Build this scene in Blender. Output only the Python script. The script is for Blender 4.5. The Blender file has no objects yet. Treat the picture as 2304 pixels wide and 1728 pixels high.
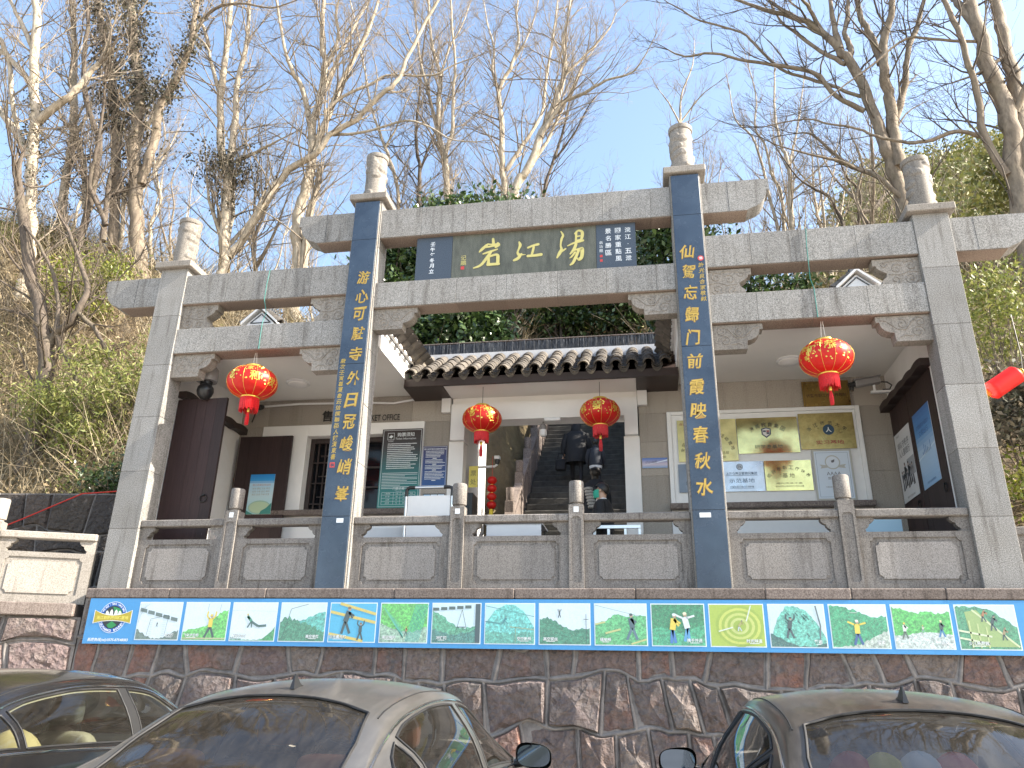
import bpy, bmesh, math, random
import numpy as np
from mathutils import Vector, Matrix, noise
from mathutils.geometry import delaunay_2d_cdt

SC = bpy.context.scene
COL = SC.collection
R = math.radians
rnd = random.Random(7)

# ------------------------------------------------------------------ camera
cam_d = bpy.data.cameras.new('camera')
cam = bpy.data.objects.new('camera', cam_d)
COL.objects.link(cam)
ax_x = Vector((0.98564, 0.16776, 0.01905))
ax_dn = Vector((-0.04300, 0.35849, -0.93254))
ax_f = Vector((-0.16327, 0.91833, 0.36056))
rot = Matrix((ax_x, -ax_dn, -ax_f)).transposed()
cam.matrix_world = Matrix.Translation((1.69, -10.0, 1.5)) @ rot.to_4x4()
cam_d.sensor_fit = 'HORIZONTAL'
cam_d.sensor_width = 36.0
cam_d.lens = 1743.0 / 2304.0 * 36.0
cam_d.clip_start = 0.05
cam_d.clip_end = 2000.0
SC.camera = cam

# ------------------------------------------------------------------ light
SUN_EL, SUN_AZ = R(36.0), R(4.0)      # azimuth: from +X towards the camera side (-Y)
sdir = Vector((math.cos(SUN_EL) * math.cos(SUN_AZ), -math.cos(SUN_EL) * math.sin(SUN_AZ), math.sin(SUN_EL)))
sun_d = bpy.data.lights.new('sun', 'SUN')
sun_d.energy = 5.0
sun_d.angle = R(0.53)
sun_d.color = (1.0, 0.92, 0.79)
sun = bpy.data.objects.new('sun', sun_d)
COL.objects.link(sun)
sun.rotation_euler = sdir.to_track_quat('Z', 'Y').to_euler()
sun.location = (30, -5, 30)

world = bpy.data.worlds.new('World')
SC.world = world
world.use_nodes = True
wn = world.node_tree
wn.nodes.clear()
sky = wn.nodes.new('ShaderNodeTexSky')
sky.sky_type = 'NISHITA'
sky.sun_disc = False
sky.sun_elevation = SUN_EL
sky.sun_rotation = R(90.0) + SUN_AZ
sky.altitude = 100.0
sky.air_density = 1.25
sky.dust_density = 2.0
sky.ozone_density = 0.5
bg = wn.nodes.new('ShaderNodeBackground')
bg.inputs['Strength'].default_value = 0.135
wo = wn.nodes.new('ShaderNodeOutputWorld')
wn.links.new(sky.outputs[0], bg.inputs[0])
wn.links.new(bg.outputs[0], wo.inputs[0])

SC.view_settings.view_transform = 'Standard'
SC.view_settings.look = 'None'
SC.view_settings.gamma = 1.0
SC.view_settings.exposure = 1.62
SC.render.engine = 'CYCLES'
SC.cycles.use_denoising = True
try:
    SC.cycles.denoiser = 'OPENIMAGEDENOISE'
except Exception:
    pass
SC.cycles.max_bounces = 8
SC.cycles.diffuse_bounces = 4
SC.cycles.glossy_bounces = 4
SC.cycles.transmission_bounces = 6
SC.cycles.transparent_max_bounces = 12
SC.cycles.caustics_reflective = False
SC.cycles.caustics_refractive = False

# ------------------------------------------------------------------ mesh helpers
class MB:
    def __init__(s):
        s.v = []; s.f = []; s.m = []; s.c = []; s.mi = 0; s.col = None
    def add(s, vs, fs):
        o = len(s.v)
        s.v.extend([tuple(p) for p in vs])
        for f in fs:
            s.f.append([o + i for i in f]); s.m.append(s.mi); s.c.append(s.col)
        return s
    def quad(s, a, b, c, d):
        return s.add([a, b, c, d], [(0, 1, 2, 3)])
    def box(s, x0, x1, y0, y1, z0, z1):
        v = [(x0,y0,z0),(x1,y0,z0),(x1,y1,z0),(x0,y1,z0),(x0,y0,z1),(x1,y0,z1),(x1,y1,z1),(x0,y1,z1)]
        return s.add(v, [(0,3,2,1),(4,5,6,7),(0,1,5,4),(1,2,6,5),(2,3,7,6),(3,0,4,7)])
    def cbox(s, x0, x1, y0, y1, z0, z1, c=0.008):
        v = []; idx = {}
        L = ((x0, x1), (y0, y1), (z0, z1))
        for sx in (0, 1):
            for sy in (0, 1):
                for sz in (0, 1):
                    b = [L[0][sx], L[1][sy], L[2][sz]]
                    i = [c if sx == 0 else -c, c if sy == 0 else -c, c if sz == 0 else -c]
                    for a in range(3):
                        p = [b[k] + (0 if k == a else i[k]) for k in range(3)]
                        idx[(sx, sy, sz, a)] = len(v); v.append(tuple(p))
        F = []
        def g(sx, sy, sz, a): return idx[(sx, sy, sz, a)]
        for a in range(3):
            for sd in (0, 1):
                q = []
                for (u, w) in ((0, 0), (1, 0), (1, 1), (0, 1)):
                    k = [0, 0, 0]; k[a] = sd; k[(a + 1) % 3] = u; k[(a + 2) % 3] = w
                    q.append(g(k[0], k[1], k[2], a))
                F.append(q if sd else q[::-1])
        for a in range(3):
            b, d = (a + 1) % 3, (a + 2) % 3
            for u in (0, 1):
                for w in (0, 1):
                    k0 = [0, 0, 0]; k0[b] = u; k0[d] = w
                    k1 = list(k0); k1[a] = 1
                    q = [g(*k0, b), g(*k1, b), g(*k1, d), g(*k0, d)]
                    F.append(q if u != w else q[::-1])
        for sx in (0, 1):
            for sy in (0, 1):
                for sz in (0, 1):
                    t = [g(sx, sy, sz, 0), g(sx, sy, sz, 1), g(sx, sy, sz, 2)]
                    F.append(t if (sx + sy + sz) % 2 else t[::-1])
        return s.add(v, F)
    def prism(s, poly, a, b, axis='y'):
        """extrude a 2D polygon; axis y: (x,z) polygon; axis x: (y,z); axis z: (x,y)"""
        def P(p, t):
            return (p[0], t, p[1]) if axis == 'y' else ((t, p[0], p[1]) if axis == 'x' else (p[0], p[1], t))
        n = len(poly)
        v = [P(p, a) for p in poly] + [P(p, b) for p in poly]
        F = [list(range(n)), list(range(2 * n - 1, n - 1, -1))]
        for i in range(n):
            j = (i + 1) % n
            F.append([i, i + n, j + n, j])
        return s.add(v, F)
    def tube(s, pts, rad, n=8, cap=True):
        pts = [Vector(p) for p in pts]
        m = len(pts)
        if not hasattr(rad, '__len__'): rad = [rad] * m
        base = len(s.v); V = []
        prev = None
        for i in range(m):
            d = (pts[min(i + 1, m - 1)] - pts[max(i - 1, 0)])
            d = d.normalized() if d.length > 1e-9 else Vector((0, 0, 1))
            if prev is None:
                u = d.orthogonal().normalized()
            else:
                u = prev - d * prev.dot(d)
                u = u.normalized() if u.length > 1e-6 else d.orthogonal().normalized()
            prev = u
            w = d.cross(u)
            for k in range(n):
                a = 2 * math.pi * k / n
                V.append(pts[i] + (u * math.cos(a) + w * math.sin(a)) * rad[i])
        F = []
        for i in range(m - 1):
            for k in range(n):
                k2 = (k + 1) % n
                F.append((i * n + k, i * n + k2, (i + 1) * n + k2, (i + 1) * n + k))
        if cap:
            F.append(list(range(n))[::-1]); F.append(list(range((m - 1) * n, m * n)))
        return s.add(V, F)
    def lathe(s, prof, n=24, c=(0, 0, 0), sq=(1, 1)):
        V = []
        for (r, z) in prof:
            for k in range(n):
                a = 2 * math.pi * k / n
                V.append((c[0] + r * math.cos(a) * sq[0], c[1] + r * math.sin(a) * sq[1], c[2] + z))
        F = []
        for i in range(len(prof) - 1):
            for k in range(n):
                k2 = (k + 1) % n
                F.append((i * n + k, i * n + k2, (i + 1) * n + k2, (i + 1) * n + k))
        if prof[0][0] > 1e-5: F.append(list(range(n))[::-1])
        if prof[-1][0] > 1e-5: F.append(list(range((len(prof) - 1) * n, len(prof) * n)))
        return s.add(V, F)
    def grid(s, fn, nu, nv, flip=False):
        V = [fn(i / nu, j / nv) for i in range(nu + 1) for j in range(nv + 1)]
        F = []
        for i in range(nu):
            for j in range(nv):
                a = i * (nv + 1) + j
                q = (a, a + nv + 1, a + nv + 2, a + 1)
                F.append(q[::-1] if flip else q)
        return s.add(V, F)
    def xf(s, M, start=0):
        s.v[start:] = [tuple(M @ Vector(p)) for p in s.v[start:]]
        return s
    def mesh(s, name, mats, smooth=None):
        me = bpy.data.meshes.new(name)
        me.from_pydata(s.v, [], s.f)
        if not isinstance(mats, (list, tuple)): mats = [mats]
        for m in mats: me.materials.append(MAT[m] if isinstance(m, str) else m)
        me.polygons.foreach_set('material_index', s.m)
        if any(c is not None for c in s.c):
            at = me.color_attributes.new('Col', 'FLOAT_COLOR', 'CORNER')
            dat = []
            for f, c in zip(s.f, s.c):
                c = c or (1, 1, 1)
                dat.extend((c[0], c[1], c[2], 1.0) * len(f))
            at.data.foreach_set('color', dat)
        if smooth is not None:
            me.polygons.foreach_set('use_smooth', [True] * len(me.polygons))
            if smooth < 179: me.set_sharp_from_angle(angle=R(smooth))
        me.update()
        return me
    def build(s, name, mats, parent=None, smooth=None, world=True, loc=None, rz=0.0):
        return link(s.mesh(name, mats, smooth), name, parent, world, loc, rz)

PINV = {}
def link(me, name, parent=None, world=True, loc=None, rz=0.0):
    o = bpy.data.objects.new(name, me)
    COL.objects.link(o)
    if parent is not None:
        o.parent = parent
        if world:
            o.matrix_parent_inverse = PINV.get(parent, Matrix.Identity(4))
        PINV[o] = Matrix.Identity(4) if world else PINV.get(parent, Matrix.Identity(4))
    else:
        PINV[o] = Matrix.Identity(4)
    if loc is not None: o.location = loc
    if rz: o.rotation_euler = (0, 0, rz)
    return o
def tag(o, label, cat, group=None, kind=None):
    if label: o['label'] = label
    if cat: o['category'] = cat
    if group: o['group'] = group
    if kind: o['kind'] = kind
    return o
def thing(name, label, cat, loc=(0, 0, 0), rz=0.0, group=None):
    o = bpy.data.objects.new(name, None)
    COL.objects.link(o)
    o.empty_display_size = 0.2
    o.location = loc
    o.rotation_euler = (0, 0, rz)
    PINV[o] = (Matrix.Translation(loc) @ Matrix.Rotation(rz, 4, 'Z')).inverted()
    return tag(o, label, cat, group)
def structure(o):
    o['kind'] = 'structure'
    return o
def copy_tree(o, parent=None):
    c = o.copy()
    COL.objects.link(c)
    if parent is not None: c.parent = parent
    for ch in list(o.children): copy_tree(ch, c)
    return c

# ------------------------------------------------------------------ materials
MAT = {}
class NM:
    def __init__(s, name):
        s.mat = bpy.data.materials.new(name); MAT[name] = s.mat
        s.mat.use_nodes = True
        s.t = s.mat.node_tree; s.t.nodes.clear()
        s.out = s.t.nodes.new('ShaderNodeOutputMaterial')
        s.b = s.t.nodes.new('ShaderNodeBsdfPrincipled')
        s.t.links.new(s.b.outputs[0], s.out.inputs[0])
    def n(s, typ, **kw):
        nd = s.t.nodes.new(typ)
        for k, v in kw.items():
            if k.startswith('_'): setattr(nd, k[1:], v)
            else:
                key = k.replace('__', ' ')
                s.set(nd, key, v)
        return nd
    def set(s, nd, key, v):
        inp = nd.inputs[int(key[1:])] if key[0] == 'i' and key[1:].isdigit() else nd.inputs[key]
        if isinstance(v, bpy.types.NodeSocket): s.t.links.new(v, inp)
        elif isinstance(v, bpy.types.Node): s.t.links.new(v.outputs[0], inp)
        else:
            if isinstance(v, (tuple, list)) and len(v) == 3 and inp.type == 'RGBA': v = (*v, 1)
            inp.default_value = v
    def base(s, **kw):
        for k, v in kw.items(): s.set(s.b, k.replace('__', ' '), v)
        return s
    def pos(s, scale=(1, 1, 1), rnd=False):
        g = s.n('ShaderNodeNewGeometry')
        src = g.outputs['Position']
        if rnd:
            oi = s.n('ShaderNodeObjectInfo')
            ml = s.n('ShaderNodeMath', _operation='MULTIPLY', i0=oi.outputs['Random'], i1=37.0)
            ad = s.n('ShaderNodeVectorMath', _operation='ADD', i0=src, i1=ml)
            src = ad.outputs[0]
        m = s.n('ShaderNodeMapping', Vector=src, Scale=scale)
        return m.outputs[0]
    def noise(s, vec, scale, detail=3.0, rough=0.55, dist=0.0):
        nd = s.n('ShaderNodeTexNoise', Vector=vec, Scale=scale, Detail=detail, Roughness=rough, Distortion=dist)
        return nd.outputs[0]
    def ramp(s, fac, stops, interp='LINEAR'):
        nd = s.n('ShaderNodeValToRGB', Fac=fac)
        cr = nd.color_ramp; cr.interpolation = interp
        while len(cr.elements) < len(stops): cr.elements.new(0.5)
        for e, (p, c) in zip(cr.elements, stops):
            e.position = p
            e.color = (c, c, c, 1) if not hasattr(c, '__len__') else (*c, 1)
        return nd.outputs[0]
    def mix(s, fac, a, b, mode='MIX'):
        nd = s.n('ShaderNodeMix', _data_type='RGBA', _blend_type=mode)
        for i, v in ((0, fac), (6, a), (7, b)):
            s.set(nd, 'i%d' % i, v)
        return nd.outputs[2]
    def bump(s, h, strength=0.3, dist=0.01):
        nd = s.n('ShaderNodeBump', Height=h, Strength=strength, Distance=dist)
        s.set(s.b, 'Normal', nd)
        return s

def plain(name, col, rough=0.6, metal=0.0, spec=0.5, var=0.08, vs=9.0, **kw):
    m = NM(name)
    n = m.noise(m.pos(), vs, 4)
    c = m.ramp(n, [(0.25, tuple(x * (1 - var) for x in col)), (0.75, tuple(min(1, x * (1 + var)) for x in col))])
    m.base(Base__Color=c, Roughness=rough, Metallic=metal)
    m.set(m.b, 'Specular IOR Level', spec)
    for k, v in kw.items(): m.set(m.b, k.replace('__', ' '), v)
    return m

def granite(name, lo, mid, hi, speck=85.0, stain=0.5, rough=0.75, bump=0.25, streak=True, tint=(0.62, 0.57, 0.5)):
    m = NM(name)
    p = m.pos()
    c = m.ramp(m.noise(p, speck, 2.0, 0.75), [(0.30, lo), (0.47, mid), (0.66, hi)])
    big = m.ramp(m.noise(p, 1.7, 5.0, 0.62), [(0.35, 0.0), (0.75, 1.0)])
    c = m.mix(m.n('ShaderNodeMath', _operation='MULTIPLY', i0=big, i1=0.55 * stain).outputs[0], c, tint, 'MULTIPLY')
    if streak:
        st = m.noise(m.pos((5.5, 5.5, 0.45)), 1.6, 5.0, 0.7)
        st = m.ramp(st, [(0.52, 0.0), (0.72, 1.0)])
        c = m.mix(m.n('ShaderNodeMath', _operation='MULTIPLY', i0=st, i1=stain).outputs[0], c, (0.40, 0.37, 0.34), 'MULTIPLY')
    oi = m.n('ShaderNodeObjectInfo')
    rv = m.ramp(oi.outputs['Random'], [(0, 0.80), (1, 1.08)])
    c = m.mix(1.0, c, rv, 'MULTIPLY')
    m.base(Base__Color=c, Roughness=rough)
    m.bump(m.noise(p, speck * 0.7, 3.0), bump, 0.004)
    return m

granite('granite', (0.085, 0.083, 0.081), (0.25, 0.245, 0.237), (0.44, 0.43, 0.415), stain=0.85)
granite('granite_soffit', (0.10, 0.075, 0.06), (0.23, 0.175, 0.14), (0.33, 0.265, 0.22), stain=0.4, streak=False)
granite('carved_stone', (0.15, 0.135, 0.118), (0.265, 0.24, 0.212), (0.36, 0.33, 0.295), speck=60, stain=0.7)
granite('wall_granite', (0.17, 0.15, 0.13), (0.36, 0.325, 0.285), (0.50, 0.455, 0.405), stain=0.25)
granite('rail_stone', (0.105, 0.095, 0.088), (0.225, 0.207, 0.193), (0.32, 0.297, 0.278), speck=70, stain=1.0)
granite('coping_stone', (0.09, 0.07, 0.062), (0.18, 0.145, 0.13), (0.28, 0.235, 0.21), speck=60, stain=0.9)
granite('rail_panel', (0.14, 0.128, 0.118), (0.275, 0.255, 0.24), (0.38, 0.355, 0.335), speck=75, stain=0.55)
granite('rail_pale', (0.19, 0.17, 0.148), (0.34, 0.31, 0.275), (0.44, 0.405, 0.365), speck=70, stain=0.55)  # lighter copy of rail_stone: cleaner stone, with strong sunlight put into the colour
plain('plaster', (0.80, 0.79, 0.78), 0.85, var=0.05, vs=2.5)
plain('cream_ceiling', (0.80, 0.785, 0.755), 0.9, var=0.04, vs=1.5)
plain('white_paint', (0.80, 0.80, 0.80), 0.5, var=0.03)
plain('dark_wood', (0.035, 0.022, 0.02), 0.5, var=0.3, vs=3)
plain('black_plastic', (0.02, 0.02, 0.022), 0.35, var=0.1)
plain('grey_plastic', (0.25, 0.24, 0.24), 0.4, var=0.05)
plain('white_plastic', (0.75, 0.75, 0.76), 0.35, var=0.03)
plain('dark_metal', (0.03, 0.03, 0.03), 0.4, metal=0.6)
plain('steel', (0.72, 0.73, 0.75), 0.3, metal=1.0, var=0.04)
plain('gold_paint', (0.62, 0.40, 0.09), 0.35, metal=0.55, var=0.12, vs=30)
plain('gold_edge', (0.42, 0.24, 0.06), 0.45, metal=0.4, var=0.12, vs=30)
plain('pale_gold_paint', (0.62, 0.55, 0.20), 0.55, var=0.08, vs=20)
plain('white_letter', (0.78, 0.82, 0.86), 0.6)
plain('black_letter', (0.015, 0.014, 0.014), 0.5)
plain('seal_red', (0.55, 0.06, 0.06), 0.6)
plain('string_green', (0.05, 0.22, 0.20), 0.7)
plain('string_white', (0.75, 0.74, 0.70), 0.7)
plain('rope_red', (0.55, 0.03, 0.02), 0.6)
plain('mirror_glass', (0.10, 0.13, 0.18), 0.03, metal=1.0, var=0.01)

m = NM('blue_slab')     # polished dark blue stone panel
p = m.pos()
c = m.ramp(m.noise(p, 1.6, 5, 0.6), [(0.3, (0.026, 0.042, 0.072)), (0.7, (0.058, 0.086, 0.13))])
c = m.mix(m.ramp(m.noise(p, 90, 2), [(0.5, 0.0), (0.8, 0.35)]), c, (0.10, 0.14, 0.2))
m.base(Base__Color=c, Roughness=m.ramp(m.noise(p, 5, 4), [(0.3, 0.16), (0.7, 0.34)]))
m = NM('plaque_blue')
p = m.pos()
c = m.ramp(m.noise(p, 120, 2), [(0.35, (0.03, 0.045, 0.07)), (0.7, (0.10, 0.125, 0.16))])
m.base(Base__Color=c, Roughness=0.5)
m = NM('plaque_olive')
p = m.pos()
c = m.ramp(m.noise(p, 130, 2), [(0.35, (0.07, 0.075, 0.06)), (0.7, (0.20, 0.205, 0.165))])
c = m.mix(m.ramp(m.noise(m.pos((5, 5, 1.2)), 2.2, 5, 0.65), [(0.4, 0.0), (0.75, 0.75)]), c, (0.25, 0.27, 0.25), 'MULTIPLY')
m.base(Base__Color=c, Roughness=0.55)

m = NM('print')         # flat printing: colour comes from the artwork's own face colours
at = m.n('ShaderNodeAttribute', _attribute_name='Col')
m.base(Base__Color=at.outputs['Color'], Roughness=0.42)
m = NM('print_mottled') # photographs: artwork colour broken up like foliage
at = m.n('ShaderNodeAttribute', _attribute_name='Col')
p = m.pos()
v = m.ramp(m.noise(p, 34, 7, 0.8), [(0.30, 0.18), (0.48, 0.85), (0.62, 1.5), (0.75, 2.4)])
c = m.mix(1.0, at.outputs['Color'], v, 'MULTIPLY')
c = m.mix(m.ramp(m.noise(p, 70, 4, 0.8), [(0.58, 0.0), (0.72, 0.55)]), c, (0.55, 0.72, 0.42))
m.base(Base__Color=c, Roughness=0.42)

for nm, src in (('faded_print', 0), ('faded_mottled', 1)):
    m = NM(nm)
    at = m.n('ShaderNodeAttribute', _attribute_name='Col')
    p = m.pos(); c = at.outputs['Color']
    if src:
        c = m.mix(1.0, c, m.ramp(m.noise(p, 34, 8, 0.82), [(0.30, 0.12), (0.46, 0.7), (0.6, 1.5), (0.75, 2.6)]), 'MULTIPLY')
        c = m.mix(m.ramp(m.noise(p, 80, 4, 0.8), [(0.55, 0.0), (0.72, 0.6)]), c, (0.50, 0.70, 0.45))
    else: c = m.mix(m.ramp(m.noise(p, 60, 5, 0.75), [(0.45, 0.0), (0.75, 0.35)]), c, (0.35, 0.5, 0.5), 'MULTIPLY')
    c = m.mix(0.13, c, (0.50, 0.72, 0.74))
    m.base(Base__Color=c, Roughness=m.ramp(m.noise(p, 3, 4), [(0.3, 0.28), (0.7, 0.5)]))
    m.bump(m.noise(m.pos((1, 1, .4)), 4.0, 3), 0.12, 0.02)
# ------------------------------------------------------------------ lettering
_tx = {}
def text_geo(body, bold=0.0, shear=0.0):
    key = (body, bold, shear)
    if key in _tx: return _tx[key]
    cu = bpy.data.curves.new('glyph', 'FONT')
    cu.body = body; cu.align_x = 'CENTER'; cu.align_y = 'BOTTOM_BASELINE'
    cu.offset = bold; cu.shear = shear; cu.resolution_u = 3
    ob = bpy.data.objects.new('glyph', cu)
    me = ob.to_mesh()
    V = [(v.co.x, v.co.y) for v in me.vertices]
    F = [tuple(p.vertices) for p in me.polygons]
    ob.to_mesh_clear(); bpy.data.objects.remove(ob); bpy.data.curves.remove(cu)
    if V:
        xs = [a for a, b in V]; ys = [b for a, b in V]
        cx = (min(xs) + max(xs)) / 2; cy = (min(ys) + max(ys)) / 2
        V = [(a - cx, b - cy) for a, b in V]
        ext = (max(xs) - min(xs), max(ys) - min(ys))
    else: ext = (0, 0)
    _tx[key] = (V, F, ext)
    return _tx[key]

class Frame:
    """a flat sheet in the world: origin, u (right), v (up), n (out)"""
    def __init__(s, o, u=(1, 0, 0), v=(0, 0, 1)):
        s.o = Vector(o); s.u = Vector(u).normalized(); s.v = Vector(v).normalized(); s.n = s.u.cross(s.v)
    def p(s, a, b, d=0.0): return s.o + s.u * a + s.v * b + s.n * d

def put_text(mb, fr, body, cx, cy, h, d=0.0, w=None, bold=0.0, shear=0.0, rotd=0.0, jit=0.0):
    """lettering centred at (cx,cy), height h (of the glyph box), optional full width w"""
    V, F, ext = text_geo(body, bold, shear)
    if not V: return
    sy = h / ext[1] if ext[1] > 0 else h
    sx = w / ext[0] if w else sy
    ca, sa = math.cos(R(rotd)), math.sin(R(rotd))
    out = []
    for a, b in V:
        a *= sx; b *= sy
        if jit:
            a += jit * h * (noise.noise(Vector((a / h * 2.3 + cx * 9, b / h * 2.3 + cy * 7, 1.3))))
            b += jit * h * (noise.noise(Vector((a / h * 2.3 - cx * 5, b / h * 2.3 + cy * 3, 7.7))))
        out.append(fr.p(cx + a * ca - b * sa, cy + a * sa + b * ca, d))
    mb.add(out, F)

def stroke(mb, fr, pts, d=0.0, n=5):
    """brush stroke: (x, y, half width) control points, rounded ends"""
    P = []
    m = len(pts)
    for i in range(m - 1):
        p0 = pts[max(i - 1, 0)]; p1 = pts[i]; p2 = pts[i + 1]; p3 = pts[min(i + 2, m - 1)]
        for k in range(n):
            t = k / n
            q = [0.5 * ((2 * p1[j]) + (-p0[j] + p2[j]) * t + (2 * p0[j] - 5 * p1[j] + 4 * p2[j] - p3[j]) * t * t + (-p0[j] + 3 * p1[j] - 3 * p2[j] + p3[j]) * t ** 3) for j in range(3)]
            P.append(q)
    P.append(list(pts[-1]))
    L = []; Rr = []
    for i, q in enumerate(P):
        a = P[max(i - 1, 0)]; b = P[min(i + 1, len(P) - 1)]
        dx, dy = b[0] - a[0], b[1] - a[1]
        l = math.hypot(dx, dy) or 1
        nx, ny = -dy / l, dx / l
        w = max(q[2], 0.001)
        L.append((q[0] + nx * w, q[1] + ny * w)); Rr.append((q[0] - nx * w, q[1] - ny * w))
    def capp(q, a, w, sgn):
        return [(q[0] + w * math.cos(a + sgn * t), q[1] + w * math.sin(a + sgn * t)) for t in (-0.9, 0.0, 0.9)]
    a_end = math.atan2(P[-1][1] - P[-2][1], P[-1][0] - P[-2][0])
    a_st = math.atan2(P[0][1] - P[1][1], P[0][0] - P[1][0])
    V = [fr.p(x, y, d) for x, y in L] + [fr.p(x, y, d) for x, y in Rr]
    k = len(L)
    F = [(i, k + i, k + i + 1, i + 1) for i in range(k - 1)]
    ce = [fr.p(x, y, d) for x, y in capp(P[-1], a_end, P[-1][2], 1)]
    cs = [fr.p(x, y, d) for x, y in capp(P[0], a_st, P[0][2], 1)]
    o = len(V); V += ce + cs
    F.append((k - 1, 2 * k - 1, o, o + 1, o + 2)); F.append((k, 0, o + 3, o + 4, o + 5))
    mb.add(V, F)

def rect(mb, fr, x0, x1, y0, y1, d=0.0):
    mb.add([fr.p(x0, y0, d), fr.p(x1, y0, d), fr.p(x1, y1, d), fr.p(x0, y1, d)], [(0, 1, 2, 3)])
def poly2(mb, fr, pts, d=0.0):
    mb.add([fr.p(x, y, d) for x, y in pts], [tuple(range(len(pts)))])
def disc2(mb, fr, cx, cy, rx, ry=None, d=0.0, n=24):
    ry = ry or rx
    poly2(mb, fr, [(cx + rx * math.cos(2 * math.pi * k / n), cy + ry * math.sin(2 * math.pi * k / n)) for k in range(n)], d)
def line2(mb, fr, pts, w, d=0.0):
    for (x0, y0), (x1, y1) in zip(pts[:-1], pts[1:]):
        dx, dy = x1 - x0, y1 - y0
        l = math.hypot(dx, dy) or 1
        nx, ny = -dy / l * w / 2, dx / l * w / 2
        poly2(mb, fr, [(x0 - nx, y0 - ny), (x1 - nx, y1 - ny), (x1 + nx, y1 + ny), (x0 + nx, y0 + ny)], d)
def frame2(mb, fr, x0, x1, y0, y1, w, d=0.0):
    rect(mb, fr, x0, x1, y0, y0 + w, d); rect(mb, fr, x0, x1, y1 - w, y1, d)
    rect(mb, fr, x0, x0 + w, y0 + w, y1 - w, d); rect(mb, fr, x1 - w, x1, y0 + w, y1 - w, d)
def board(mb, fr, x0, x1, y0, y1, t):
    """a thin slab whose front is at n=0"""
    c = [fr.p(x, y, d) for d in (-t, 0) for (x, y) in ((x0, y0), (x1, y0), (x1, y1), (x0, y1))]
    mb.add(c, [(3, 2, 1, 0), (4, 5, 6, 7), (0, 1, 5, 4), (1, 2, 6, 5), (2, 3, 7, 6), (3, 0, 4, 7)])
# ================================================================== stone gateway
Z0 = 2.62                      # top of the terrace edge
gate = thing('stone_gateway', 'grey granite memorial gateway with four columns, stacked beams and blue couplet panels', 'gateway', (0, 0.18, Z0))

def cloud_drum(r, z0, z1, cx, cy):
    rng = random.Random(int(cx * 10) + 5)
    cs = [(rng.uniform(0, 6.28), z0 + (z1 - z0) * (0.08 + 0.84 * k / 21), rng.uniform(0.06, 0.085)) for k in range(22)]
    nu, nv = 72, 48
    mb = MB()
    def P(u, v):
        a = 2 * math.pi * u; z = z0 + (z1 - z0) * v
        h = 0.0
        for (ca, cz, cr) in cs:
            da = (a - ca + math.pi) % (2 * math.pi) - math.pi
            dx = da * r; dz = (z - cz) * (1.0 if z > cz else 1.7)
            d = math.hypot(dx * 0.75, dz)
            if d < cr:
                t = d / cr
                hh = 0.017 * (1 - t ** 8) + (0.007 if math.sin(t * 9 + math.atan2(dz, dx)) > 0.1 else 0.0) * (1 - t * 0.4)
                h = max(h, hh)
        rr = r + h
        return (cx + rr * math.cos(a), cy + rr * math.sin(a), z)
    mb.grid(P, nu, nv)
    mb.lathe([(r + 0.012, z1 - 0.02), (r + 0.02, z1 + 0.0), (r + 0.02, z1 + 0.05), (r - 0.01, z1 + 0.065), (0.0, z1 + 0.065)], 40, (cx, cy, 0))
    return mb

def column(x0, x1, ztop, blue):
    y0, y1 = 0.0, 0.36
    core = MB().box(x0 + 0.012, x1 - 0.012, y0 + 0.012, y1 - 0.012, Z0, ztop)
    col = core.build('column', 'granite', gate)
    n = 6 if not blue else 7
    hs = (ztop - Z0) / n
    for k in range(n):
        za, zb = Z0 + k * hs + 0.0015, Z0 + (k + 1) * hs - 0.0015
        MB().cbox(x0, x1, y0, y1, za, zb, 0.004).build('slab', 'granite', col)
    cap = MB().cbox(x0 - 0.085, x1 + 0.085, y0 - 0.085, y1 + 0.085, ztop + 0.001, ztop + 0.115, 0.012)
    cap.build('capital', 'carved_stone', gate)
    dz = 0.82 if not blue else 0.80
    d = cloud_drum(0.165, ztop + 0.116, ztop + 0.116 + dz, (x0 + x1) / 2, 0.18).build('cloud_finial', 'carved_stone', gate, smooth=50)
    return col

column(-5.93, -5.465, 7.69, False)
column(5.52, 5.985, 7.70, False)
column(-2.70, -2.25, 8.68, True)
column(2.25, 2.70, 8.68, True)

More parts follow.
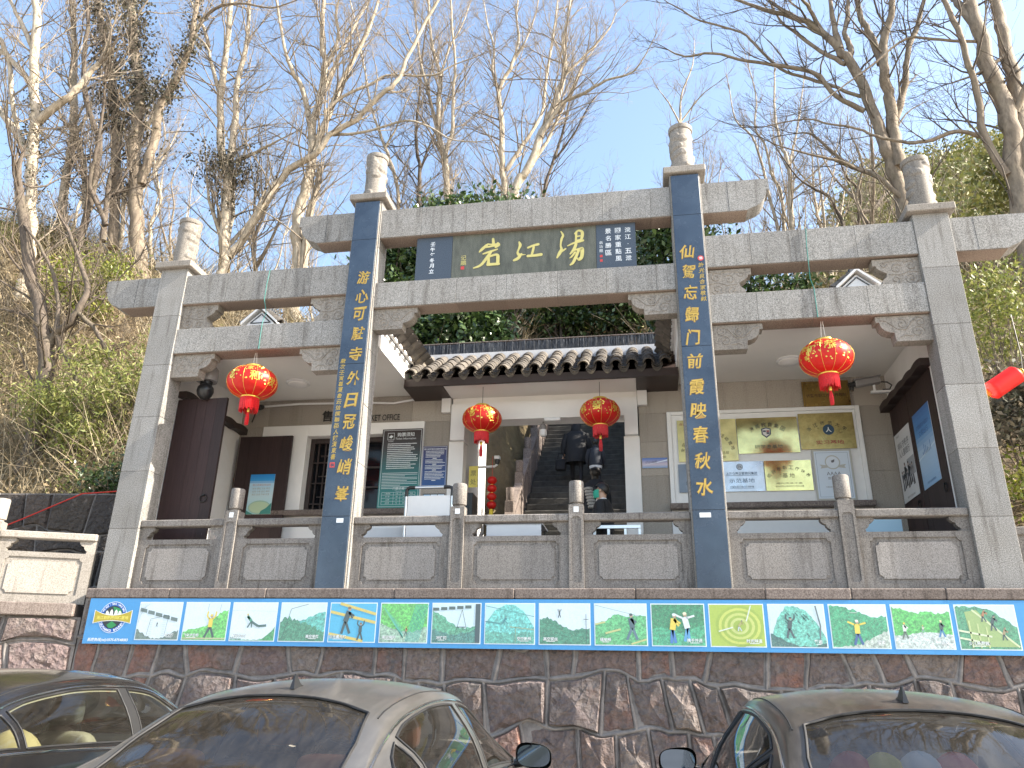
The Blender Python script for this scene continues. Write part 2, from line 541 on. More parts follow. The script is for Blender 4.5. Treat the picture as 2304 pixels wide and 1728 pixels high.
# blue couplet panels standing proud of the two inner columns
def couplet(x0, x1, zs, joints, chars, cx, ins, icx, iz0, iz1, side):
    pn = MB().cbox(x0 - 0.012, x1 + 0.012, -0.028, -0.002, Z0, 8.66, 0.003).build('panel_backing', 'carved_stone', gate)
    zz = [Z0] + joints + [8.65]
    for a, b in zip(zz[:-1], zz[1:]):
        MB().cbox(x0, x1, -0.045, -0.029, a + 0.002, b - 0.002, 0.003).build('panel_slab', 'blue_slab', pn)
    fr = Frame((0, -0.0455, 0))
    for ch, z in zip(chars, zs):
        e = MB()
        put_text(e, fr, ch, cx, z, 0.225, 0.0008, bold=0.028, shear=0.12, w=0.205, jit=0.10)
        e.build('gilt_outline', 'gold_edge', pn)
        g = MB()
        put_text(g, fr, ch, cx, z + 0.002, 0.21, 0.0022, bold=0.006, shear=0.12, w=0.19, jit=0.10)
        g.build('gilt_character', 'gold_paint', pn)
    i = MB()
    for k, ch in enumerate(ins):
        z = iz0 + (iz1 - iz0) * k / max(1, len(ins) - 1)
        put_text(i, fr, ch, icx, z, 0.075, 0.002, bold=0.008, shear=0.1, jit=0.1)
    i.build('inscription', 'gold_paint', pn)
    s = MB()
    if side < 0: frame2(s, fr, icx - 0.037, icx + 0.037, 4.272, 4.346, 0.012, 0.002); put_text(s, fr, '漢', icx, 4.309, 0.05, 0.002, bold=0.01)
    else:
        disc2(s, fr, icx, 7.21, 0.042, d=0.0015)
    s.build('seal', 'seal_red', pn)
    if side > 0:
        s = MB(); put_text(s, fr, '佛', icx, 7.21, 0.05, 0.003); s.build('seal_mark', 'white_letter', pn)
    w = MB()
    rect(w, fr, cx - 0.06 - 0.02 * side, cx + 0.06, 3.495, 3.555, 0.002)
    w.build('paper_sticker', 'white_letter', pn)
couplet(-2.685, -2.282, [7.27, 6.95, 6.65, 6.33, 5.99, 5.61, 5.27, 4.94, 4.62, 4.28, 3.90], [3.585, 5.84, 7.95], '游心可駐寺外日冠峻峭峯', -2.43,
        '歲次壬寅暮夏魯云信撰聯邑人錢漢東書', -2.615, 5.89, 4.43, -1)
couplet(2.27, 2.675, [7.33, 7.0, 6.67, 6.33, 5.98, 5.63, 5.25, 4.92, 4.58, 4.23, 3.89], [3.59, 5.85, 7.95], '仙駕忘歸门前霞映春秋水', 2.435,
        '許光良合家敬献', 2.615, 7.10, 6.56, 1)

# beams: core + individual slabs + rough soffit boards
def beam(x0, x1, z0, z1, joints, name='beam', y0=0.02, y1=0.335):
    b = MB().box(x0, x1, y0 + 0.01, y1 - 0.01, z0 + 0.02, z1 - 0.01).build(name, 'granite', gate)
    xs = [x0] + joints + [x1]
    for a, c in zip(xs[:-1], xs[1:]):
        MB().cbox(a + 0.0015, c - 0.0015, y0, y1, z0 + 0.012, z1, 0.004).build('slab', 'granite', b)
        MB().cbox(a + 0.001, c - 0.001, y0 + 0.012, y1 - 0.002, z0, z0 + 0.0115, 0.003).build('soffit_slab', 'granite_soffit', b)
    return b
def beam_end(x0, x1, z0, z1, joint):
    """scroll-cut end block; x0 at the column, x1 the tip"""
    s = 1 if x1 > x0 else -1
    L = abs(x1 - x0)
    pr = [(0, z0 + 0.012), (0, z1), (L, z1), (L, z1 - 0.19), (L - 0.04, z1 - 0.19)]
    c0 = (L - 0.04, z1 - 0.19); r = 0.30
    hh = (z1 - 0.19) - (z0 + 0.012)
    for k in range(1, 8):
        t = k / 8 * math.pi / 2
        pr.append((c0[0] - 0.29 * (1 - math.cos(t)), z1 - 0.19 - hh * math.sin(t) * 0.92))
    pr.append((c0[0] - 0.29, z0 + 0.012))
    poly = [(x0 + s * a, b) for a, b in pr]
    if s > 0: poly = poly[::-1]
    b = MB().prism(poly, 0.02, 0.335)
    o = b.build('beam_end', 'granite', gate)
    sx = sorted((x0 + s * 0.001, x0 + s * (L - 0.335)))
    MB().cbox(sx[0], sx[1], 0.03, 0.333, z0, z0 + 0.0115, 0.003).build('soffit_slab', 'granite_soffit', o)
    j = x0 + s * joint
    MB().box(j - 0.0025, j + 0.0025, 0.0185, 0.021, z0 + 0.02, z1 - 0.002).build('joint', 'black_letter', o)
beam(-2.249, 2.249, 7.985, 8.505, [-1.59, -0.87, -0.175, 0.535, 1.24, 1.955])
beam(-2.249, 2.249, 6.765, 7.195, [-1.72, -0.97, -0.21, 0.55, 1.27, 1.98])
for s in (-1, 1):
    a, b = sorted((s * 2.701, s * 5.465 if s < 0 else 5.519))
    zu = 0.0 if s < 0 else 0.045
    js = [s * 3.32, s * 4.03, s * 4.74]
    if s < 0: js = js[::-1]
    beam(a, b, 7.035 + zu, 7.56 + zu, js)
    js = [s * 3.33, s * 4.05, s * 4.78]
    if s < 0: js = js[::-1]
    beam(a, b, 6.18 + zu / 2, 6.605 + zu, js)
beam_end(-5.931, -6.90, 7.035, 7.56, 0.40)
beam_end(5.986, 6.98, 7.08, 7.61, 0.30)
beam_end(-2.701, -3.64, 7.985, 8.505, 0.47)
beam_end(2.701, 3.67, 7.985, 8.51, 0.38)

# carved sparrow braces
def spiral(cx, cz, r0, turns, a0, dirn, n=18):
    return [(cx + r0 * (1 - 0.8 * k / n) * math.cos(a0 + dirn * turns * 6.283 * k / n), cz + r0 * (1 - 0.8 * k / n) * math.sin(a0 + dirn * turns * 6.283 * k / n)) for k in range(n + 1)]
def brace(x, ztop, s, w, h, full=False):
    """x: column face, s: direction into the bay"""
    if full: pr = [(0, 0), (w, 0), (w, -0.10), (w - 0.04, -0.10), (w - 0.05, -0.14), (w - 0.10, -0.18), (w - 0.17, -0.22), (w - 0.16, -0.28), (w - 0.10, -0.33), (w - 0.08, -h), (0, -h)]
    else: pr = [(0, 0), (w, 0), (w, -0.085), (w - 0.045, -0.085), (w - 0.055, -0.15), (w - 0.10, -0.205), (w - 0.16, -0.235), (w - 0.215, -0.245), (w - 0.225, -h), (0, -h)]
    poly = [(x + s * a, ztop + b) for a, b in pr]
    if s < 0: poly = poly[::-1]
    br = MB().prism(poly[::-1], 0.075, 0.26).build('brace', 'carved_stone', gate)
    cv = MB()
    P = []
    if full:
        P = [spiral(0.12, -0.12, 0.085, 1.2, 0.5, 1), spiral(0.30, -0.16, 0.075, 1.2, 2.5, -1), spiral(0.13, -0.31, 0.09, 1.3, 3.5, 1), spiral(0.33, -0.33, 0.07, 1.1, 5.0, -1), spiral(0.46, -0.08, 0.05, 1.0, 3.1, 1),
             [(0.02, -0.02), (0.14, -0.05), (0.28, -0.03), (0.5, -0.06)], [(0.03, -0.22), (0.14, -0.2), (0.26, -0.25), (0.4, -0.24)]]
    else:
        P = [spiral(0.13, -0.10, 0.075, 1.3, 0.3, 1), spiral(0.17, -0.24, 0.085, 1.4, 3.0, -1), spiral(0.36, -0.12, 0.075, 1.2, 1.2, 1), [(0.2, -0.05), (0.32, -0.20), (0.42, -0.19), (0.55, -0.07), (w - 0.05, -0.05)], [(0.24, -0.30), (0.34, -0.28), (0.40, -0.31)]]
    for L in P:
        L = [(min(a, w * 0.93), max(b, -h * 0.94)) for a, b in L]
        cv.tube([(x + s * a, 0.076, ztop + b) for a, b in L], [0.010] * len(L), 6)
    fb = [(0.02, -0.02), (w * 0.93, -0.02)]
    cv.build('carving', 'carved_stone', br, smooth=60)
for s in (-1, 1):
    zu = 0 if s < 0 else 0.03
    xo = -5.464 if s < 0 else 5.519
    brace(xo, 7.034 + zu, -s, 0.60, 0.425, True)
    brace(s * 2.701, 7.034 + zu, s, 0.60, 0.425, True)
    brace(xo, 6.178 + zu / 2, -s, 0.68, 0.37)
    brace(s * 2.701, 6.178 + zu / 2, s, 0.68, 0.37)
    brace(s * 2.249, 6.763, -s, 0.68, 0.34)

# name plaque between the two centre beams
pl = MB().box(-1.66, 1.715, 0.12, 0.235, 7.196, 7.984).build('plaque', 'plaque_blue', gate)
MB().cbox(-1.66, -1.087, 0.10, 0.1195, 7.196, 7.984, 0.003).build('plaque_slab', 'plaque_blue', pl)
MB().cbox(-1.083, 1.127, 0.10, 0.1195, 7.196, 7.984, 0.003).build('plaque_slab', 'plaque_olive', pl)
MB().cbox(1.131, 1.715, 0.10, 0.1195, 7.196, 7.984, 0.003).build('plaque_slab', 'plaque_blue', pl)
fr = Frame((0, 0.0995, 0))
BIG = {'岩':[[(-0.447,7.874,0.026),(-0.44,7.799,0.03),(-0.452,7.754,0.023)],[(-0.542,7.771,0.03),(-0.614,7.703,0.033),(-0.653,7.66,0.017)],[(-0.526,7.788,0.017),(-0.452,7.773,0.02),(-0.355,7.783,0.017)],[(-0.371,7.793,0.023),(-0.351,7.759,0.026),(-0.402,7.722,0.023)],[(-0.549,7.734,0.023),(-0.452,7.745,0.02),(-0.379,7.753,0.023)],[(-0.594,7.619,0.017),(-0.498,7.647,0.026),(-0.377,7.683,0.017)],[(-0.465,7.654,0.026),(-0.527,7.558,0.033),(-0.621,7.429,0.03),(-0.733,7.384,0.017)],[(-0.503,7.557,0.023),(-0.508,7.439,0.036)],[(-0.495,7.565,0.026),(-0.399,7.59,0.026),(-0.366,7.576,0.033)],[(-0.362,7.563,0.036),(-0.362,7.427,0.036)],[(-0.515,7.425,0.033),(-0.346,7.426,0.03)]],
'江':[[(-0.039,7.784,0.017),(-0.022,7.727,0.033),(-0.045,7.656,0.02),(-0.06,7.603,0.023),(-0.043,7.565,0.033)],[(-0.003,7.571,0.023),(-0.05,7.502,0.036),(-0.114,7.471,0.026)],[(-0.027,7.555,0.023),(0.061,7.557,0.007)],[(0.099,7.672,0.023),(0.179,7.702,0.026),(0.256,7.719,0.03)],[(0.187,7.674,0.026),(0.172,7.602,0.026),(0.152,7.522,0.026)],[(0.098,7.527,0.03),(0.197,7.528,0.03),(0.3,7.537,0.036)]],
'湯':[[(0.602,7.913,0.013),(0.633,7.846,0.023),(0.612,7.784,0.026),(0.596,7.676,0.017),(0.608,7.603,0.03),(0.577,7.533,0.036),(0.542,7.464,0.017)],[(0.6,7.558,0.023),(0.671,7.606,0.017)],[(0.831,7.875,0.026),(0.831,7.802,0.023),(0.825,7.72,0.02)],[(0.815,7.858,0.02),(0.863,7.905,0.023),(0.918,7.885,0.03),(0.925,7.821,0.033),(0.909,7.749,0.026)],[(0.838,7.805,0.015),(0.894,7.811,0.015)],[(0.83,7.734,0.02),(0.916,7.745,0.017)],[(0.703,7.653,0.013),(0.798,7.695,0.023),(0.892,7.716,0.026),(0.937,7.729,0.023)],[(0.829,7.675,0.03),(0.797,7.587,0.033),(0.741,7.511,0.017)],[(0.797,7.569,0.02),(0.891,7.588,0.026),(0.919,7.577,0.04),(0.912,7.452,0.036),(0.873,7.411,0.04),(0.842,7.431,0.013)],[(0.867,7.563,0.03),(0.827,7.459,0.033),(0.779,7.356,0.03),(0.74,7.324,0.017)],[(0.812,7.532,0.023),(0.764,7.464,0.02),(0.733,7.44,0.01)]]}
for ch, L in BIG.items():
    g = MB()
    for q, st in enumerate(L): stroke(g, fr, [(a, b, c * 0.72) for a, b, c in st], 0.004 + 0.0006 * q)
    g.build('gilt_character', 'pale_gold_paint', pl)
w = MB()
for k, ch in enumerate('壬午年冬月立'): put_text(w, fr, ch, -1.40, 7.86 - 0.096 * k, 0.075, 0.002, bold=0.02, shear=0.05)
for k, ch in enumerate('浣江·五泄'): put_text(w, fr, ch, 1.60, 7.86 - 0.12 * k, 0.085 if ch != '·' else 0.012, 0.002, bold=0.008)
for k, ch in enumerate('國家重點風'): put_text(w, fr, ch, 1.455, 7.86 - 0.12 * k, 0.088, 0.002, bold=0.006)
for k, ch in enumerate('景名勝區'): put_text(w, fr, ch, 1.31, 7.86 - 0.123 * k, 0.088, 0.002, bold=0.006)
for k, ch in enumerate('启功题'): put_text(w, fr, ch, 1.20, 7.67 - 0.07 * k, 0.05, 0.002)
w.build('white_characters', 'white_letter', pl)
w = MB()
rect(w, fr, 1.18, 1.22, 7.42, 7.46, 0.002); rect(w, fr, 1.18, 1.22, 7.345, 7.385, 0.002)
rect(w, fr, -0.937, -0.883, 7.375, 7.43, 0.002)
w.build('seal', 'seal_red', pl)
w = MB()
put_text(w, fr, '记', -0.90, 7.58, 0.08, 0.002); put_text(w, fr, '鵬', -0.90, 7.49, 0.085, 0.002)
w.build('signature', 'pale_gold_paint', pl)
# ================================================================== ground, terrace, walls
m = NM('concrete_ground')
p = m.pos()
c = m.ramp(m.noise(p, 0.8, 6, 0.65), [(0.3, (0.36, 0.325, 0.28)), (0.7, (0.50, 0.455, 0.40))])
c = m.mix(m.ramp(m.noise(p, 45, 2), [(0.45, 0.0), (0.75, 0.5)]), c, (0.18, 0.17, 0.16))
m.base(Base__Color=c, Roughness=0.9); m.bump(m.noise(p, 60, 3), 0.3, 0.004)

structure(MB().quad((-400, -400, 0), (400, -400, 0), (400, 400, 0), (-400, 400, 0)).build('ground', 'concrete_ground'))
structure(MB().box(-5.9, 6.4, 0.0, 2.3, 0.01, 2.619).build('terrace', 'coping_stone'))

def rock_mat(name, cols, dark=1.0):
    m = NM(name)
    oi = m.n('ShaderNodeObjectInfo')
    p = m.pos()
    n1 = m.noise(p, 3.2, 6, 0.65)
    mixv = m.n('ShaderNodeMath', _operation='ADD', i0=oi.outputs['Random'], i1=m.n('ShaderNodeMath', _operation='MULTIPLY_ADD', i0=n1, i1=0.5, i2=-0.25).outputs[0])
    k = len(cols)
    c = m.ramp(mixv.outputs[0], [(0.05 + 0.9 * i / (k - 1), tuple(x * dark for x in cc)) for i, cc in enumerate(cols)])
    c = m.mix(m.ramp(m.noise(p, 14, 6, 0.7), [(0.35, 0.6), (0.6, 0.0)]), c, (0.38, 0.35, 0.34), 'MULTIPLY')
    c = m.mix(m.ramp(m.noise(p, 6, 4, 0.6), [(0.6, 0.0), (0.8, 0.55)]), c, tuple(x * dark for x in (0.36, 0.31, 0.28)))
    m.base(Base__Color=c, Roughness=0.88)
    vo = m.n('ShaderNodeTexVoronoi', Vector=m.n('ShaderNodeVectorMath', _operation='ADD', i0=p, i1=m.n('ShaderNodeVectorMath', _operation='SCALE', i0=m.n('ShaderNodeTexNoise', Vector=p, Scale=6.0).outputs['Color'], Scale=0.25).outputs[0]).outputs[0], Scale=9.0)
    vh = m.n('ShaderNodeMath', _operation='MULTIPLY', i0=vo.outputs['Distance'], i1=0.9)
    hn = m.n('ShaderNodeMath', _operation='ADD', i0=vh.outputs[0], i1=m.noise(p, 11, 7, 0.68))
    h = m.n('ShaderNodeMath', _operation='ADD', i0=hn.outputs[0], i1=m.n('ShaderNodeMath', _operation='MULTIPLY', i0=m.noise(p, 45, 4, 0.6), i1=0.3).outputs[0])
    m.bump(h.outputs[0], 1.0, 0.09)
rock_mat('wall_rock', [(0.17, 0.152, 0.148), (0.225, 0.165, 0.15), (0.18, 0.157, 0.155), (0.31, 0.165, 0.13), (0.205, 0.175, 0.168), (0.215, 0.16, 0.158), (0.26, 0.22, 0.20)])
rock_mat('shaded_wall_rock', [(0.075, 0.065, 0.058), (0.10, 0.082, 0.068), (0.07, 0.06, 0.055), (0.12, 0.095, 0.08)])  # darker palette than wall_rock: the shade on this wall is put into the colour
m = NM('mortar')
p = m.pos()
c = m.ramp(m.noise(p, 7, 6, 0.7), [(0.3, (0.13, 0.12, 0.115)), (0.7, (0.27, 0.25, 0.24))])
m.base(Base__Color=c, Roughness=1.0); m.set(m.b, 'Specular IOR Level', 0.1); m.bump(m.noise(p, 40, 4), 0.5, 0.01)

def stone_wall(name, label, loc, rz, x0, x1, z0, z1, cw, ch, seed, mat, joint=0.02, thick=0.35, ridge=0.016, flat_from=99.0):
    """coursed rubble: wavy courses, leaning joints, every stone its own rough block"""
    rg = random.Random(seed)
    th = thing(name, label, 'wall', loc, rz)
    MB().box(x0, x1, 0.0, thick, z0, z1).build('mortar_bed', 'mortar', th, world=False)
    nz = max(2, round((z1 - z0) / ch))
    lev = [z0] + [z0 + (j + rg.uniform(-.12, .12)) * (z1 - z0) / nz for j in range(1, nz)] + [z1]
    amp = [0] + [0.085 * ch / .4] * (nz - 1) + [0]
    rows = []
    for j in range(nz):
        xs = [x0]
        while xs[-1] < x1 - cw * .5: xs.append(xs[-1] + cw * rg.uniform(.55, 1.5))
        xs[-1] = x1
        rows.append(xs)
    def bz(j, x):
        if j in (0, nz): return lev[j]
        d = 0.0
        for q in rows[j][1:-1]: d -= 0.11 * ch * max(0, 1 - abs(x - q) / (.5 * cw)) * (.2 + 1.2 * ((q * 7.13) % 1))
        for q in rows[j - 1][1:-1]: d += 0.11 * ch * max(0, 1 - abs(x - q) / (.5 * cw)) * (.2 + 1.2 * ((q * 5.71) % 1))
        return lev[j] + d + amp[j] * 1.5 * (noise.noise(Vector((x * 1.15, j * 7.3 + seed, 0.5))) + 0.35 * noise.noise(Vector((x * 3.1, j * 3.3 + seed, 5.5))))
    rb = MB()
    def ridge_line(pts):
        V = []
        sec = ((-1.0, 0.012), (-0.72, -0.006), (0.0, -0.012), (0.72, -0.006), (1.0, 0.012))
        for i, (a, b) in enumerate(pts):
            p, q = pts[max(i - 1, 0)], pts[min(i + 1, len(pts) - 1)]
            ex, ez = q[0] - p[0], q[1] - p[1]; el = math.hypot(ex, ez) or 1
            w = ridge * rg.uniform(.75, 1.3)
            for (u, dy) in sec: V.append((a - ez / el * w * u, dy - .004 - rg.uniform(0, .006), b + ex / el * w * u))
        rb.add(V, [(i * 5 + j, i * 5 + j + 1, (i + 1) * 5 + j + 1, (i + 1) * 5 + j) for i in range(len(pts) - 1) for j in range(4)])
    for j in range(1, nz):
        n = int((x1 - x0) / .11)
        ridge_line([(x0 + (x1 - x0) * k / n, bz(j, x0 + (x1 - x0) * k / n)) for k in range(n + 1)])
    for j in range(nz):
        xs = rows[j]
        lean = [0] + [rg.uniform(-.07, .07) for _ in xs[1:-1]] + [0]
        for i in range(1, len(xs) - 1):
            xa, xb = xs[i] - lean[i], xs[i] + lean[i]
            za, zb = bz(j, xa), bz(j + 1, xb)
            ridge_line([(xa + (xb - xa) * k / 4 + (rg.uniform(-.012, .012) if 0 < k < 4 else 0), za + (zb - za) * k / 4) for k in range(5)])
        for i in range(len(xs) - 1):
            bl, br_x = xs[i] - lean[i], xs[i + 1] - lean[i + 1]; tl, tr = xs[i] + lean[i], xs[i + 1] + lean[i + 1]
            poly = [(bl + (br_x - bl) * k / 4, bz(j, bl + (br_x - bl) * k / 4)) for k in range(5)] + [((br_x + tr) / 2, (bz(j, br_x) + bz(j + 1, tr)) / 2)]
            poly += [(tr + (tl - tr) * k / 4, bz(j + 1, tr + (tl - tr) * k / 4)) for k in range(5)] + [((bl + tl) / 2, (bz(j, bl) + bz(j + 1, tl)) / 2)]
            n = len(poly)
            cx = sum(p[0] for p in poly) / n; cz = sum(p[1] for p in poly) / n
            ins = []
            for k in range(n):
                p, c, q = poly[k - 1], poly[k], poly[(k + 1) % n]
                n1 = (-(c[1] - p[1]), c[0] - p[0]); n2 = (-(q[1] - c[1]), q[0] - c[0])
                l1, l2 = math.hypot(*n1) or 1, math.hypot(*n2) or 1
                nn = (n1[0] / l1 + n2[0] / l2, n1[1] / l1 + n2[1] / l2); l = math.hypot(*nn) or 1
                d = joint * (1.5 if k in (0, 4, 6, 10) else 1.0)
                ins.append((c[0] + nn[0] / l * d, c[1] + nn[1] / l * d))
            top = max(p[1] for p in poly)
            dep = rg.uniform(.025, .085) if top < flat_from else rg.uniform(.008, .02)
            jt = 1.0 if top < flat_from else .2
            def ring(s, dy, jit): return [(cx + (a - cx) * s + rg.uniform(-jit, jit), -dy + rg.uniform(-jit, jit) * .8 * jt, cz + (b - cz) * s + rg.uniform(-jit, jit)) for a, b in ins]
            tx, tz = rg.uniform(-.05, .05) * jt, rg.uniform(-.06, .06) * jt
            V = ring(1.0, -.015, 0) + ring(.90, dep * .75, .013) + ring(.50, dep, .028) + [(cx + rg.uniform(-.06, .06), -dep - rg.uniform(-.02, .03) * jt, cz + rg.uniform(-.05, .05))]
            V = [(a, b + (tx * (a - cx) / cw + tz * (c - cz) / ch) * (1 if q >= n else 0), c) for q, (a, b, c) in enumerate(V)]
            F = [(r_ * n + k, r_ * n + (k + 1) % n, (r_ + 1) * n + (k + 1) % n, (r_ + 1) * n + k) for r_ in range(2) for k in range(n)]
            F += [(2 * n + k, 2 * n + (k + 1) % n, 3 * n) for k in range(n)]
            MB().add(V, F).build('stone', mat, th, smooth=24, world=False)
    rb.build('mortar_joint', 'mortar', th, smooth=60, world=False)
    return th

LROT = R(21.7)
stone_wall('retaining_wall', 'long reddish rubble stone retaining wall under the banner, behind the parked cars', (0, -0.05, 0), 0, -6.02, 6.5, 0.0, 2.488, 0.52, 0.46, 11, 'wall_rock', joint=0.020, ridge=0.022, flat_from=1.95)
stone_wall('retaining_wall', 'sunlit rubble stone wall turning forward at the left of the banner', (-6.03, -0.06, 0), LROT, -3.6, 0.0, 0.0, 2.235, 0.50, 0.45, 5, 'wall_rock', joint=0.028, ridge=0.020)
stone_wall('retaining_wall', 'shaded dark stone wall under the bushes, behind the left balustrade', (-5.75, 3.4, 0), R(6), -11.0, 0.0, 2.3, 4.75, 0.75, 0.6, 8, 'shaded_wall_rock', joint=0.012, ridge=0.014, thick=0.5)

stone_wall('retaining_wall', 'rubble stone wall continuing past the right end of the banner', (6.53, 0.06, 0), 0, 0.0, 5.0, 0.0, 2.39, 0.55, 0.46, 17, 'wall_rock', joint=0.020, ridge=0.022, thick=0.2)
# coping slabs on the walls
cp = thing('stone_coping', 'brownish stone ledge above the blue banner carrying columns and balustrade', 'ledge', (0, 0, 2.49))
xs = [-5.98, -4.72, -3.32, -1.55, 0.02, 1.52, 3.05, 4.02, 5.05, 6.5]
for a, b in zip(xs[:-1], xs[1:]):
    MB().cbox(a + 0.001, b - 0.002, -0.13 + rnd.uniform(0, .006), 0.45, 2.491, 2.619, 0.012).build('coping_slab', 'coping_stone', cp)
cl = thing('stone_coping', 'sunlit stone ledge topping the left side wall', 'ledge', (-6.03, -0.06, 2.236), LROT)
for a, b in ((-3.6, -1.9), (-1.898, -0.09)):
    MB().cbox(a, b, -0.09, 0.45, 0.0, 0.172, 0.012).build('coping_slab', 'coping_stone', cl, world=False)

# ================================================================== balustrades
def notched(x0, x1, z0, z1, r=0.05):
    pts = []
    for (cx, cz, a) in ((x0, z0, 90), (x1, z0, 180), (x1, z1, 270), (x0, z1, 0)):
        L = [(cx + r * math.cos(R(a - t)), cz + r * math.sin(R(a - t))) for t in (0, 30, 60, 90)]
        pts.extend(L)
    return pts
def ring_face(mb, outer, inner, y):
    """flat ring between two polygons of equal count"""
    n = len(outer)
    V = [(a, y, b) for a, b in outer] + [(a, y, b) for a, b in inner]
    mb.add(V, [(k, (k + 1) % n, n + (k + 1) % n, n + k) for k in range(n)])
def bal_panel(th, x0, x1, zb=0.0, mt='rail_stone', mp='rail_panel'):
    z0, z1 = zb, zb + 0.69
    yf, yr, yi = 0.06, 0.078, 0.064
    ho = notched(x0 + 0.13, x1 - 0.13, z0 + 0.075, z1 - 0.07, 0.045)
    hi = notched(x0 + 0.19, x1 - 0.19, z0 + 0.13, z1 - 0.125, 0.045)
    mb = MB()
    n = len(ho)
    oc = [(x0, z0)] * 4 + [(x1, z0)] * 4 + [(x1, z1)] * 4 + [(x0, z1)] * 4
    V = [(a, yf, b) for a, b in ((x0, z0), (x1, z0), (x1, z1), (x0, z1))] + [(a, yf, b) for a, b in ho]
    F = []
    for c in range(4):
        s = 4 + c * 4
        for k in range(3): F.append((c, s + k + 1, s + k)) if False else F.append((c, s + k, s + k + 1))
        F.append((c, s + 3, 4 + ((c + 1) * 4) % 16, (c + 1) % 4))
    mb.add(V, F)
    V = [(a, yf, b) for a, b in ho] + [(a, yr, b) for a, b in ho]
    mb.add(V, [(k, (k + 1) % n, n + (k + 1) % n, n + k) for k in range(n)])
    ring_face(mb, ho, hi, yr)
    mb.box(x0, x1, yr + 0.001, 0.18, z0, z1)
    mb.quad((x0, yf, z1), (x1, yf, z1), (x1, yr + .001, z1), (x0, yr + .001, z1))
    pn = mb.build('panel', mt, th, world=False)
    ip = MB()
    V = [(a, yi, b) for a, b in hi] + [(a, yr + 0.004, b) for a, b in hi]
    ip.add(V, [tuple(range(n))] + [(k, n + k, n + (k + 1) % n, (k + 1) % n) for k in range(n)])
    ip.build('inner_panel', mp, pn, world=False)
    # rail
    MB().cbox(x0 - 0.001, x1 + 0.001, 0.035, 0.205, zb + 0.87, zb + 0.97, 0.012).build('handrail', mt, th, world=False)
    # cloud brackets between panel and rail
    for s, xa in ((1, x0), (-1, x1)):
        pr = [(0, 0.0), (0.115, 0.0), (0.105, 0.035), (0.13, 0.05), (0.15, 0.075), (0.155, 0.10), (0.19, 0.115), (0.215, 0.14), (0.22, 0.165), (0.205, 0.179), (0, 0.179)]
        poly = [(xa + s * a, zb + 0.6905 + b) for a, b in pr]
        if s > 0: poly = poly[::-1]
        br = MB().prism(poly[::-1], 0.075, 0.165).build('cloud_bracket', mt, th, world=False)
        t = MB(); sp = spiral(0.175, 0.145, 0.03, 1.3, 0, 1, 12)
        t.tube([(xa + s * a, 0.075, zb + 0.6905 + b) for a, b in sp], [0.005] * len(sp), 5)
        t.build('scroll', mt, br, smooth=60, world=False)
def bal_post(th, x, zb=0.0, sticker=False, mt='rail_stone'):
    w = 0.095
    h = 1.085
    mb = MB()
    hx = notched(x - w + 0.03, x + w - 0.03, zb + 0.09, zb + h - 0.16, 0.022)
    yf, yr = 0.02, 0.034
    V = [(a, yf, b) for a, b in ((x - w, zb), (x + w, zb), (x + w, zb + h), (x - w, zb + h))] + [(a, yf, b) for a, b in hx]
    F = []
    for c in range(4):
        s = 4 + c * 4
        for k in range(3): F.append((c, s + k, s + k + 1))
        F.append((c, s + 3, 4 + ((c + 1) * 4) % 16, (c + 1) % 4))
    mb.add(V, F)
    n = len(hx)
    V = [(a, yf, b) for a, b in hx] + [(a, yr, b) for a, b in hx]
    mb.add(V, [(k, (k + 1) % n, n + (k + 1) % n, n + k) for k in range(n)] + [tuple(range(n, 2 * n))])
    mb.box(x - w, x + w, yr + 0.001, 0.22, zb, zb + h)
    for xa in (x - w, x + w): mb.quad((xa, yf, zb), (xa, yr + .001, zb), (xa, yr + .001, zb + h), (xa, yf, zb + h))
    mb.quad((x - w, yf, zb + h), (x + w, yf, zb + h), (x + w, yr + .001, zb + h), (x - w, yr + .001, zb + h))
    po = mb.build('post', mt, th, world=False)
    c = MB().lathe([(0.075, 0.0), (0.075, 0.025), (0.094, 0.035), (0.098, 0.05), (0.098, 0.31), (0.09, 0.325), (0.0, 0.327)], 28, (x, 0.12, zb + h))
    c.build('post_cap', mt, po, smooth=40, world=False)
    if sticker:
        fr = Frame((x, yf - 0.0015, zb))
        s = MB(); rect(s, fr, -0.03, 0.035, h - 0.10, h - 0.03); s.build('paper_sticker', 'white_letter', po, world=False)

bm_ = thing('stone_balustrade', 'carved stone balustrade with drum topped posts between the gateway columns', 'balustrade', (0, 0, Z0))
for a, b in ((-5.463, -4.166), (-3.974, -2.702), (-2.248, -0.896), (-0.704, 0.694), (0.886, 2.248), (2.702, 4.034), (4.226, 5.518)):
    bal_panel(bm_, a, b)
for x, st in ((-4.07, True), (-0.80, True), (0.79, True), (4.13, False)): bal_post(bm_, x, 0, st)
bl_ = thing('stone_balustrade', 'sunlit stone balustrade turning forward beyond the left column', 'balustrade', (-6.03, -0.06, 2.409), LROT)
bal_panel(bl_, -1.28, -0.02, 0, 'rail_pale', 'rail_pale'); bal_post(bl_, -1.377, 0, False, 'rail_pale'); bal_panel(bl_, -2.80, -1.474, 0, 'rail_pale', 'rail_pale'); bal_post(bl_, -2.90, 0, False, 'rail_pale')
br_ = thing('stone_balustrade', 'short stretch of stone balustrade at the right picture edge beyond the last column', 'balustrade', (6.02, 0.25, 2.42), R(-14))
bal_panel(br_, 0.02, 1.3); bal_post(br_, 1.4)
structure(MB().box(6.42, 11.5, 0.27, 3.6, 0.01, 2.40).build('side_terrace', 'coping_stone'))
structure(MB().box(-9.5, -5.93, 0.6, 4.0, 0.01, 2.30).build('side_terrace', 'coping_stone'))

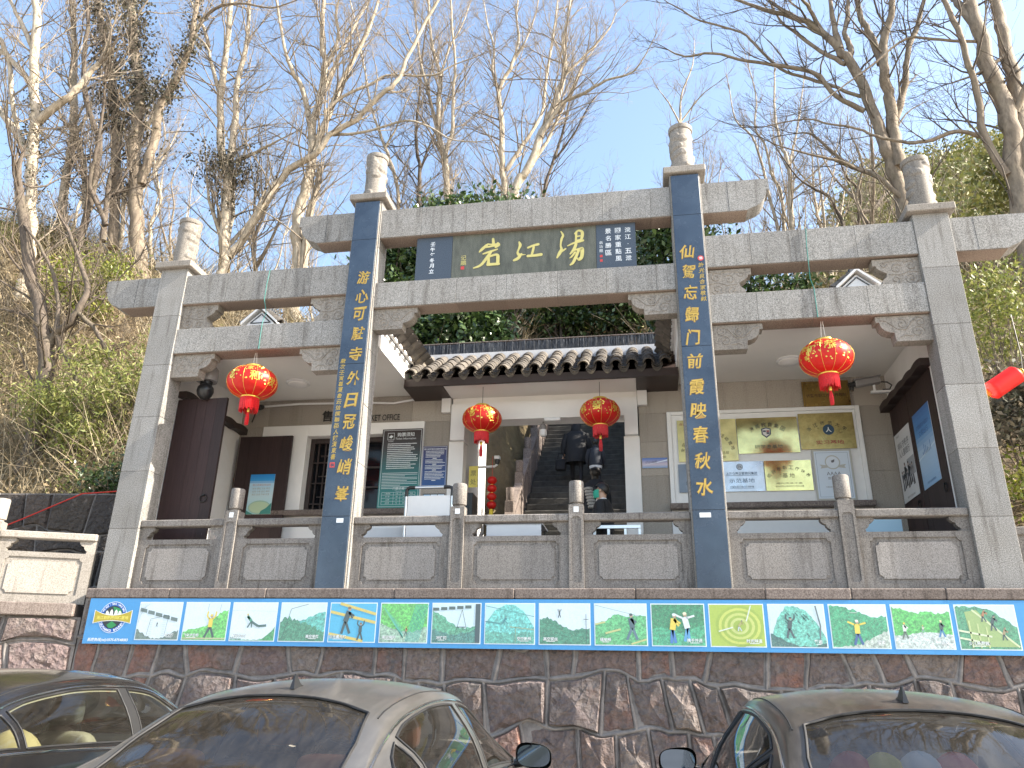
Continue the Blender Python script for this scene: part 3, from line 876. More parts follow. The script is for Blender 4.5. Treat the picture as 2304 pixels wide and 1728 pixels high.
# ================================================================== the banner of activity photographs
ban = thing('photo_banner', 'long blue banner board of sixteen activity photographs fixed to the wall', 'banner', (0, -0.1, 1.89))
fb = Frame((0, -0.125, 0))
MB().box(-5.885, 5.93, -0.122, -0.075, 1.895, 2.482).build('backing_board', 'dark_metal', ban)
BLUE = (0.0, 0.22, 0.58)
k = MB(); k.col = BLUE
rect(k, fb, -5.885, 5.93, 1.893, 2.484)
k.build('blue_print', 'faded_print', ban)
def fig(mb, fr, x, y, h, shirt, pants, hat=(0.75, 0.6, 0.05), arms='up', lean=0.0, d=0.003, legs=0.16):
    hd = h * 0.11
    mb.col = pants
    hipx = x - lean * h * 0.1
    line2(mb, fr, [(hipx, y + h * 0.48), (x - legs * h, y)], h * 0.10, d)
    line2(mb, fr, [(hipx, y + h * 0.48), (x + legs * h, y + 0.01 * h)], h * 0.10, d)
    mb.col = shirt
    line2(mb, fr, [(hipx, y + h * 0.44), (x + lean * h * 0.2, y + h * 0.82)], h * 0.2, d + 0.0004)
    sx, sy = x + lean * h * 0.2, y + h * 0.79
    if arms == 'up': A = [[(sx - .08 * h, sy), (sx - .2 * h, sy + .12 * h), (sx - .17 * h, sy + .32 * h)], [(sx + .08 * h, sy), (sx + .2 * h, sy + .12 * h), (sx + .22 * h, sy + .32 * h)]]
    elif arms == 'out': A = [[(sx - .08 * h, sy), (sx - .35 * h, sy + .12 * h)], [(sx + .08 * h, sy), (sx + .35 * h, sy + .08 * h)]]
    else: A = [[(sx, sy), (sx + .22 * h, sy - .14 * h)], [(sx, sy), (sx + .16 * h, sy - .22 * h)]]
    for a in A: line2(mb, fr, a, h * 0.07, d + 0.0004)
    mb.col = (0.45, 0.28, 0.2); disc2(mb, fr, sx + 0.02 * h, y + h * 0.90, hd * 0.6, d=d + 0.0008, n=10)
    mb.col = hat; disc2(mb, fr, sx + 0.01 * h, y + h * 0.945, hd * 0.62, hd * 0.45, d=d + 0.001, n=10)
CAP = ['悬空梯', '飞夺泸定桥', '勇闯夺命岛', '高空单杠', '巨无霸天梯', '高空绳网', '冲锋网', '空中断桥', '高空钢丝', '缅甸桥', '携手并进', '时光隧道', '攀岩', '溜索', '岩降', '少儿拓展园']
CAPX = [0.8, .2, .2, .75, .2, .2, .2, .8, .22, .2, .8, .8, .85, .85, .85, .3]
PALE = (0.62, 0.72, 0.80)
G1, G2, G3, TEAL = (0.06, 0.36, 0.12), (0.12, 0.48, 0.09), (0.04, 0.26, 0.18), (0.14, 0.52, 0.50)
DK = (0.03, 0.04, 0.05)
YEL = (0.72, 0.55, 0.04)
def photo(k, x0):
    W, H = 0.637, 0.492
    f = Frame((x0, -0.1255, 1.946))
    rg = random.Random(k + 40)
    mb = MB()
    mb.col = (0.72, 0.80, 0.86); rect(mb, f, 0, W, 0, H, 0.0)
    f = Frame((x0 + 0.012, -0.1255, 1.958)); w, h = W - 0.024, H - 0.024
    def fill(c, mi=0, d=0.0008): mb.mi = mi; mb.col = c; rect(mb, f, 0, w, 0, h, d); mb.mi = 0
    def hill(c, ys, d=0.0014, rough=0.03, mi=1):
        mb.mi = mi; mb.col = c
        n = 26; pts = []
        for i in range(n + 1):
            t = i / n * (len(ys) - 1); a = int(min(t, len(ys) - 2)); fr_ = t - a
            y = (ys[a] * (1 - fr_) + ys[a + 1] * fr_) * h + rg.uniform(-rough, rough) * h
            pts.append((i / n * w, min(h, max(0.004, y))))
        for i in range(n): poly2(mb, f, [(pts[i][0], 0), (pts[i + 1][0], 0), pts[i + 1], pts[i]], d)
        mb.mi = 0
    def ln(c, L, t=0.006, d=0.0026): mb.col = c; line2(mb, f, [(a * w, b * h) for a, b in L], t, d)
    if k == 0:
        fill(PALE)
        for i in range(5): mb.col = (0.10, 0.13, 0.13); poly2(mb, f, [((.02 + .19 * i) * w, (.86 - .06 * i) * h), ((.18 + .19 * i) * w, (.82 - .06 * i) * h), ((.18 + .19 * i) * w, (.72 - .06 * i) * h), ((.02 + .19 * i) * w, (.76 - .06 * i) * h)], 0.0026)
        ln(DK, [(.25, .05), (.3, .55), (.72, .66), (.68, .1)], 0.004)
        for i in range(9): ln((0.3, .35, .38), [(.3, .1 + .05 * i), (.36, .11 + .05 * i)], .003); ln((0.3, .35, .38), [(.6, .1 + .05 * i), (.66, .11 + .05 * i)], .003)
        for i in range(6): ln((0.25, .3, .33), [(.02 + .05 * i, .98), (.0 + .06 * i * .2, .35 + .1 * i)], .002)
        hill((0.10, 0.14, 0.13), [.28, .12, .02, .02, .15, .25], 0.0022); fig(mb, f, .47 * w, .34 * h, .13 * h, DK, DK, DK, 'side')
    elif k == 1:
        fill(PALE); hill(G2, [.22, .28, .3, .36, .55, .75, .8]); ln((0.45, .42, .25), [(0, .04), (1, .04)], .016)
        fig(mb, f, .62 * w, .06 * h, .64 * h, YEL, DK, YEL, 'up', legs=.22); ln(DK, [(.52, .78), (.53, .98)], .003); ln(DK, [(.8, .78), (.82, .98)], .003)
    elif k == 2:
        fill((.66, .75, .82)); ln((.4, .45, .5), [(0, .8), (1, .78)], .003); hill((.3, .42, .45), [.1, .06, .03, .02, .06, .12])
        fig(mb, f, .42 * w, .34 * h, .38 * h, (.05, .25, .16), (.05, .1, .1), YEL, 'side', -1.2); ln((.05, .1, .1), [(.45, .5), (.62, .38), (.8, .4)], .03); hill((.05, .3, .1), [0, 0, 0, 0, .1, .35], .002)
    elif k == 3:
        fill((.60, .72, .78)); hill((.10, .42, .38), [.3, .4, .5, .6, .72, .78]); hill((.05, .22, .13), [.55, .62, .5, .45, .35, .25], .002, .06); ln(DK, [(.08, .1), (.22, .85), (.6, .98)], .005)
    elif k == 4:
        fill((.06, .40, .66))
        for a, b in (((.0, .78), (1., .5)), ((.2, 1.), (1., .72)), ((.0, .2), (.75, .02))): ln((.62, .48, .10), [a, b], .035)
        fig(mb, f, .36 * w, .2 * h, .72 * h, DK, DK, (.2, .1, .05), 'side', .4); fig(mb, f, .68 * w, .04 * h, .46 * h, DK, DK, (.2, .1, .05), 'up')
    elif k == 5:
        fill(G2, 1); hill((.3, .45, .35), [.5, .4, .3, .25, .3, .4], .002)
        for i in range(10): ln((.12, .5, .42), [(.02 + .05 * i, .95 - .06 * i), (.5, .1)], .004); ln((.05, .42, .36), [(.55 + .03 * i, .02), (.75 + .03 * i, .98)], .006)
        fig(mb, f, .56 * w, .18 * h, .22 * h, (.4, .2, .1), DK, YEL, 'side')
    elif k == 6:
        fill((.58, .72, .80)); hill((.10, .36, .22), [.8, .7, .5, .35, .4, .5]); hill((.06, .2, .18), [.35, .3, .2, .25, .3, .4], .002)
        for i in range(5): mb.col = (.06, .08, .08); rect(mb, f, (.0 + .17 * i) * w, (.13 + .17 * i) * w, (.82 + .015 * i) * h, (.90 + .015 * i) * h, .0026)
        ln(DK, [(.45, .05), (.62, .85), (.78, .05)], .005); ln(DK, [(.52, .4), (.70, .4)], .01); mb.col = (.03, .04, .06); rect(mb, f, .9 * w, w, 0, h, .0026)
    elif k == 7:
        fill((.45, .70, .78)); hill(TEAL, [.5, .85, .98, .97, .8, .4], .0014, .01); hill((.10, .36, .30), [.3, .3, .25, .25, .3, .3], .002)
        ln((.05, .2, .22), [(0, .95), (1, .68)], .006); ln((.05, .2, .22), [(0, .55), (.3, .5)], .014); ln((.3, .35, .2), [(.5, .42), (1, .35)], .010); ln((.2, .3, .2), [(.62, .42), (.62, .02)], .01)
        fig(mb, f, .4 * w, .48 * h, .2 * h, (.05, .2, .25), (.05, .2, .25), DK, 'side', .5, legs=.4)
    elif k == 8:
        fill((.62, .72, .82)); hill((.04, .20, .12), [.62, .66, .55, .42, .36, .4, .38]); ln(DK, [(.93, .02), (.93, .75)], .006); ln(DK, [(.88, .62), (.98, .62)], .006)
        fig(mb, f, .4 * w, .66 * h, .2 * h, DK, DK, DK, 'up')
    elif k == 9:
        fill((.60, .74, .80)); hill((.10, .42, .16), [.5, .6, .75, .7, .72, .7]); ln((.5, .5, .2), [(0, .5), (.2, .56)], .02); ln((.5, .5, .2), [(.2, .28), (.5, .38)], .022); ln((.5, .5, .2), [(.7, .02), (1, .14)], .02)
        fig(mb, f, .72 * w, .12 * h, .66 * h, (.05, .08, .12), (.08, .14, .2), DK, 'side', -.2, legs=.2); ln(DK, [(.0, .98), (.9, .7)], .003)
    elif k == 10:
        fill((.02, .20, .08), 1); hill((.05, .35, .18), [.4, .45, .35, .3, .4, .5], .002)
        fig(mb, f, .40 * w, .05 * h, .74 * h, YEL, (.04, .16, .5), (.7, .75, .8), 'side', .2, legs=.07); fig(mb, f, .66 * w, .1 * h, .72 * h, (.65, .7, .75), (.08, .3, .6), (.75, .72, .5), 'out', -.3, legs=.08)
    elif k == 11:
        fill((.36, .46, .03), 0)
        for i in range(7):
            mb.col = (.48 + .03 * (i % 2), .56, .06 + .02 * i) if i % 2 else (.30, .40, .02)
            disc2(mb, f, .55 * w, .48 * h, (.45 - .055 * i) * w, (.5 - .06 * i) * h, .001 + .0002 * i, 22)
        fig(mb, f, .55 * w, .36 * h, .26 * h, (.4, .36, .1), (.5, .55, .6), DK, 'side', 1.0, d=.004); ln((.65, .7, .6), [(.15, .35), (.42, .45)], .014, .004); ln((.65, .7, .6), [(.78, .98), (.68, .6)], .014, .004)
    elif k == 12:
        fill((.55, .66, .74)); hill((.13, .46, .38), [.2, .7, .98, .97, .9, .6, .2], .0014, .03); hill((.03, .1, .10), [.3, .2, .05, .02, .02, .1], .002)
        for i in range(9): a, b = rg.uniform(.25, .75), rg.uniform(.15, .85); ln((.03, .12, .11), [(a, b), (a + .05, b - .08)], .014)
        fig(mb, f, .36 * w, .2 * h, .52 * h, DK, (.04, .05, .07), DK, 'up', .2); ln((.1, .12, .14), [(.86, .98), (.92, .5), (.88, .05)], .016)
    elif k == 13:
        fill(PALE); hill((.04, .30, .14), [.98, .96, .9, .8, .7, .75]); hill((.42, .48, .44), [.0, .02, .05, .15, .3, .4], .002)
        fig(mb, f, .46 * w, .06 * h, .6 * h, YEL, (.02, .06, .25), (.7, .7, .6), 'out', legs=.16); ln((.6, .65, .6), [(.36, .82), (.5, .82)], .005)
    elif k == 14:
        fill((.62, .72, .68)); hill((.08, .42, .08), [.95, .9, .8, .86, .8, .85]); hill((.50, .56, .56), [.3, .3, .35, .38, .36, .3], .002, .015)
        fig(mb, f, .18 * w, .22 * h, .38 * h, (.62, .66, .66), (.1, .12, .1), YEL, 'side'); fig(mb, f, .5 * w, .36 * h, .18 * h, (.6, .62, .5), (.2, .3, .3), YEL, 'side'); fig(mb, f, .82 * w, .26 * h, .4 * h, DK, (.04, .16, .4), (.75, .7, .4), 'side')
    else:
        fill((.55, .68, .76)); hill((.05, .24, .12), [.98, .97, .95, .9, .7, .5]); mb.col = (.28, .38, .12); poly2(mb, f, [(.15 * w, .85 * h), (.35 * w, .9 * h), (.95 * w, .05 * h), (.2 * w, .05 * h)], .002)
        ln((.55, .60, .35), [(.28, .9), (.98, .05)], .02); ln((.6, .65, .45), [(.0, .42), (.55, .28)], .02); ln((.6, .65, .45), [(.0, .25), (.5, .12)], .02)
        for a in (.2, .34, .48): ln((.45, .52, .22), [(a, .02), (a, .75 - a * .5)], .016)
        fig(mb, f, .46 * w, .62 * h, .3 * h, (.35, .14, .05), DK, DK, 'side', .6); fig(mb, f, .6 * w, .42 * h, .36 * h, DK, DK, DK, 'side', .5); fig(mb, f, .76 * w, .2 * h, .3 * h, (.3, .2, .1), DK, (.2, .1, .05), 'side', .5)
    mb.mi = 0; mb.col = (0.02, 0.03, 0.04)
    cx = CAPX[k] * w; s = CAP[k]
    tw = 0.045 * len(s)
    cx = min(max(cx, tw / 2 + 0.015), w - tw / 2 - 0.015)
    put_text(mb, f, s, cx + .002, 0.058 - .002, 0.044, 0.0062, bold=0.03)
    mb.col = (0.85, 0.88, 0.9)
    put_text(mb, f, s, cx, 0.058, 0.043, 0.0068, bold=0.012)
    line2(mb, f, [(cx - tw * .3, 0.030), (cx + tw * .3, 0.030)], 0.006, 0.0068)
    mb.build('photograph', ['faded_print', 'faded_mottled'], ban)
for k in range(16): photo(k, -5.122 + 0.6815 * k)
# emblem and telephone line at the left end
f = Frame((-5.50, -0.126, 2.235)); mb = MB()
mb.col = (0.75, 0.82, 0.9); disc2(mb, f, 0, 0, .205, .205, 0, 40)
mb.col = (0.0, 0.10, 0.42); disc2(mb, f, 0, 0, .198, .198, .0006, 40)
mb.col = (0.02, 0.03, 0.04); disc2(mb, f, 0, 0, .15, .15, .0012, 32)
mb.col = (0.02, 0.25, 0.08); poly2(mb, f, [(-.02, .14), (.1, .11), (.14, .04), (.02, .06)], .0018); poly2(mb, f, [(-.07, -.10), (0, -.05), (.08, -.1), (.02, -.14), (-.03, -.14)], .0018)
mb.col = (0.75, 0.78, 0.72)
for a in (-.09, -.03, .04, .10): poly2(mb, f, [(a - .03, .02), (a + .03, .02), (a + .02, .09 - abs(a) * .3), (a, .115 - abs(a) * .3), (a - .02, .08)], .0024)
for q, ch in enumerate('OUTWARD BOUND'):
    a = R(-150 + 120 * q / 12)
    mb.col = (0.85, 0.88, 0.9)
    put_text(mb, f, ch, .174 * math.cos(a), .174 * math.sin(a), .032, .0024, bold=.02, rotd=math.degrees(a) + 90) if ch != ' ' else None
for q, ch in enumerate('WU XIE - TANG JIANG YAN'):
    a = R(150 - 120 * q / 22)
    if ch != ' ': put_text(mb, f, ch, .174 * math.cos(a), .174 * math.sin(a), .026 if ch != '-' else .006, .0024, bold=.02, rotd=math.degrees(a) - 90)
def ribbon(gw, yy, d, c):
    mb.col = c
    n = 16; T = []; B = []
    for i in range(n + 1):
        x = -gw + 2 * gw * i / n
        T.append((x, .02 + yy + .065 * (abs(x) / gw) ** 2)); B.append((x, -.035 - yy - .035 * (abs(x) / gw) ** 2))
    for i in range(n): poly2(mb, f, [B[i], B[i + 1], T[i + 1], T[i]], d)
ribbon(.285, .012, .003, (0.8, 0.84, 0.86)); ribbon(.275, .004, .0036, (0.42, 0.34, 0.04))
mb.col = (0.70, 0.62, 0.12)
put_text(mb, f, '汤江岩拓展训练基地', 0, -.008, .055, .0042, bold=.03, w=.48)
mb.col = (0.85, 0.88, 0.9)
put_text(mb, f, '拓展热线(tel):0575-87548083', -.01, -.292, .05, .002, bold=.012, shear=.15, w=.60)
mb.build('emblem_print', 'print', ban)
# ================================================================== ticket building behind the gateway
YB = 2.6
m = NM('roof_tile')
p = m.pos()
oi = m.n('ShaderNodeObjectInfo')
c = m.ramp(m.noise(p, 7, 6, 0.7), [(0.3, (0.055, 0.05, 0.045)), (0.55, (0.12, 0.105, 0.09)), (0.75, (0.27, 0.22, 0.15))])
c = m.mix(1.0, c, m.ramp(oi.outputs['Random'], [(0, 0.65), (1, 1.25)]), 'MULTIPLY')
m.base(Base__Color=c, Roughness=0.9); m.bump(m.noise(p, 60, 4), 0.5, 0.006)
m = NM('ridge_tile')
p = m.pos((1, 1, 0.15))
c = m.ramp(m.noise(p, 60, 3, 0.8), [(0.38, (0.05, 0.055, 0.065)), (0.58, (0.13, 0.14, 0.155)), (0.72, (0.42, 0.42, 0.42))])
m.base(Base__Color=c, Roughness=0.85)
m = NM('aged_plaster')
p = m.pos()
c = m.ramp(m.noise(m.pos((3, 3, 0.6)), 2.4, 6, 0.7), [(0.3, (0.76, 0.76, 0.76)), (0.62, (0.70, 0.70, 0.70)), (0.85, (0.36, 0.35, 0.34))])
m.base(Base__Color=c, Roughness=0.9)
m = NM('door_wood')
p = m.pos((9, 9, 0.6))
oi = m.n('ShaderNodeObjectInfo')
c = m.ramp(m.noise(p, 6, 6, 0.7), [(0.25, (0.022, 0.011, 0.011)), (0.75, (0.048, 0.024, 0.023))])
c = m.mix(1.0, c, m.ramp(oi.outputs['Random'], [(0, 0.75), (1, 1.2)]), 'MULTIPLY')
c = m.mix(m.ramp(m.noise(m.pos((22, 22, 3.5)), 1.6, 4, 0.7), [(0.74, 0.0), (0.78, 0.9)]), c, (0.55, 0.53, 0.52))
m.base(Base__Color=c, Roughness=0.6); m.bump(m.noise(p, 10, 4), 0.35, 0.004)
m = NM('dark_glass')
m.base(Base__Color=(0.008, 0.009, 0.012), Roughness=0.08)
m.set(m.b, 'Specular IOR Level', 0.35)

bld = thing('ticket_building', 'white and granite ticket office with grey tiled roof behind the gateway', 'building', (0, 3.0, 2.62))
# rear wall bodies left and right of the passage
for s in (-1, 1):
    a, b = sorted((s * 1.64, s * 5.78))
    w = MB()
    if s > 0: w.box(a, b, YB + 0.012, YB + 0.25, 2.62, 6.31)
    else:
        w.box(a, -4.27, YB + 0.012, YB + 0.25, 2.62, 6.31); w.box(-2.62, b, YB + 0.012, YB + 0.25, 2.62, 6.31)
        w.box(-4.27, -2.62, YB + 0.012, YB + 0.25, 2.62, 4.23); w.box(-4.27, -2.62, YB + 0.012, YB + 0.25, 5.59, 6.31)
    wl = w.build('wall', 'plaster', bld)
    # granite facing slabs
    def slab(x0, x1, z0, z1):
        a, b = sorted((s * x0, s * x1))
        MB().cbox(a + 0.0012, b - 0.0012, YB, YB + 0.0115, z0 + 0.0012, z1 - 0.0012, 0.002).build('granite_slab', 'wall_granite', wl)
    xs = [1.64, 2.35, 3.05, 3.75, 4.45, 5.10, 5.78]
    for q in range(len(xs) - 1): slab(xs[q], xs[q + 1], 5.80, 6.309)
    for (za, zb) in ((2.63, 3.3), (3.3, 4.0), (4.0, 4.72), (4.72, 5.3), (5.3, 5.80)):
        slab(1.64, 2.10, za, zb); slab(5.15, 5.78, za, zb)
    # white board with a raised border
    X0, X1 = 2.10, 5.15
    def bx(x0, x1, y0, y1, z0, z1, name, mat='plaster', ch=0.004):
        a, b = sorted((s * x0, s * x1))
        return MB().cbox(a, b, y0, y1, z0, z1, ch).build(name, mat, wl)
    if s > 0:
        bx(X0 + 0.07, X1 - 0.07, YB - 0.03, YB + 0.011, 4.231, 5.74, 'white_panel', 'white_paint')
        bx(X0, X0 + 0.069, YB - 0.055, YB + 0.011, 4.231, 5.80, 'frame', 'white_paint'); bx(X1 - 0.069, X1, YB - 0.055, YB + 0.011, 4.231, 5.80, 'frame', 'white_paint')
        bx(X0 + 0.07, X1 - 0.07, YB - 0.055, YB + 0.011, 5.741, 5.80, 'frame', 'white_paint')
    else:
        bx(4.27, X1 - 0.005, YB - 0.045, YB + 0.011, 4.231, 5.80, 'white_panel', 'plaster')
        bx(X0, 2.62, YB - 0.045, YB + 0.011, 4.231, 5.80, 'white_panel', 'plaster')
        bx(2.621, 4.269, YB - 0.045, YB + 0.011, 5.59, 5.80, 'white_panel', 'plaster')
    bx(X0 - 0.02, X1 + 0.02, YB - 0.16, YB + 0.011, 4.14, 4.23, 'window_sill', 'coping_stone', 0.01)
    bx(X0 - 0.0, X1 - 0.0, YB - 0.02, YB + 0.011, 2.63, 4.139, 'lower_panel', 'white_paint')
# lattice ticket window
win = MB().box(-4.27, -2.62, YB + 0.20, YB + 0.23, 4.23, 5.59).build('window', 'dark_glass', bld)
fw = MB()
for a, b, c_, d in ((-4.27, -4.19, 4.23, 5.59), (-2.70, -2.62, 4.23, 5.59), (-4.19, -2.70, 5.50, 5.59), (-4.19, -2.70, 4.23, 4.30), (-3.49, -3.40, 4.30, 5.50)): fw.cbox(a, b, YB + 0.13, YB + 0.199, c_, d, 0.004)
fw.build('window_frame', 'dark_wood', win)
lt = MB()
for q in range(5):
    x = -4.12 + q * 0.13
    lt.box(x, x + 0.022, YB + 0.15, YB + 0.18, 4.30, 5.50)
for q in range(9):
    z = 4.38 + q * 0.125
    xo = -4.19 + (q % 3) * 0.13
    lt.box(xo, xo + 0.42, YB + 0.151, YB + 0.179, z, z + 0.022)
lt.build('lattice', 'dark_wood', win)
pw = MB(); fr = Frame((-3.62, YB + 0.145, 4.86)); rect(pw, fr, 0, .11, 0, .13); rect(pw, fr, -.09, 0.0, -.08, .03); pw.build('paper_notice', 'white_letter', win)
lb = MB(); lb.box(-3.38, -2.72, YB + 0.15, YB + 0.18, 5.02, 5.05); lb.box(-3.38, -2.72, YB + 0.15, YB + 0.18, 4.66, 4.69); lb.build('glazing_bar', 'dark_wood', win)

# ceilings of the two side bays, with their fascias and round lamps
for s in (-1, 1):
    a, b = sorted((s * 2.30, s * 5.78))
    MB().box(a, b, 0.37, YB + 0.2, 6.312, 6.42).build('ceiling', 'cream_ceiling', bld)
    f_ = MB(); fa, fc = sorted((s * 2.27, s * 2.299))
    f_.box(fa, fc, 0.37, 2.02, 6.314, 6.60)
    fo = f_.build('fascia', 'aged_plaster', bld)
    for q, (dz, dx) in enumerate(((6.601, 0.05), (6.665, 0.10))):
        xa, xc = sorted((s * (2.30 - dx), s * 2.40))
        MB().cbox(xa, xc, 0.37, 2.0, dz, dz + 0.06, 0.008).build('cornice', 'aged_plaster', fo)
    # outer side wall, arched doorway recess
    xa, xc = sorted((s * 5.62, s * 5.80))
    MB().box(xa, xc, 0.37, YB, 2.62, 6.311).build('side_wall', 'plaster', bld)
    xa, xc = sorted((s * 2.31, s * 5.78))
    MB().prism([(s * 2.42, 6.45), (s * 4.0, 6.62), (s * 5.78, 6.45)][::s], 0.40, 2.6).build('attic_roof', 'roof_tile', bld)
# arch reveal on the left side wall
ar = MB(); n = 16
pts = [(0.75, 2.62)] + [(1.62 + 0.92 * math.cos(math.pi - math.pi * k / n), 4.55 + 0.98 * math.sin(math.pi * k / n)) for k in range(n + 1)] + [(2.54, 2.62)]
ar.prism([(a, b) for a, b in pts], -5.619, -5.60, 'x')
ar.build('arch_panel', 'white_paint', bld)
# wavy tiled hoods above the side doors
for s in (-1, 1):
    hd = MB()
    n = 44; T = []; B = []
    for k in range(n + 1):
        y = 0.55 + 2.04 * k / n
        wv = 0.028 * abs(math.sin(math.pi * k / n * 5)) 
        T.append((y, 5.735 + wv + 0.03)); B.append((y, 5.665 + wv * 0.6))
    poly = B + T[::-1]
    xa, xc = sorted((s * 5.47, s * 5.62))
    hd.prism(poly if s > 0 else poly, xa, xc, 'x')
    hd.build('door_hood', 'dark_wood', bld)

# passage portal: white header with corbels, piers, soffit
hp = [(-1.60, 5.41), (-1.35, 5.41), (-1.35, 5.75), (1.40, 5.75), (1.40, 5.41), (1.62, 5.41), (1.62, 6.07), (-1.60, 6.07)]
MB().prism(hp, YB - 0.12, YB + 0.25).build('portal_header', 'plaster', bld)
for s in (-1, 1):
    a, b = sorted((s * 1.625, s * 1.79)); MB().cbox(a, b, YB - 0.10, YB - 0.001, 5.93, 6.25, 0.006).build('corbel', 'plaster', bld)
    a, b = sorted((s * 1.38, s * 1.639)); MB().box(a, b, YB - 0.02, YB + 0.24, 2.62, 5.408).build('pier', 'plaster', bld)
    a, b = sorted((s * 1.40, s * 1.60)); MB().box(a, b, YB + 0.251, 4.6, 2.62, 5.95 if s < 0 else 5.6).build('passage_wall', 'aged_plaster', bld)
MB().box(-1.62, 1.62, 1.95, YB + 0.25, 6.20, 6.26).build('soffit', 'cream_ceiling', bld)
MB().box(-1.60, 1.62, YB - 0.03, YB + 0.2, 6.072, 6.198).build('soffit_step', 'cream_ceiling', bld)
for s in (-1, 1):
    a, b = sorted((s * 1.625, s * 2.31)); MB().box(a, b, 1.90, YB, 6.19, 6.25).build('eave_boarding', 'dark_wood', bld)

# central tiled roof: a slope of curved tiles, each its own piece
YE, ZE, YR, ZR = 1.82, 6.36, 2.93, 7.06
sl = math.atan2(ZR - ZE, YR - YE)
roof = MB().prism([(YE + 0.05, ZE - 0.10), (YR, ZR - 0.09), (YR + 0.9, ZE + 0.2), (YR + 0.9, ZE - 0.12)], -2.30, 2.31, 'x').build('roof', 'dark_wood', bld)
MB().cbox(-2.28, 2.30, YE + 0.0, YE + 0.05, 6.17, 6.31, 0.004).build('eave_board', 'dark_wood', roof)
def arc_tile(r, span, L, t, up, lift, n=7):
    """curved tile along +y (upslope), origin at its lower end; up=1 cover, -1 pan"""
    mb = MB(); V = []
    for (y, dz) in ((0, lift), (L, 0)):
        for rr in (r, r - t):
            for k in range(n):
                a = -span / 2 + span * k / (n - 1)
                V.append((rr * math.sin(a), y, up * (rr * math.cos(a) - r * math.cos(span / 2)) + dz))
    F = []
    def I(e, q, k): return (e * 2 + q) * n + k
    for k in range(n - 1):
        F.append((I(0, 0, k), I(0, 0, k + 1), I(1, 0, k + 1), I(1, 0, k)))
        F.append((I(0, 1, k + 1), I(0, 1, k), I(1, 1, k), I(1, 1, k + 1)))
        F.append((I(0, 1, k), I(0, 1, k + 1), I(0, 0, k + 1), I(0, 0, k)))
    mb.add(V, F)
    return mb
cov = arc_tile(0.098, R(165), 0.24, 0.02, 1, 0.018).mesh('cover_tile', 'roof_tile', smooth=50)
pan = arc_tile(0.10, R(140), 0.26, 0.016, -1, 0.016).mesh('pan_tile', 'roof_tile', smooth=50)
dr = arc_tile(0.10, R(140), 0.14, 0.018, -1, 0.0)
n = 9; V = []
for k in range(n):
    a = -R(70) + R(140) * k / (n - 1)
    V.append((0.10 * math.sin(a), -0.012, -(0.10 * math.cos(a) - 0.10 * math.cos(R(70)))))
    V.append((0.10 * math.sin(a) * 0.95, -0.03, -(0.10 * math.cos(a) - 0.10 * math.cos(R(70))) - 0.045 * math.cos(a * 1.25)))
dr.add(V, [(2 * k, 2 * k + 1, 2 * k + 3, 2 * k + 2) for k in range(n - 1)])
drip = dr.mesh('drip_tile', 'roof_tile', smooth=50)
Lsl = math.hypot(YR - YE, ZR - ZE)
def lay(me, name, x, d, h, rz=0.0, base=None, par=None, pitch=None, axis=0):
    o = bpy.data.objects.new(name, me); COL.objects.link(o)
    o.parent = par or roof; o.matrix_parent_inverse = Matrix.Identity(4)
    M = (base or Matrix.Identity(4)) @ Matrix.Translation((x, 0, 0)) @ Matrix.Rotation(pitch if pitch is not None else sl, 4, 'X') @ Matrix.Translation((0, d, h)) @ Matrix.Rotation(rz, 4, 'Z')
    o.matrix_basis = M
    return o
NC = 17; pit = 0.268
B0 = Matrix.Translation((0, YE, ZE))
for cidx in range(NC):
    x = -2.18 + pit * cidx
    for q in range(9):
        d = 0.005 + q * (Lsl - 0.02) / 9
        lay(cov, 'cover_tile', x + rnd.uniform(-.006, .006), d + rnd.uniform(-.012, .012), 0.03 + rnd.uniform(-.004, .01), rnd.uniform(-.05, .05), B0)
    if cidx < NC - 1:
        lay(drip, 'drip_tile', x + pit / 2 + rnd.uniform(-.004, .004), -0.03, 0.022, rnd.uniform(-.03, .03), B0)
        for q in range(7):
            d = 0.04 + q * (Lsl - 0.06) / 7
            lay(pan, 'pan_tile', x + pit / 2, d + rnd.uniform(-.01, .01), 0.028 + rnd.uniform(-.003, .004), rnd.uniform(-.04, .04), B0)
# ridge: white strip and a row of upright tiles
MB().box(-2.42, 2.40, 2.94, 3.06, 6.95, 7.235).build('ridge_wall', 'white_paint', roof)
def uprights(p0, p1, z0, z1, name, par, w=0.05):
    mb = MB(); L = (Vector(p1) - Vector(p0)).length; d = (Vector(p1) - Vector(p0)).normalized()
    k = int(L / 0.024)
    nx = Vector((-d.y, d.x, 0))
    for i in range(k):
        c = Vector(p0) + d * (i + 0.5) * L / k
        ln = rnd.uniform(-.012, .012)
        h = 0.009
        P = []
        for (a, b) in ((-h, -w - ln), (h, -w - ln), (h, w + ln), (-h, w + ln)):
            for z, sk in ((z0, 0), (z1 - rnd.uniform(0, .01), rnd.uniform(-.006, .006))):
                q = c + d * (a + sk) + nx * b
                P.append((q.x, q.y, z))
        mb.add(P, [(0, 2, 3, 1), (2, 4, 5, 3), (4, 6, 7, 5), (6, 0, 1, 7), (1, 3, 5, 7)])
    o = mb.build(name, 'ridge_tile', par)
    o['kind'] = 'stuff'
    return o
uprights((-2.42, 3.0, 0), (2.40, 3.0, 0), 7.236, 7.44, 'ridge_tiles', roof)
MB().cbox(-2.42, 2.40, 2.945, 3.055, 7.441, 7.465, 0.006).build('ridge_cap', 'coping_stone', roof)
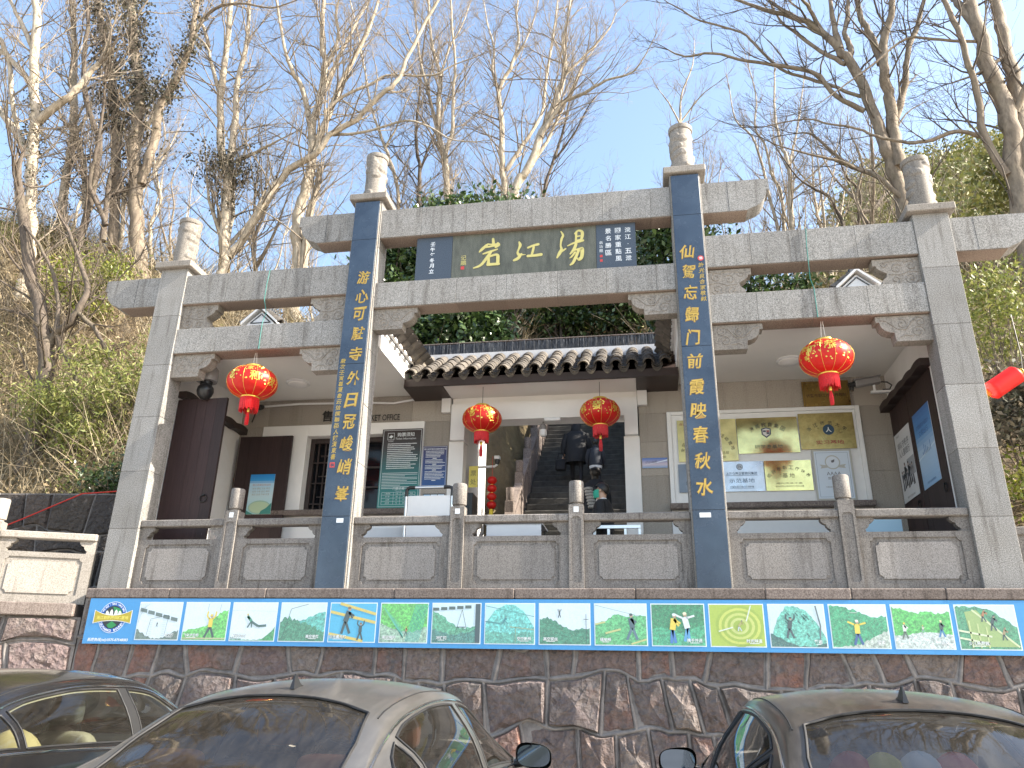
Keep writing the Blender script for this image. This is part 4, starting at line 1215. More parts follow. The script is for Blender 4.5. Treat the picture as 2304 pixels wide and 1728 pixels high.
# the two inner wing eaves that run back from the gateway
for s in (-1, 1):
    wg = MB().prism([(s * 2.20, 6.728), (s * 2.38, 6.93), (s * 2.38, 7.19), (s * 2.46, 7.19), (s * 2.46, 6.728)][::-s], 0.38, 2.95).build('wing_roof', 'dark_wood', bld)
    Bw = Matrix.Translation((s * 2.19, 0, 6.735)) @ Matrix.Rotation(R(90) * s, 4, 'Z')
    for q in range(9):
        along = 0.50 + q * 0.262
        for e in range(1):
            lay(cov, 'cover_tile', (along) * s, 0.0 + e * 0.12, 0.03 + rnd.uniform(-.003, .01), rnd.uniform(-.06, .06), Bw, wg, R(40))
        if q < 8:
            lay(drip, 'drip_tile', (along + 0.131) * s, -0.03, 0.02, rnd.uniform(-.04, .04), Bw, wg, R(40))
            for e in range(1): lay(pan, 'pan_tile', (along + 0.131) * s, 0.02 + e * 0.22, 0.025, rnd.uniform(-.04, .04), Bw, wg, R(40))
    uprights((s * 2.42, 0.4, 0), (s * 2.42, 2.92, 0), 7.192, 7.40, 'ridge_tiles', wg)
    MB().cbox(min(s * 2.36, s * 2.48), max(s * 2.36, s * 2.48), 0.4, 2.92, 7.401, 7.425, 0.006).build('ridge_cap', 'coping_stone', wg)
# little gabled wall heads at the outer corners
for s in (-1, 1):
    cx = s * 5.32
    g = MB().prism([(cx - .27, 6.32), (cx + .27, 6.32), (cx + .27, 7.74), (cx, 7.985), (cx - .27, 7.74)], 2.2, 4.2).build('gable_wall', 'white_paint', bld)
    for q in (-1, 1):
        tl = MB().prism([(cx + q * .36, 7.70), (cx + q * .36, 7.75), (cx, 8.08), (cx, 8.03)][::q], 2.12, 4.3).build('verge', 'aged_plaster', g)
        for e in range(9):
            yy = 2.24 + e * 0.24
            o = lay(cov, 'cover_tile', 0, 0, 0, 0, Matrix.Translation((cx + q * .38, yy, 7.73)) @ Matrix.Rotation(R(90) * q, 4, 'Z'), g, R(38))
            lay(cov, 'cover_tile', 0, 0.17, 0, 0, Matrix.Translation((cx + q * .38, yy, 7.73)) @ Matrix.Rotation(R(90) * q, 4, 'Z'), g, R(38))
    t = MB()
    for (a, b, c_, d) in (((-.2, 7.75), (.2, 7.75), 0, 0), ((-.2, 7.75), (0, 7.93), 0, 0), ((.2, 7.75), (0, 7.93), 0, 0)):
        t.tube([(cx + a[0], 2.197, a[1]), (cx + b[0], 2.197, b[1])], 0.012, 6)
    t.build('gable_line', 'ridge_tile', g)
    uprights((cx, 2.3, 0), (cx, 4.2, 0), 8.03, 8.2, 'ridge_tiles', g)

# ================================================================== doors
def door_leaf(par, x0, x1, z0, z1, n, fr_of):
    """planks between u=x0..x1 on a frame"""
    pass
def plank_door(label, org, udir, w, z1, n=5, name='plank_door'):
    th = thing(name, label, 'door', org)
    u = Vector(udir).normalized(); v = Vector((0, 0, 1)); nn = u.cross(v)
    for k in range(n):
        a, b = k * w / n, (k + 1) * w / n - 0.003
        t = 0.05
        zz = z1 - rnd.uniform(0, .004)
        P = []
        for d in (0, t):
            for (x, z) in ((a, 0), (b, 0), (b, zz), (a, zz)):
                q = u * x + v * z - nn * (d + (rnd.uniform(0, 0.003) if d == 0 else 0))
                P.append(tuple(q))
        MB().add(P, [(0, 1, 2, 3), (7, 6, 5, 4), (4, 5, 1, 0), (5, 6, 2, 1), (6, 7, 3, 2), (7, 4, 0, 3)]).build('plank', 'door_wood', th, world=False)
    bt = MB()
    for z in (0.35, z1 - 0.45):
        P = []
        for d in (0.051, 0.08):
            for (x, zz) in ((0.03, z), (w - 0.03, z), (w - 0.03, z + .1), (0.03, z + .1)):
                P.append(tuple(u * x + v * zz - nn * d))
        bt.add(P, [(0, 1, 2, 3), (7, 6, 5, 4), (4, 5, 1, 0), (5, 6, 2, 1), (6, 7, 3, 2), (7, 4, 0, 3)])
    bt.build('batten', 'door_wood', th, world=False)
    rg = MB()
    c = u * (w - 0.13) + v * 1.38 + nn * 0.015
    rg.tube([tuple(c + (u * math.cos(a) + v * math.sin(a)) * 0.055) for a in [k * math.pi / 8 for k in range(17)]], 0.007, 6, cap=False)
    rg.tube([tuple(c + v * 0.055 - nn * 0.015), tuple(c + v * 0.055 + nn * 0.02)], 0.016, 8)
    rg.build('ring_handle', 'dark_metal', th, smooth=60, world=False)
    return th
d1 = plank_door('open dark plank door leaf right beside the leftmost column', (-5.60, 0.58, 2.63), (1, -0.03, 0), 0.86, 3.0)
d2 = plank_door('open dark plank door leaf with a blue landscape poster', (-5.50, 2.44, 2.63), (1, 0.0, 0), 1.0, 2.95)
d3 = plank_door('closed dark door leaf at right carrying a blue poster', (5.605, 1.73, 2.63), (0, -1, 0), 1.06, 3.04)
d4 = plank_door('closed dark door leaf at right carrying a white poster', (5.605, 2.58, 2.63), (0, -1, 0), 0.83, 3.04)

# ================================================================== stairs climbing behind the passage
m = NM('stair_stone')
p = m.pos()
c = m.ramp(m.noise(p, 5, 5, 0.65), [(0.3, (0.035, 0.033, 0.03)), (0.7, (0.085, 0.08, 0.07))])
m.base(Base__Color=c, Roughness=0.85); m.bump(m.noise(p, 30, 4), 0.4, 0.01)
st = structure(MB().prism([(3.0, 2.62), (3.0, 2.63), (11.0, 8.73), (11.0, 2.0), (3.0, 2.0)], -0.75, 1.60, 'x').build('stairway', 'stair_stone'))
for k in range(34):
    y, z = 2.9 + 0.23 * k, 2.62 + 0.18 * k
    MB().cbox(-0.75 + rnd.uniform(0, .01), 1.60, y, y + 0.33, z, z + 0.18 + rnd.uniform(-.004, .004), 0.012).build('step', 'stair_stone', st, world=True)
sb = thing('stair_balustrade', 'carved stone balustrade climbing the left side of the stairs', 'balustrade', (-0.85, 4.0, 3.4))
for k in range(7):
    y = 3.3 + k * 1.05; z = 2.62 + (y - 2.9) * 0.783
    MB().cbox(-0.94, -0.77, y - .08, y + .08, z - 0.4, z + 0.98, 0.01).build('post', 'coping_stone', sb)
    MB().lathe([(0.06, 0), (0.075, 0.03), (0.08, 0.26), (0.0, 0.28)], 16, (-0.855, y, z + 0.98)).build('post_cap', 'coping_stone', sb, smooth=40)
    y2 = y + 0.97; dz = 0.97 * 0.783
    MB().prism([(y + .08, z + 0.02), (y2, z + 0.02 + dz - .06), (y2, z + 0.62 + dz - .06), (y + .08, z + 0.62)], -0.91, -0.80, 'x').build('panel', 'coping_stone', sb)
    MB().prism([(y + .08, z + 0.76), (y2, z + 0.76 + dz - .06), (y2, z + 0.88 + dz - .06), (y + .08, z + 0.88)], -0.93, -0.78, 'x').build('handrail', 'coping_stone', sb)
MB().prism([(3.0, 2.4), (11.0, 8.6), (11.0, 8.9), (3.0, 2.75)], -1.0, -0.752, 'x').build('stringer', 'stair_stone', sb)
# ================================================================== lanterns
m = NM('lantern_silk')
p = m.pos()
m.base(Base__Color=m.ramp(m.noise(p, 9, 3), [(0.3, (0.60, 0.010, 0.008)), (0.7, (0.72, 0.022, 0.014))]), Roughness=0.42)
tr = m.n('ShaderNodeBsdfTranslucent', Color=(0.85, 0.03, 0.015, 1))
mx = m.n('ShaderNodeMixShader', Fac=0.22)
m.t.links.new(m.b.outputs[0], mx.inputs[1]); m.t.links.new(tr.outputs[0], mx.inputs[2]); m.t.links.new(mx.outputs[0], m.out.inputs[0])
plain('lantern_gold', (0.78, 0.55, 0.10), 0.32, metal=0.6, var=0.1)
plain('fringe_red', (0.62, 0.012, 0.015), 0.5, var=0.2, vs=60)
plain('yellow_paper', (0.80, 0.58, 0.04), 0.6)

def lantern(label, c, r, hh, chars, facing, string_top, white=True):
    th = thing('red_lantern', label, 'lantern', c, 0, 'round red festival lanterns')
    nu, nv = 72, 18
    def P(u, v):
        t = -math.pi / 2 * 0.93 + math.pi * 0.93 * v
        rr = r * (math.cos(t) ** 0.8) * (1 - 0.012 * abs(math.cos(u * 2 * math.pi * 12)) ** 6)
        return (rr * math.cos(2 * math.pi * u), rr * math.sin(2 * math.pi * u), hh * math.sin(t))
    MB().grid(P, nu, nv).build('lantern_body', 'lantern_silk', th, smooth=179, world=False)
    rb = MB()
    for k in range(12):
        a = 2 * math.pi * k / 12 + 0.13
        rb.tube([(r * 1.004 * math.cos(t) ** 0.8 * math.cos(a), r * 1.004 * math.cos(t) ** 0.8 * math.sin(a), hh * 1.004 * math.sin(t)) for t in [-1.35 + 2.7 * q / 12 for q in range(13)]], 0.0028, 5)
    rb.build('rib', 'lantern_gold', th, smooth=60, world=False)
    MB().lathe([(r * .36, hh * .93), (r * .38, hh * .96), (r * .36, hh * 1.10), (r * .33, hh * 1.12), (0, hh * 1.12)], 28).build('top_ring', 'lantern_gold', th, smooth=50, world=False)
    MB().lathe([(0, -hh * 1.04), (r * .37, -hh * 1.04), (r * .385, -hh * 1.0), (r * .37, -hh * .93)], 28).build('bottom_ring', 'lantern_gold', th, smooth=50, world=False)
    fg = MB(); rg = random.Random(int(c[0] * 100))
    for k in range(90):
        a = 2 * math.pi * k / 90; rr = r * .36
        l = 0.20 * rg.uniform(.85, 1.08) * (r / .36)
        sw = rg.uniform(-.02, .02)
        fg.tube([(rr * math.cos(a), rr * math.sin(a), -hh * 1.0), (rr * 1.02 * math.cos(a + sw), rr * 1.02 * math.sin(a + sw), -hh - l * .5), (rr * 1.0 * math.cos(a + sw * 2), rr * math.sin(a + sw * 2), -hh - l)], [.005, .006, .004], 4)
    fg.build('fringe', 'fringe_red', th, world=False)
    MB().tube([(0, 0, -hh), (0, 0, -hh - .22)], 0.004, 5).build('tassel_cord', 'lantern_gold', th, world=False)
    MB().lathe([(0, -hh - .16), (.018, -hh - .17), (.022, -hh - .2), (.015, -hh - .225), (0, -hh - .225)], 12).build('bead', 'lantern_gold', th, smooth=50, world=False)
    ts = MB()
    for k in range(26):
        a = 2.4 * k; q = 0.022 * math.sqrt((k + .5) / 26)
        ts.tube([(q * .5 * math.cos(a), q * .5 * math.sin(a), -hh - .215), (q * 1.3 * math.cos(a), q * 1.3 * math.sin(a), -hh - .32), (q * 1.2 * math.cos(a), q * 1.2 * math.sin(a), -hh - .42 + rg.uniform(-.01, .01))], [.004, .005, .003], 4)
    ts.build('tassel', 'fringe_red', th, world=False)
    for (ch, da, z, s) in chars:
        V, F, ext = text_geo(ch, 0.02, 0.0)
        out = []
        for a, b in V:
            a = a * s / ext[1]; b = b * s / ext[1] + z
            sv = max(-.97, min(.97, b / hh)); t = math.asin(sv)
            rr = r * 1.012 * (math.cos(t) ** 0.8)
            ang = R(facing) + da + a / max(rr, .05)
            out.append((rr * math.cos(ang), rr * math.sin(ang), b))
        MB().add(out, F).build('gilt_character', 'lantern_gold', th, world=False)
    g = MB()
    for k in range(60):
        ang = R(facing) + rg.uniform(-1.5, 1.5); b = rg.uniform(-.55, .75) * hh; s = rg.uniform(.008, .017)
        t = math.asin(b / hh); rr = r * 1.008 * (math.cos(t) ** .8)
        q = []
        for e in range(5):
            aa = ang + s * math.cos(e * 1.257) / rr; bb = b + s * math.sin(e * 1.257)
            q.append((rr * math.cos(aa), rr * math.sin(aa), bb))
        g.add(q, [tuple(range(5))])
    g.build('gilt_petals', 'lantern_gold', th, world=False)['kind'] = 'stuff'
    L = string_top - c[2]
    sg = MB()
    if white:
        sg.tube([(-.03, 0, hh * 1.1), (-.01, -.02, L)], .004, 5); sg.tube([(.03, 0, hh * 1.1), (.012, -.02, L)], .004, 5)
    else: sg.tube([(0, 0, hh * 1.1), (0, 0, L)], .0045, 5)
    sg.build('hanging_string', 'string_white' if white else 'dark_metal', th, world=False)
    return th
lantern('red lantern with gold characters hanging in the left bay of the gateway', (-4.13, 0.16, 5.69), 0.375, 0.245, [('財', -.75, .04, .15), ('和', .18, 0.0, .15), ('家', -.02, .13, .09), ('发', .95, -.03, .14)], -68, 6.19)
lantern('red lantern with gold characters hanging in the right bay of the gateway', (4.17, 0.16, 5.66), 0.35, 0.24, [('恭', .36, .07, .15), ('和', -.40, .03, .15), ('家', -.75, .08, .09), ('福', -.65, -.06, .06)], -112, 6.20)
lantern('red lantern hanging left of the passage, in front of the header', (-0.95, 2.05, 5.62), 0.33, 0.225, [('財', -.42, .03, .14), ('和', .55, -.01, .13), ('家', .36, .10, .08)], -82, 6.2, False)
lantern('red lantern marked with a large gold fortune character right of the passage', (1.02, 2.05, 5.66), 0.33, 0.225, [('發', -.02, .03, .16), ('和', -.85, .0, .13), ('恭', .95, .0, .12)], -95, 6.2, False)

# green strings tying the front lanterns to the beams
for s, x, zu in ((-1, -4.03, 0), (1, 4.10, .04)):
    t = MB().tube([(x, 0.010, 7.57 + zu), (x - .02, 0.008, 7.3 + zu), (x - .025, 0.010, 7.04 + zu), (x - .01, 0.10, 6.85), (x, .012, 6.62 + zu), (x + .0, .010, 6.4), (x + .0, .014, 6.19 + zu / 2)], .006, 5)
    tag(t.build('string', 'string_green', smooth=60), 'thin green string looped over the %s side beams above a lantern' % ('left' if s < 0 else 'right'), 'string', 'green strings on the side beams')

def small_string(label, x, y, z0, n=4):
    th = thing('lantern_string', label, 'lantern string', (x, y, z0))
    for k in range(n):
        z = .11 + k * .145
        MB().lathe([(.02, -.07), (.055, -.055), (.083, -.02), (.085, .02), (.06, .055), (.02, .07)], 20, (0, 0, z)).build('small_lantern', 'lantern_silk', th, smooth=179, world=False)
        MB().lathe([(.022, -.08), (.024, -.068), (.0, -.068)], 10, (0, 0, z)).build('gold_cap', 'lantern_gold', th, world=False)
    MB().cbox(-.03, .03, -.03, .03, -.09, .03, .004).build('yellow_tag', 'yellow_paper', th, world=False)
    MB().tube([(0, 0, n * .145 + .03), (0, 0, n * .145 + .4)], .004, 5).build('cord', 'rope_red', th, world=False)
small_string('string of four small red lanterns at the left jamb of the passage', -0.93, 2.95, 4.25)
small_string('string of small red lanterns at the right jamb of the passage', 1.47, 2.9, 4.15)

# long lantern caught in the tree at the right
th = thing('long_lantern', 'elongated red lantern hanging askew at the right picture edge', 'lantern', (6.66, 1.0, 5.52))
Mx = Matrix.Rotation(R(57), 4, 'Y')
b = MB()
prof = [(0.05, -.25), (.10, -.235)] + [(.135 - (.003 if k % 2 else 0), -.2 + .4 * k / 24) for k in range(25)] + [(.10, .235), (.05, .25)]
b.lathe(prof, 28); b.xf(Mx); b.build('lantern_body', 'lantern_silk', th, smooth=60, world=False)
b = MB().lathe([(.055, .245), (.055, .275), (.04, .28), (0, .28)], 16); b.tube([(.03 * math.cos(a), 0, .30 + .03 * math.sin(a)) for a in [k * .4 for k in range(17)]], .005, 5, cap=False); b.xf(Mx); b.build('gold_cap', 'lantern_gold', th, world=False)
b = MB()
for q in range(7): b.add([(-.05 + .014 * q, -.02, -.24), (-.04 + .014 * q, .02, -.24), (-.06 + .02 * q, .03 - .01 * q, -.36 - .01 * (q % 3))], [(0, 1, 2)])
b.xf(Mx); b.build('yellow_tassel', 'yellow_paper', th, world=False)
b = MB().tube([tuple(Mx @ Vector((0, 0, .32))), (.32, .05, .45), (.36, .15, 1.1)], .005, 5); b.build('hanging_cord', 'dark_metal', th, world=False)

# ================================================================== cameras, lamps, conduit
th = thing('dome_camera', 'grey and black dome security camera under the left bay ceiling', 'camera', (-5.13, 0.52, 5.80))
th.scale = (1.3, 1.3, 1.3)
MB().lathe([(0, .26), (.10, .26), (.125, .23), (.13, .12), (.125, .075), (0, .075)], 28).build('housing', 'grey_plastic', th, smooth=40, world=False)
MB().lathe([(.075, .08), (.07, 0.0), (.085, -.03)], 20).build('neck', 'black_plastic', th, smooth=50, world=False)
MB().lathe([(0, -.125), (.05, -.112), (.085, -.07), (.1, -.02), (.095, .03), (.06, .07), (0, .085)], 24, (.01, -.01, -.04)).build('camera_ball', 'black_plastic', th, smooth=179, world=False)
MB().tube([(0, 0, .25), (0, .05, .36), (-.3, .05, .38), (-.49, .05, .38)], .022, 8).build('bracket', 'grey_plastic', th, smooth=60, world=False)
th = thing('bullet_camera', 'grey box security camera on a white wall bracket at right', 'camera', (5.2, 2.05, 6.0))
b = MB().cbox(-.2, .18, -.055, .055, -.05, .055, .015); b.cbox(-.22, .2, -.065, .065, .056, .072, .005); b.xf(Matrix.Rotation(R(-8), 4, 'Y')); b.build('housing', 'grey_plastic', th, world=False)
b = MB().tube([(-.19, 0, -.02), (-.29, 0, -.045)], .045, 16); b.tube([(-.24, -.0, -.02), (-.26, 0, -.13)], .035, 12); b.build('lens_hood', 'black_plastic', th, smooth=40, world=False)
b = MB().box(.02, .40, -.03, .03, -.185, -.15); b.box(.36, .405, -.05, .05, -.25, -.12); b.tube([(.08, 0, -.15), (.08, 0, -.05)], .02, 8); b.build('wall_bracket', 'white_plastic', th, world=False)
MB().tube([(.17, 0, 0), (.28, 0, -.01), (.34, 0, -.06), (.3, 0, -.13), (.2, .0, -.13)], .012, 6).build('cable', 'black_plastic', th, smooth=60, world=False)
th = thing('bullet_camera', 'small black camera on the left rear wall beside a lantern', 'camera', (-5.1, 2.32, 6.1))
b = MB().lathe([(0, 0), (.045, 0), (.05, .03), (.05, .13), (.035, .15), (0, .15)], 16); b.xf(Matrix.Rotation(R(115), 4, 'X')); b.build('body', 'black_plastic', th, smooth=40, world=False)
MB().tube([(0, 0, 0), (-.05, .1, .08), (-.2, .2, .06), (-.3, .25, -.2)], .012, 6).build('cable', 'black_plastic', th, smooth=60, world=False)
th = thing('bullet_camera', 'small white camera on an arm beside the stairs', 'camera', (-0.86, 3.02, 5.2))
MB().cbox(-.05, .05, -.06, .05, -.01, .05, .01).build('hood', 'white_plastic', th, world=False)
MB().lathe([(0, -.1), (.03, -.095), (.045, -.06), (.045, -.012), (0, -.012)], 16).build('lens', 'black_plastic', th, smooth=50, world=False)
MB().tube([(0, 0, -.1), (-.05, .02, -.13), (-.45, .05, -.13)], .022, 8).build('arm', 'white_plastic', th, smooth=50, world=False)
for s, x in ((-1, -4.18), (1, 4.01)):
    th = thing('ceiling_lamp', 'round white ceiling lamp in the %s bay' % ('left' if s < 0 else 'right'), 'lamp', (x, 1.75, 6.31))
    MB().lathe([(.205, 0.001), (.205, -.02), (.19, -.03)], 32).build('rim', 'white_plastic', th, smooth=50, world=False)
    MB().lathe([(0, -.075), (.08, -.07), (.15, -.05), (.19, -.02)], 32).build('diffuser', 'plaster', th, smooth=179, world=False)
th = thing('bulb_lamp', 'white hanging bulb lamp in the passage opening', 'lamp', (0.0, 2.68, 5.5))
MB().lathe([(0, -.02), (.045, -.015), (.062, .0), (.065, .05), (.06, .10), (.0, .10)], 20).build('shade', 'white_plastic', th, smooth=50, world=False)
MB().lathe([(.06, .1005), (.062, .17), (.04, .20), (.012, .21), (.012, .30)], 20).build('socket', 'grey_plastic', th, smooth=50, world=False)
tag(MB().cbox(.05, .33, 2.42, 2.50, 5.68, 5.745, .015).build('emergency_light', 'white_plastic', smooth=40), 'small white box light fixed under the passage header', 'light')
t = MB().tube([(-5.5, 2.55, 6.18), (-4.5, 2.56, 6.22), (-3.2, 2.56, 6.19), (-2.7, 2.56, 6.16), (-2.25, 2.56, 6.22), (-2.05, 2.56, 6.28)], .02, 6)
tag(t.build('conduit', 'white_plastic', smooth=60), 'white plastic conduit running along the top of the left rear wall', 'pipe')
t = MB().tube([(-10.3, 2.75, 4.05), (-9.9, 2.78, 4.22), (-8.9, 2.95, 4.72), (-8.2, 3.05, 4.78), (-7.4, 3.1, 4.8)], .013, 6)
tag(t.build('hose', 'rope_red', smooth=60), 'red hose slanting up behind the left balustrade', 'hose')

# ================================================================== signs on the building
def lines(mb, fr, x0, x1, ys, h, d, rg, indent=0.0):
    """rows of print too small to read, drawn as broken dashes"""
    for y in ys:
        x = x0 + indent
        xe = x1 - rg.uniform(0, .25) * (x1 - x0)
        while x < xe:
            w = h * rg.uniform(.7, 1.0)
            rect(mb, fr, x, min(x + w, xe), y, y + h * rg.uniform(.75, 1.0), d)
            x += w + h * .28
def sign(name, label, cat, x0, x1, z0, z1, y, art, thick=.012, udir=(1, 0, 0), edge='steel', mats=None, group=None):
    u = Vector(udir)
    org = (x0, y, z0) if udir == (1, 0, 0) else None
    th = thing(name, label, cat, org, 0, group)
    fr = Frame((0, 0, 0), udir)
    w, h = x1 - x0, z1 - z0
    b = MB(); board(b, fr, 0, w, 0, h, thick); b.build('board', edge, th, world=False)
    f2 = Frame((0, -0.0015, 0), udir)
    mb = MB(); art(mb, f2, w, h)
    mb.build('print', mats or 'print', th, world=False)
    return th
def vgrad(mb, fr, x0, x1, y0, y1, stops, n=24, d=0.0):
    for k in range(n):
        t = (k + .5) / n
        for (a, ca), (b, cb) in zip(stops[:-1], stops[1:]):
            if a <= t <= b:
                q = (t - a) / (b - a); mb.col = tuple(ca[i] * (1 - q) + cb[i] * q for i in range(3)); break
        rect(mb, fr, x0, x1, y0 + (y1 - y0) * k / n, y0 + (y1 - y0) * (k + 1) / n, d)
WH = (.72, .76, .78)
def art_info(mb, f, w, h):
    rg = random.Random(3)
    vgrad(mb, f, 0, w, 0, h, [(0, (.02, .22, .20)), (.4, (.03, .16, .17)), (.75, (.045, .045, .05)), (1, (.04, .025, .025))])
    mb.col = WH
    frame2(mb, f, .02, w - .02, .02, h - .02, .006, .001)
    frame2(mb, f, .10, .22, h - .20, h - .07, .006, .001); poly2(mb, f, [(.12, h - .15), (.16, h - .11), (.20, h - .13), (.17, h - .17)], .001)
    put_text(mb, f, '购票须知', .43, h - .105, .075, .001, bold=.01); put_text(mb, f, 'Ticket Information', .43, h - .178, .035, .001); put_text(mb, f, 'TICKETS', .16, h - .225, .018, .001)
    lines(mb, f, .07, w - .06, [h - .28 - .034 * k for k in range(14)], .017, .001, rg, .04)
    for k in range(11): line2(mb, f, [(.05, h - .80 - .027 * k), (w - .05 - rg.uniform(0, .3) * (k % 3 == 2), h - .80 - .027 * k)], .007, .001)
    put_text(mb, f, '门票价格', w * .5, .335, .05, .001, bold=.008); put_text(mb, f, 'Ticket prices', w * .5, .29, .02, .001)
    for y in (.06, .115, .17, .225, .27): line2(mb, f, [(.07, y), (w - .07, y)], .004, .001)
    for x in (.07, .28, .40, .53, w - .07): line2(mb, f, [(x, .06), (x, .27)], .004, .001)
    for r_, y in enumerate((.247, .197, .142, .087)):
        for q, x in enumerate((.175, .34, .465, .60)):
            put_text(mb, f, (['门票种类', '江藻', '旺季', '淡季'] if r_ == 0 else [['成人票', '儿童票', '老年票'][r_ - 1], ['20', '15', '15'][r_ - 1], ['30', '15', '20'][r_ - 1], ['20', '10', '15'][r_ - 1]])[q], x, y, .024, .001)
sign('info_board', 'tall dark to teal ticket information board beside the ticket window', 'sign', -2.845, -2.11, 4.25, 5.66, 2.535, art_info)
def art_blue(mb, f, w, h):
    rg = random.Random(4)
    vgrad(mb, f, 0, w, 0, h, [(0, (.03, .10, .30)), (1, (.05, .045, .13))], 16)
    mb.col = WH
    frame2(mb, f, .012, w - .012, .012, h - .012, .005, .001)
    put_text(mb, f, '湯江岩风景区优惠政策告知', w / 2, h - .055, .032, .001, bold=.01)
    y = h - .10
    for blk in (5, 3, 3, 6):
        lines(mb, f, .03, w - .03, [y - .026 * k for k in range(blk)], .014, .001, rg, .03)
        y -= .026 * blk; rect(mb, f, w * .42, w * .58, y, y + .014, .001); y -= .026
sign('notice_board', 'blue purple printed notice board between information board and passage', 'sign', -2.105, -1.66, 4.62, 5.34, 2.58, art_blue)
def art_sky(mb, f, w, h):
    vgrad(mb, f, 0, w, 0, h, [(0, (.20, .36, .62)), (.35, (.60, .52, .60)), (1, (.05, .16, .52))], 12)
    mb.col = (.75, .8, .9); poly2(mb, f, [(0, .04), (w, .12), (w, .14), (w * .4, .08)], .001)
    mb.col = (.02, .03, .08); put_text(mb, f, '小心台阶', w * .36, h * .6, .045, .002, shear=.3)
sign('small_sign', 'small blue sky sign on the granite pier right of the passage', 'sign', 1.665, 2.075, 4.85, 5.02, 2.585, art_sky)
def art_pay(mb, f, w, h):
    mb.col = (.15, .15, .15); rect(mb, f, 0, w, 0, h)
    for k in range(3): mb.col = (.25, .5, .75) if k == 0 else (.55, .7, .85); rect(mb, f, .02 + k * .125, .13 + k * .125, .03, h - .02, .001)
sign('small_sign', 'small blue payment notice peeping above the white stand', 'sign', -2.06, -1.66, 4.36, 4.50, 2.585, art_pay)
# lettering fixed on the granite wall
lt = thing('wall_lettering', 'black ticket office lettering on the granite above the window', 'lettering', (-3.3, 2.6, 5.9))
fr = Frame((0, 2.592, 0))
for k, ch in enumerate('售票处'):
    b = MB(); put_text(b, fr, ch, -3.95 + .30 * k, 5.975, .21, .004, bold=.025); b.build('character', 'black_letter', lt)
b = MB(); put_text(b, fr, 'TICKET OFFICE', -2.92, 5.905, .115, .004, bold=.012, w=.70); b.build('lettering', 'black_letter', lt)

# brass and steel award plaques
for nm, col, rg_, mt in (('brass', (.74, .62, .26), .14, 1.0), ('bronze', (.36, .24, .08), .30, 1.0), ('aged_brass', (.46, .36, .15), .34, 1.0), ('pale_brass', (.70, .62, .30), .40, .9), ('steel_plate', (.55, .60, .68), .30, .9), ('steel_dark', (.25, .28, .33), .35, .9)):
    m = NM(nm); p = m.pos()
    n1 = m.noise(p, 3.0 if 'aged' not in nm else 14.0, 5, .7)
    c = m.ramp(n1, [(0.3, tuple(x * .75 for x in col)), (0.7, tuple(min(1, x * 1.15) for x in col))])
    m.base(Base__Color=c, Roughness=m.ramp(m.noise(p, 8, 4), [(.3, rg_ * .8), (.7, rg_ * 1.25)]), Metallic=mt)
    m.bump(m.noise(p, 2.2, 2), .10 if nm == 'brass' else .03, .05)
BK, RD = (.02, .018, .015), (.30, .03, .03)
def arc_text(mb, f, s, cx, cy, r, a0, a1, h, d=.001, bold=.005):
    for k, ch in enumerate(s):
        a = R(a0 + (a1 - a0) * k / max(1, len(s) - 1))
        put_text(mb, f, ch, cx + r * math.cos(a), cy + r * math.sin(a), h, d, bold=bold, rotd=math.degrees(a) - 90)
def plaque(label, x0, x1, z0, z1, mat, art, y=2.545, rim=True):
    th = sign('award_plaque', label, 'plaque', x0, x1, z0, z1, y, art, thick=.012, edge=mat, group='award plaques on the white board')
    return th
def a1(mb, f, w, h): mb.col = (.10, .05, .02); frame2(mb, f, .025, w - .025, .025, h - .025, .005); put_text(mb, f, '诸暨市职工疗休养基地', w / 2, h * .48, .062, bold=.015, w=w * .86)
def a2(mb, f, w, h):
    mb.col = BK; arc_text(mb, f, '海亮教育集团', w / 2, h * .1, .42, 125, 55, .075)
    mb.col = (.03, .04, .09); poly2(mb, f, [(w * .40, h * .68), (w * .48, h * .72), (w * .56, h * .68), (w * .555, h * .52), (w * .48, h * .42), (w * .405, h * .52)])
    mb.col = (.7, .7, .68); poly2(mb, f, [(w * .42, h * .66), (w * .48, h * .69), (w * .54, h * .66), (w * .535, h * .53), (w * .48, h * .46), (w * .425, h * .53)], .001)
    mb.col = RD; rect(mb, f, w * .485, w * .53, h * .59, h * .635, .002); mb.col = (.03, .04, .09); rect(mb, f, w * .43, w * .475, h * .59, h * .635, .002); rect(mb, f, w * .485, w * .53, h * .53, h * .58, .002)
    mb.col = BK; put_text(mb, f, '研学游基地', w * .5, h * .18, .065, .001, w=w * .46)
def a3(mb, f, w, h):
    mb.col = BK; arc_text(mb, f, '浙江师范大学', w / 2, h * .02, .42, 130, 50, .065)
    mb.col = (.02, .06, .11); disc2(mb, f, w * .53, h * .53, .088)
    mb.col = (.72, .76, .78); put_text(mb, f, '人', w * .53, h * .53, .085, .001, bold=.02)
    mb.col = RD; put_text(mb, f, '实习基地', w * .53, h * .18, .068, .001, w=w * .5, bold=.01)
def a4(mb, f, w, h):
    mb.col = BK; arc_text(mb, f, '全国青少年户外体育活动营地', w * .5, h * .12, .42, 165, 18, .06)
    mb.col = (.10, .08, .04); put_text(mb, f, '国家体育总局', w * .68, h * .19, .05, .001); put_text(mb, f, '2009年', w * .72, h * .09, .045, .001)
    mb.col = RD; put_text(mb, f, '命名', w * .06 + .03, h * .9, .05, .001)
def a5(mb, f, w, h): mb.col = BK; put_text(mb, f, '风景区', w * .3, h * .32, .06); put_text(mb, f, '实践基地', w * .3, h * .15, .035)
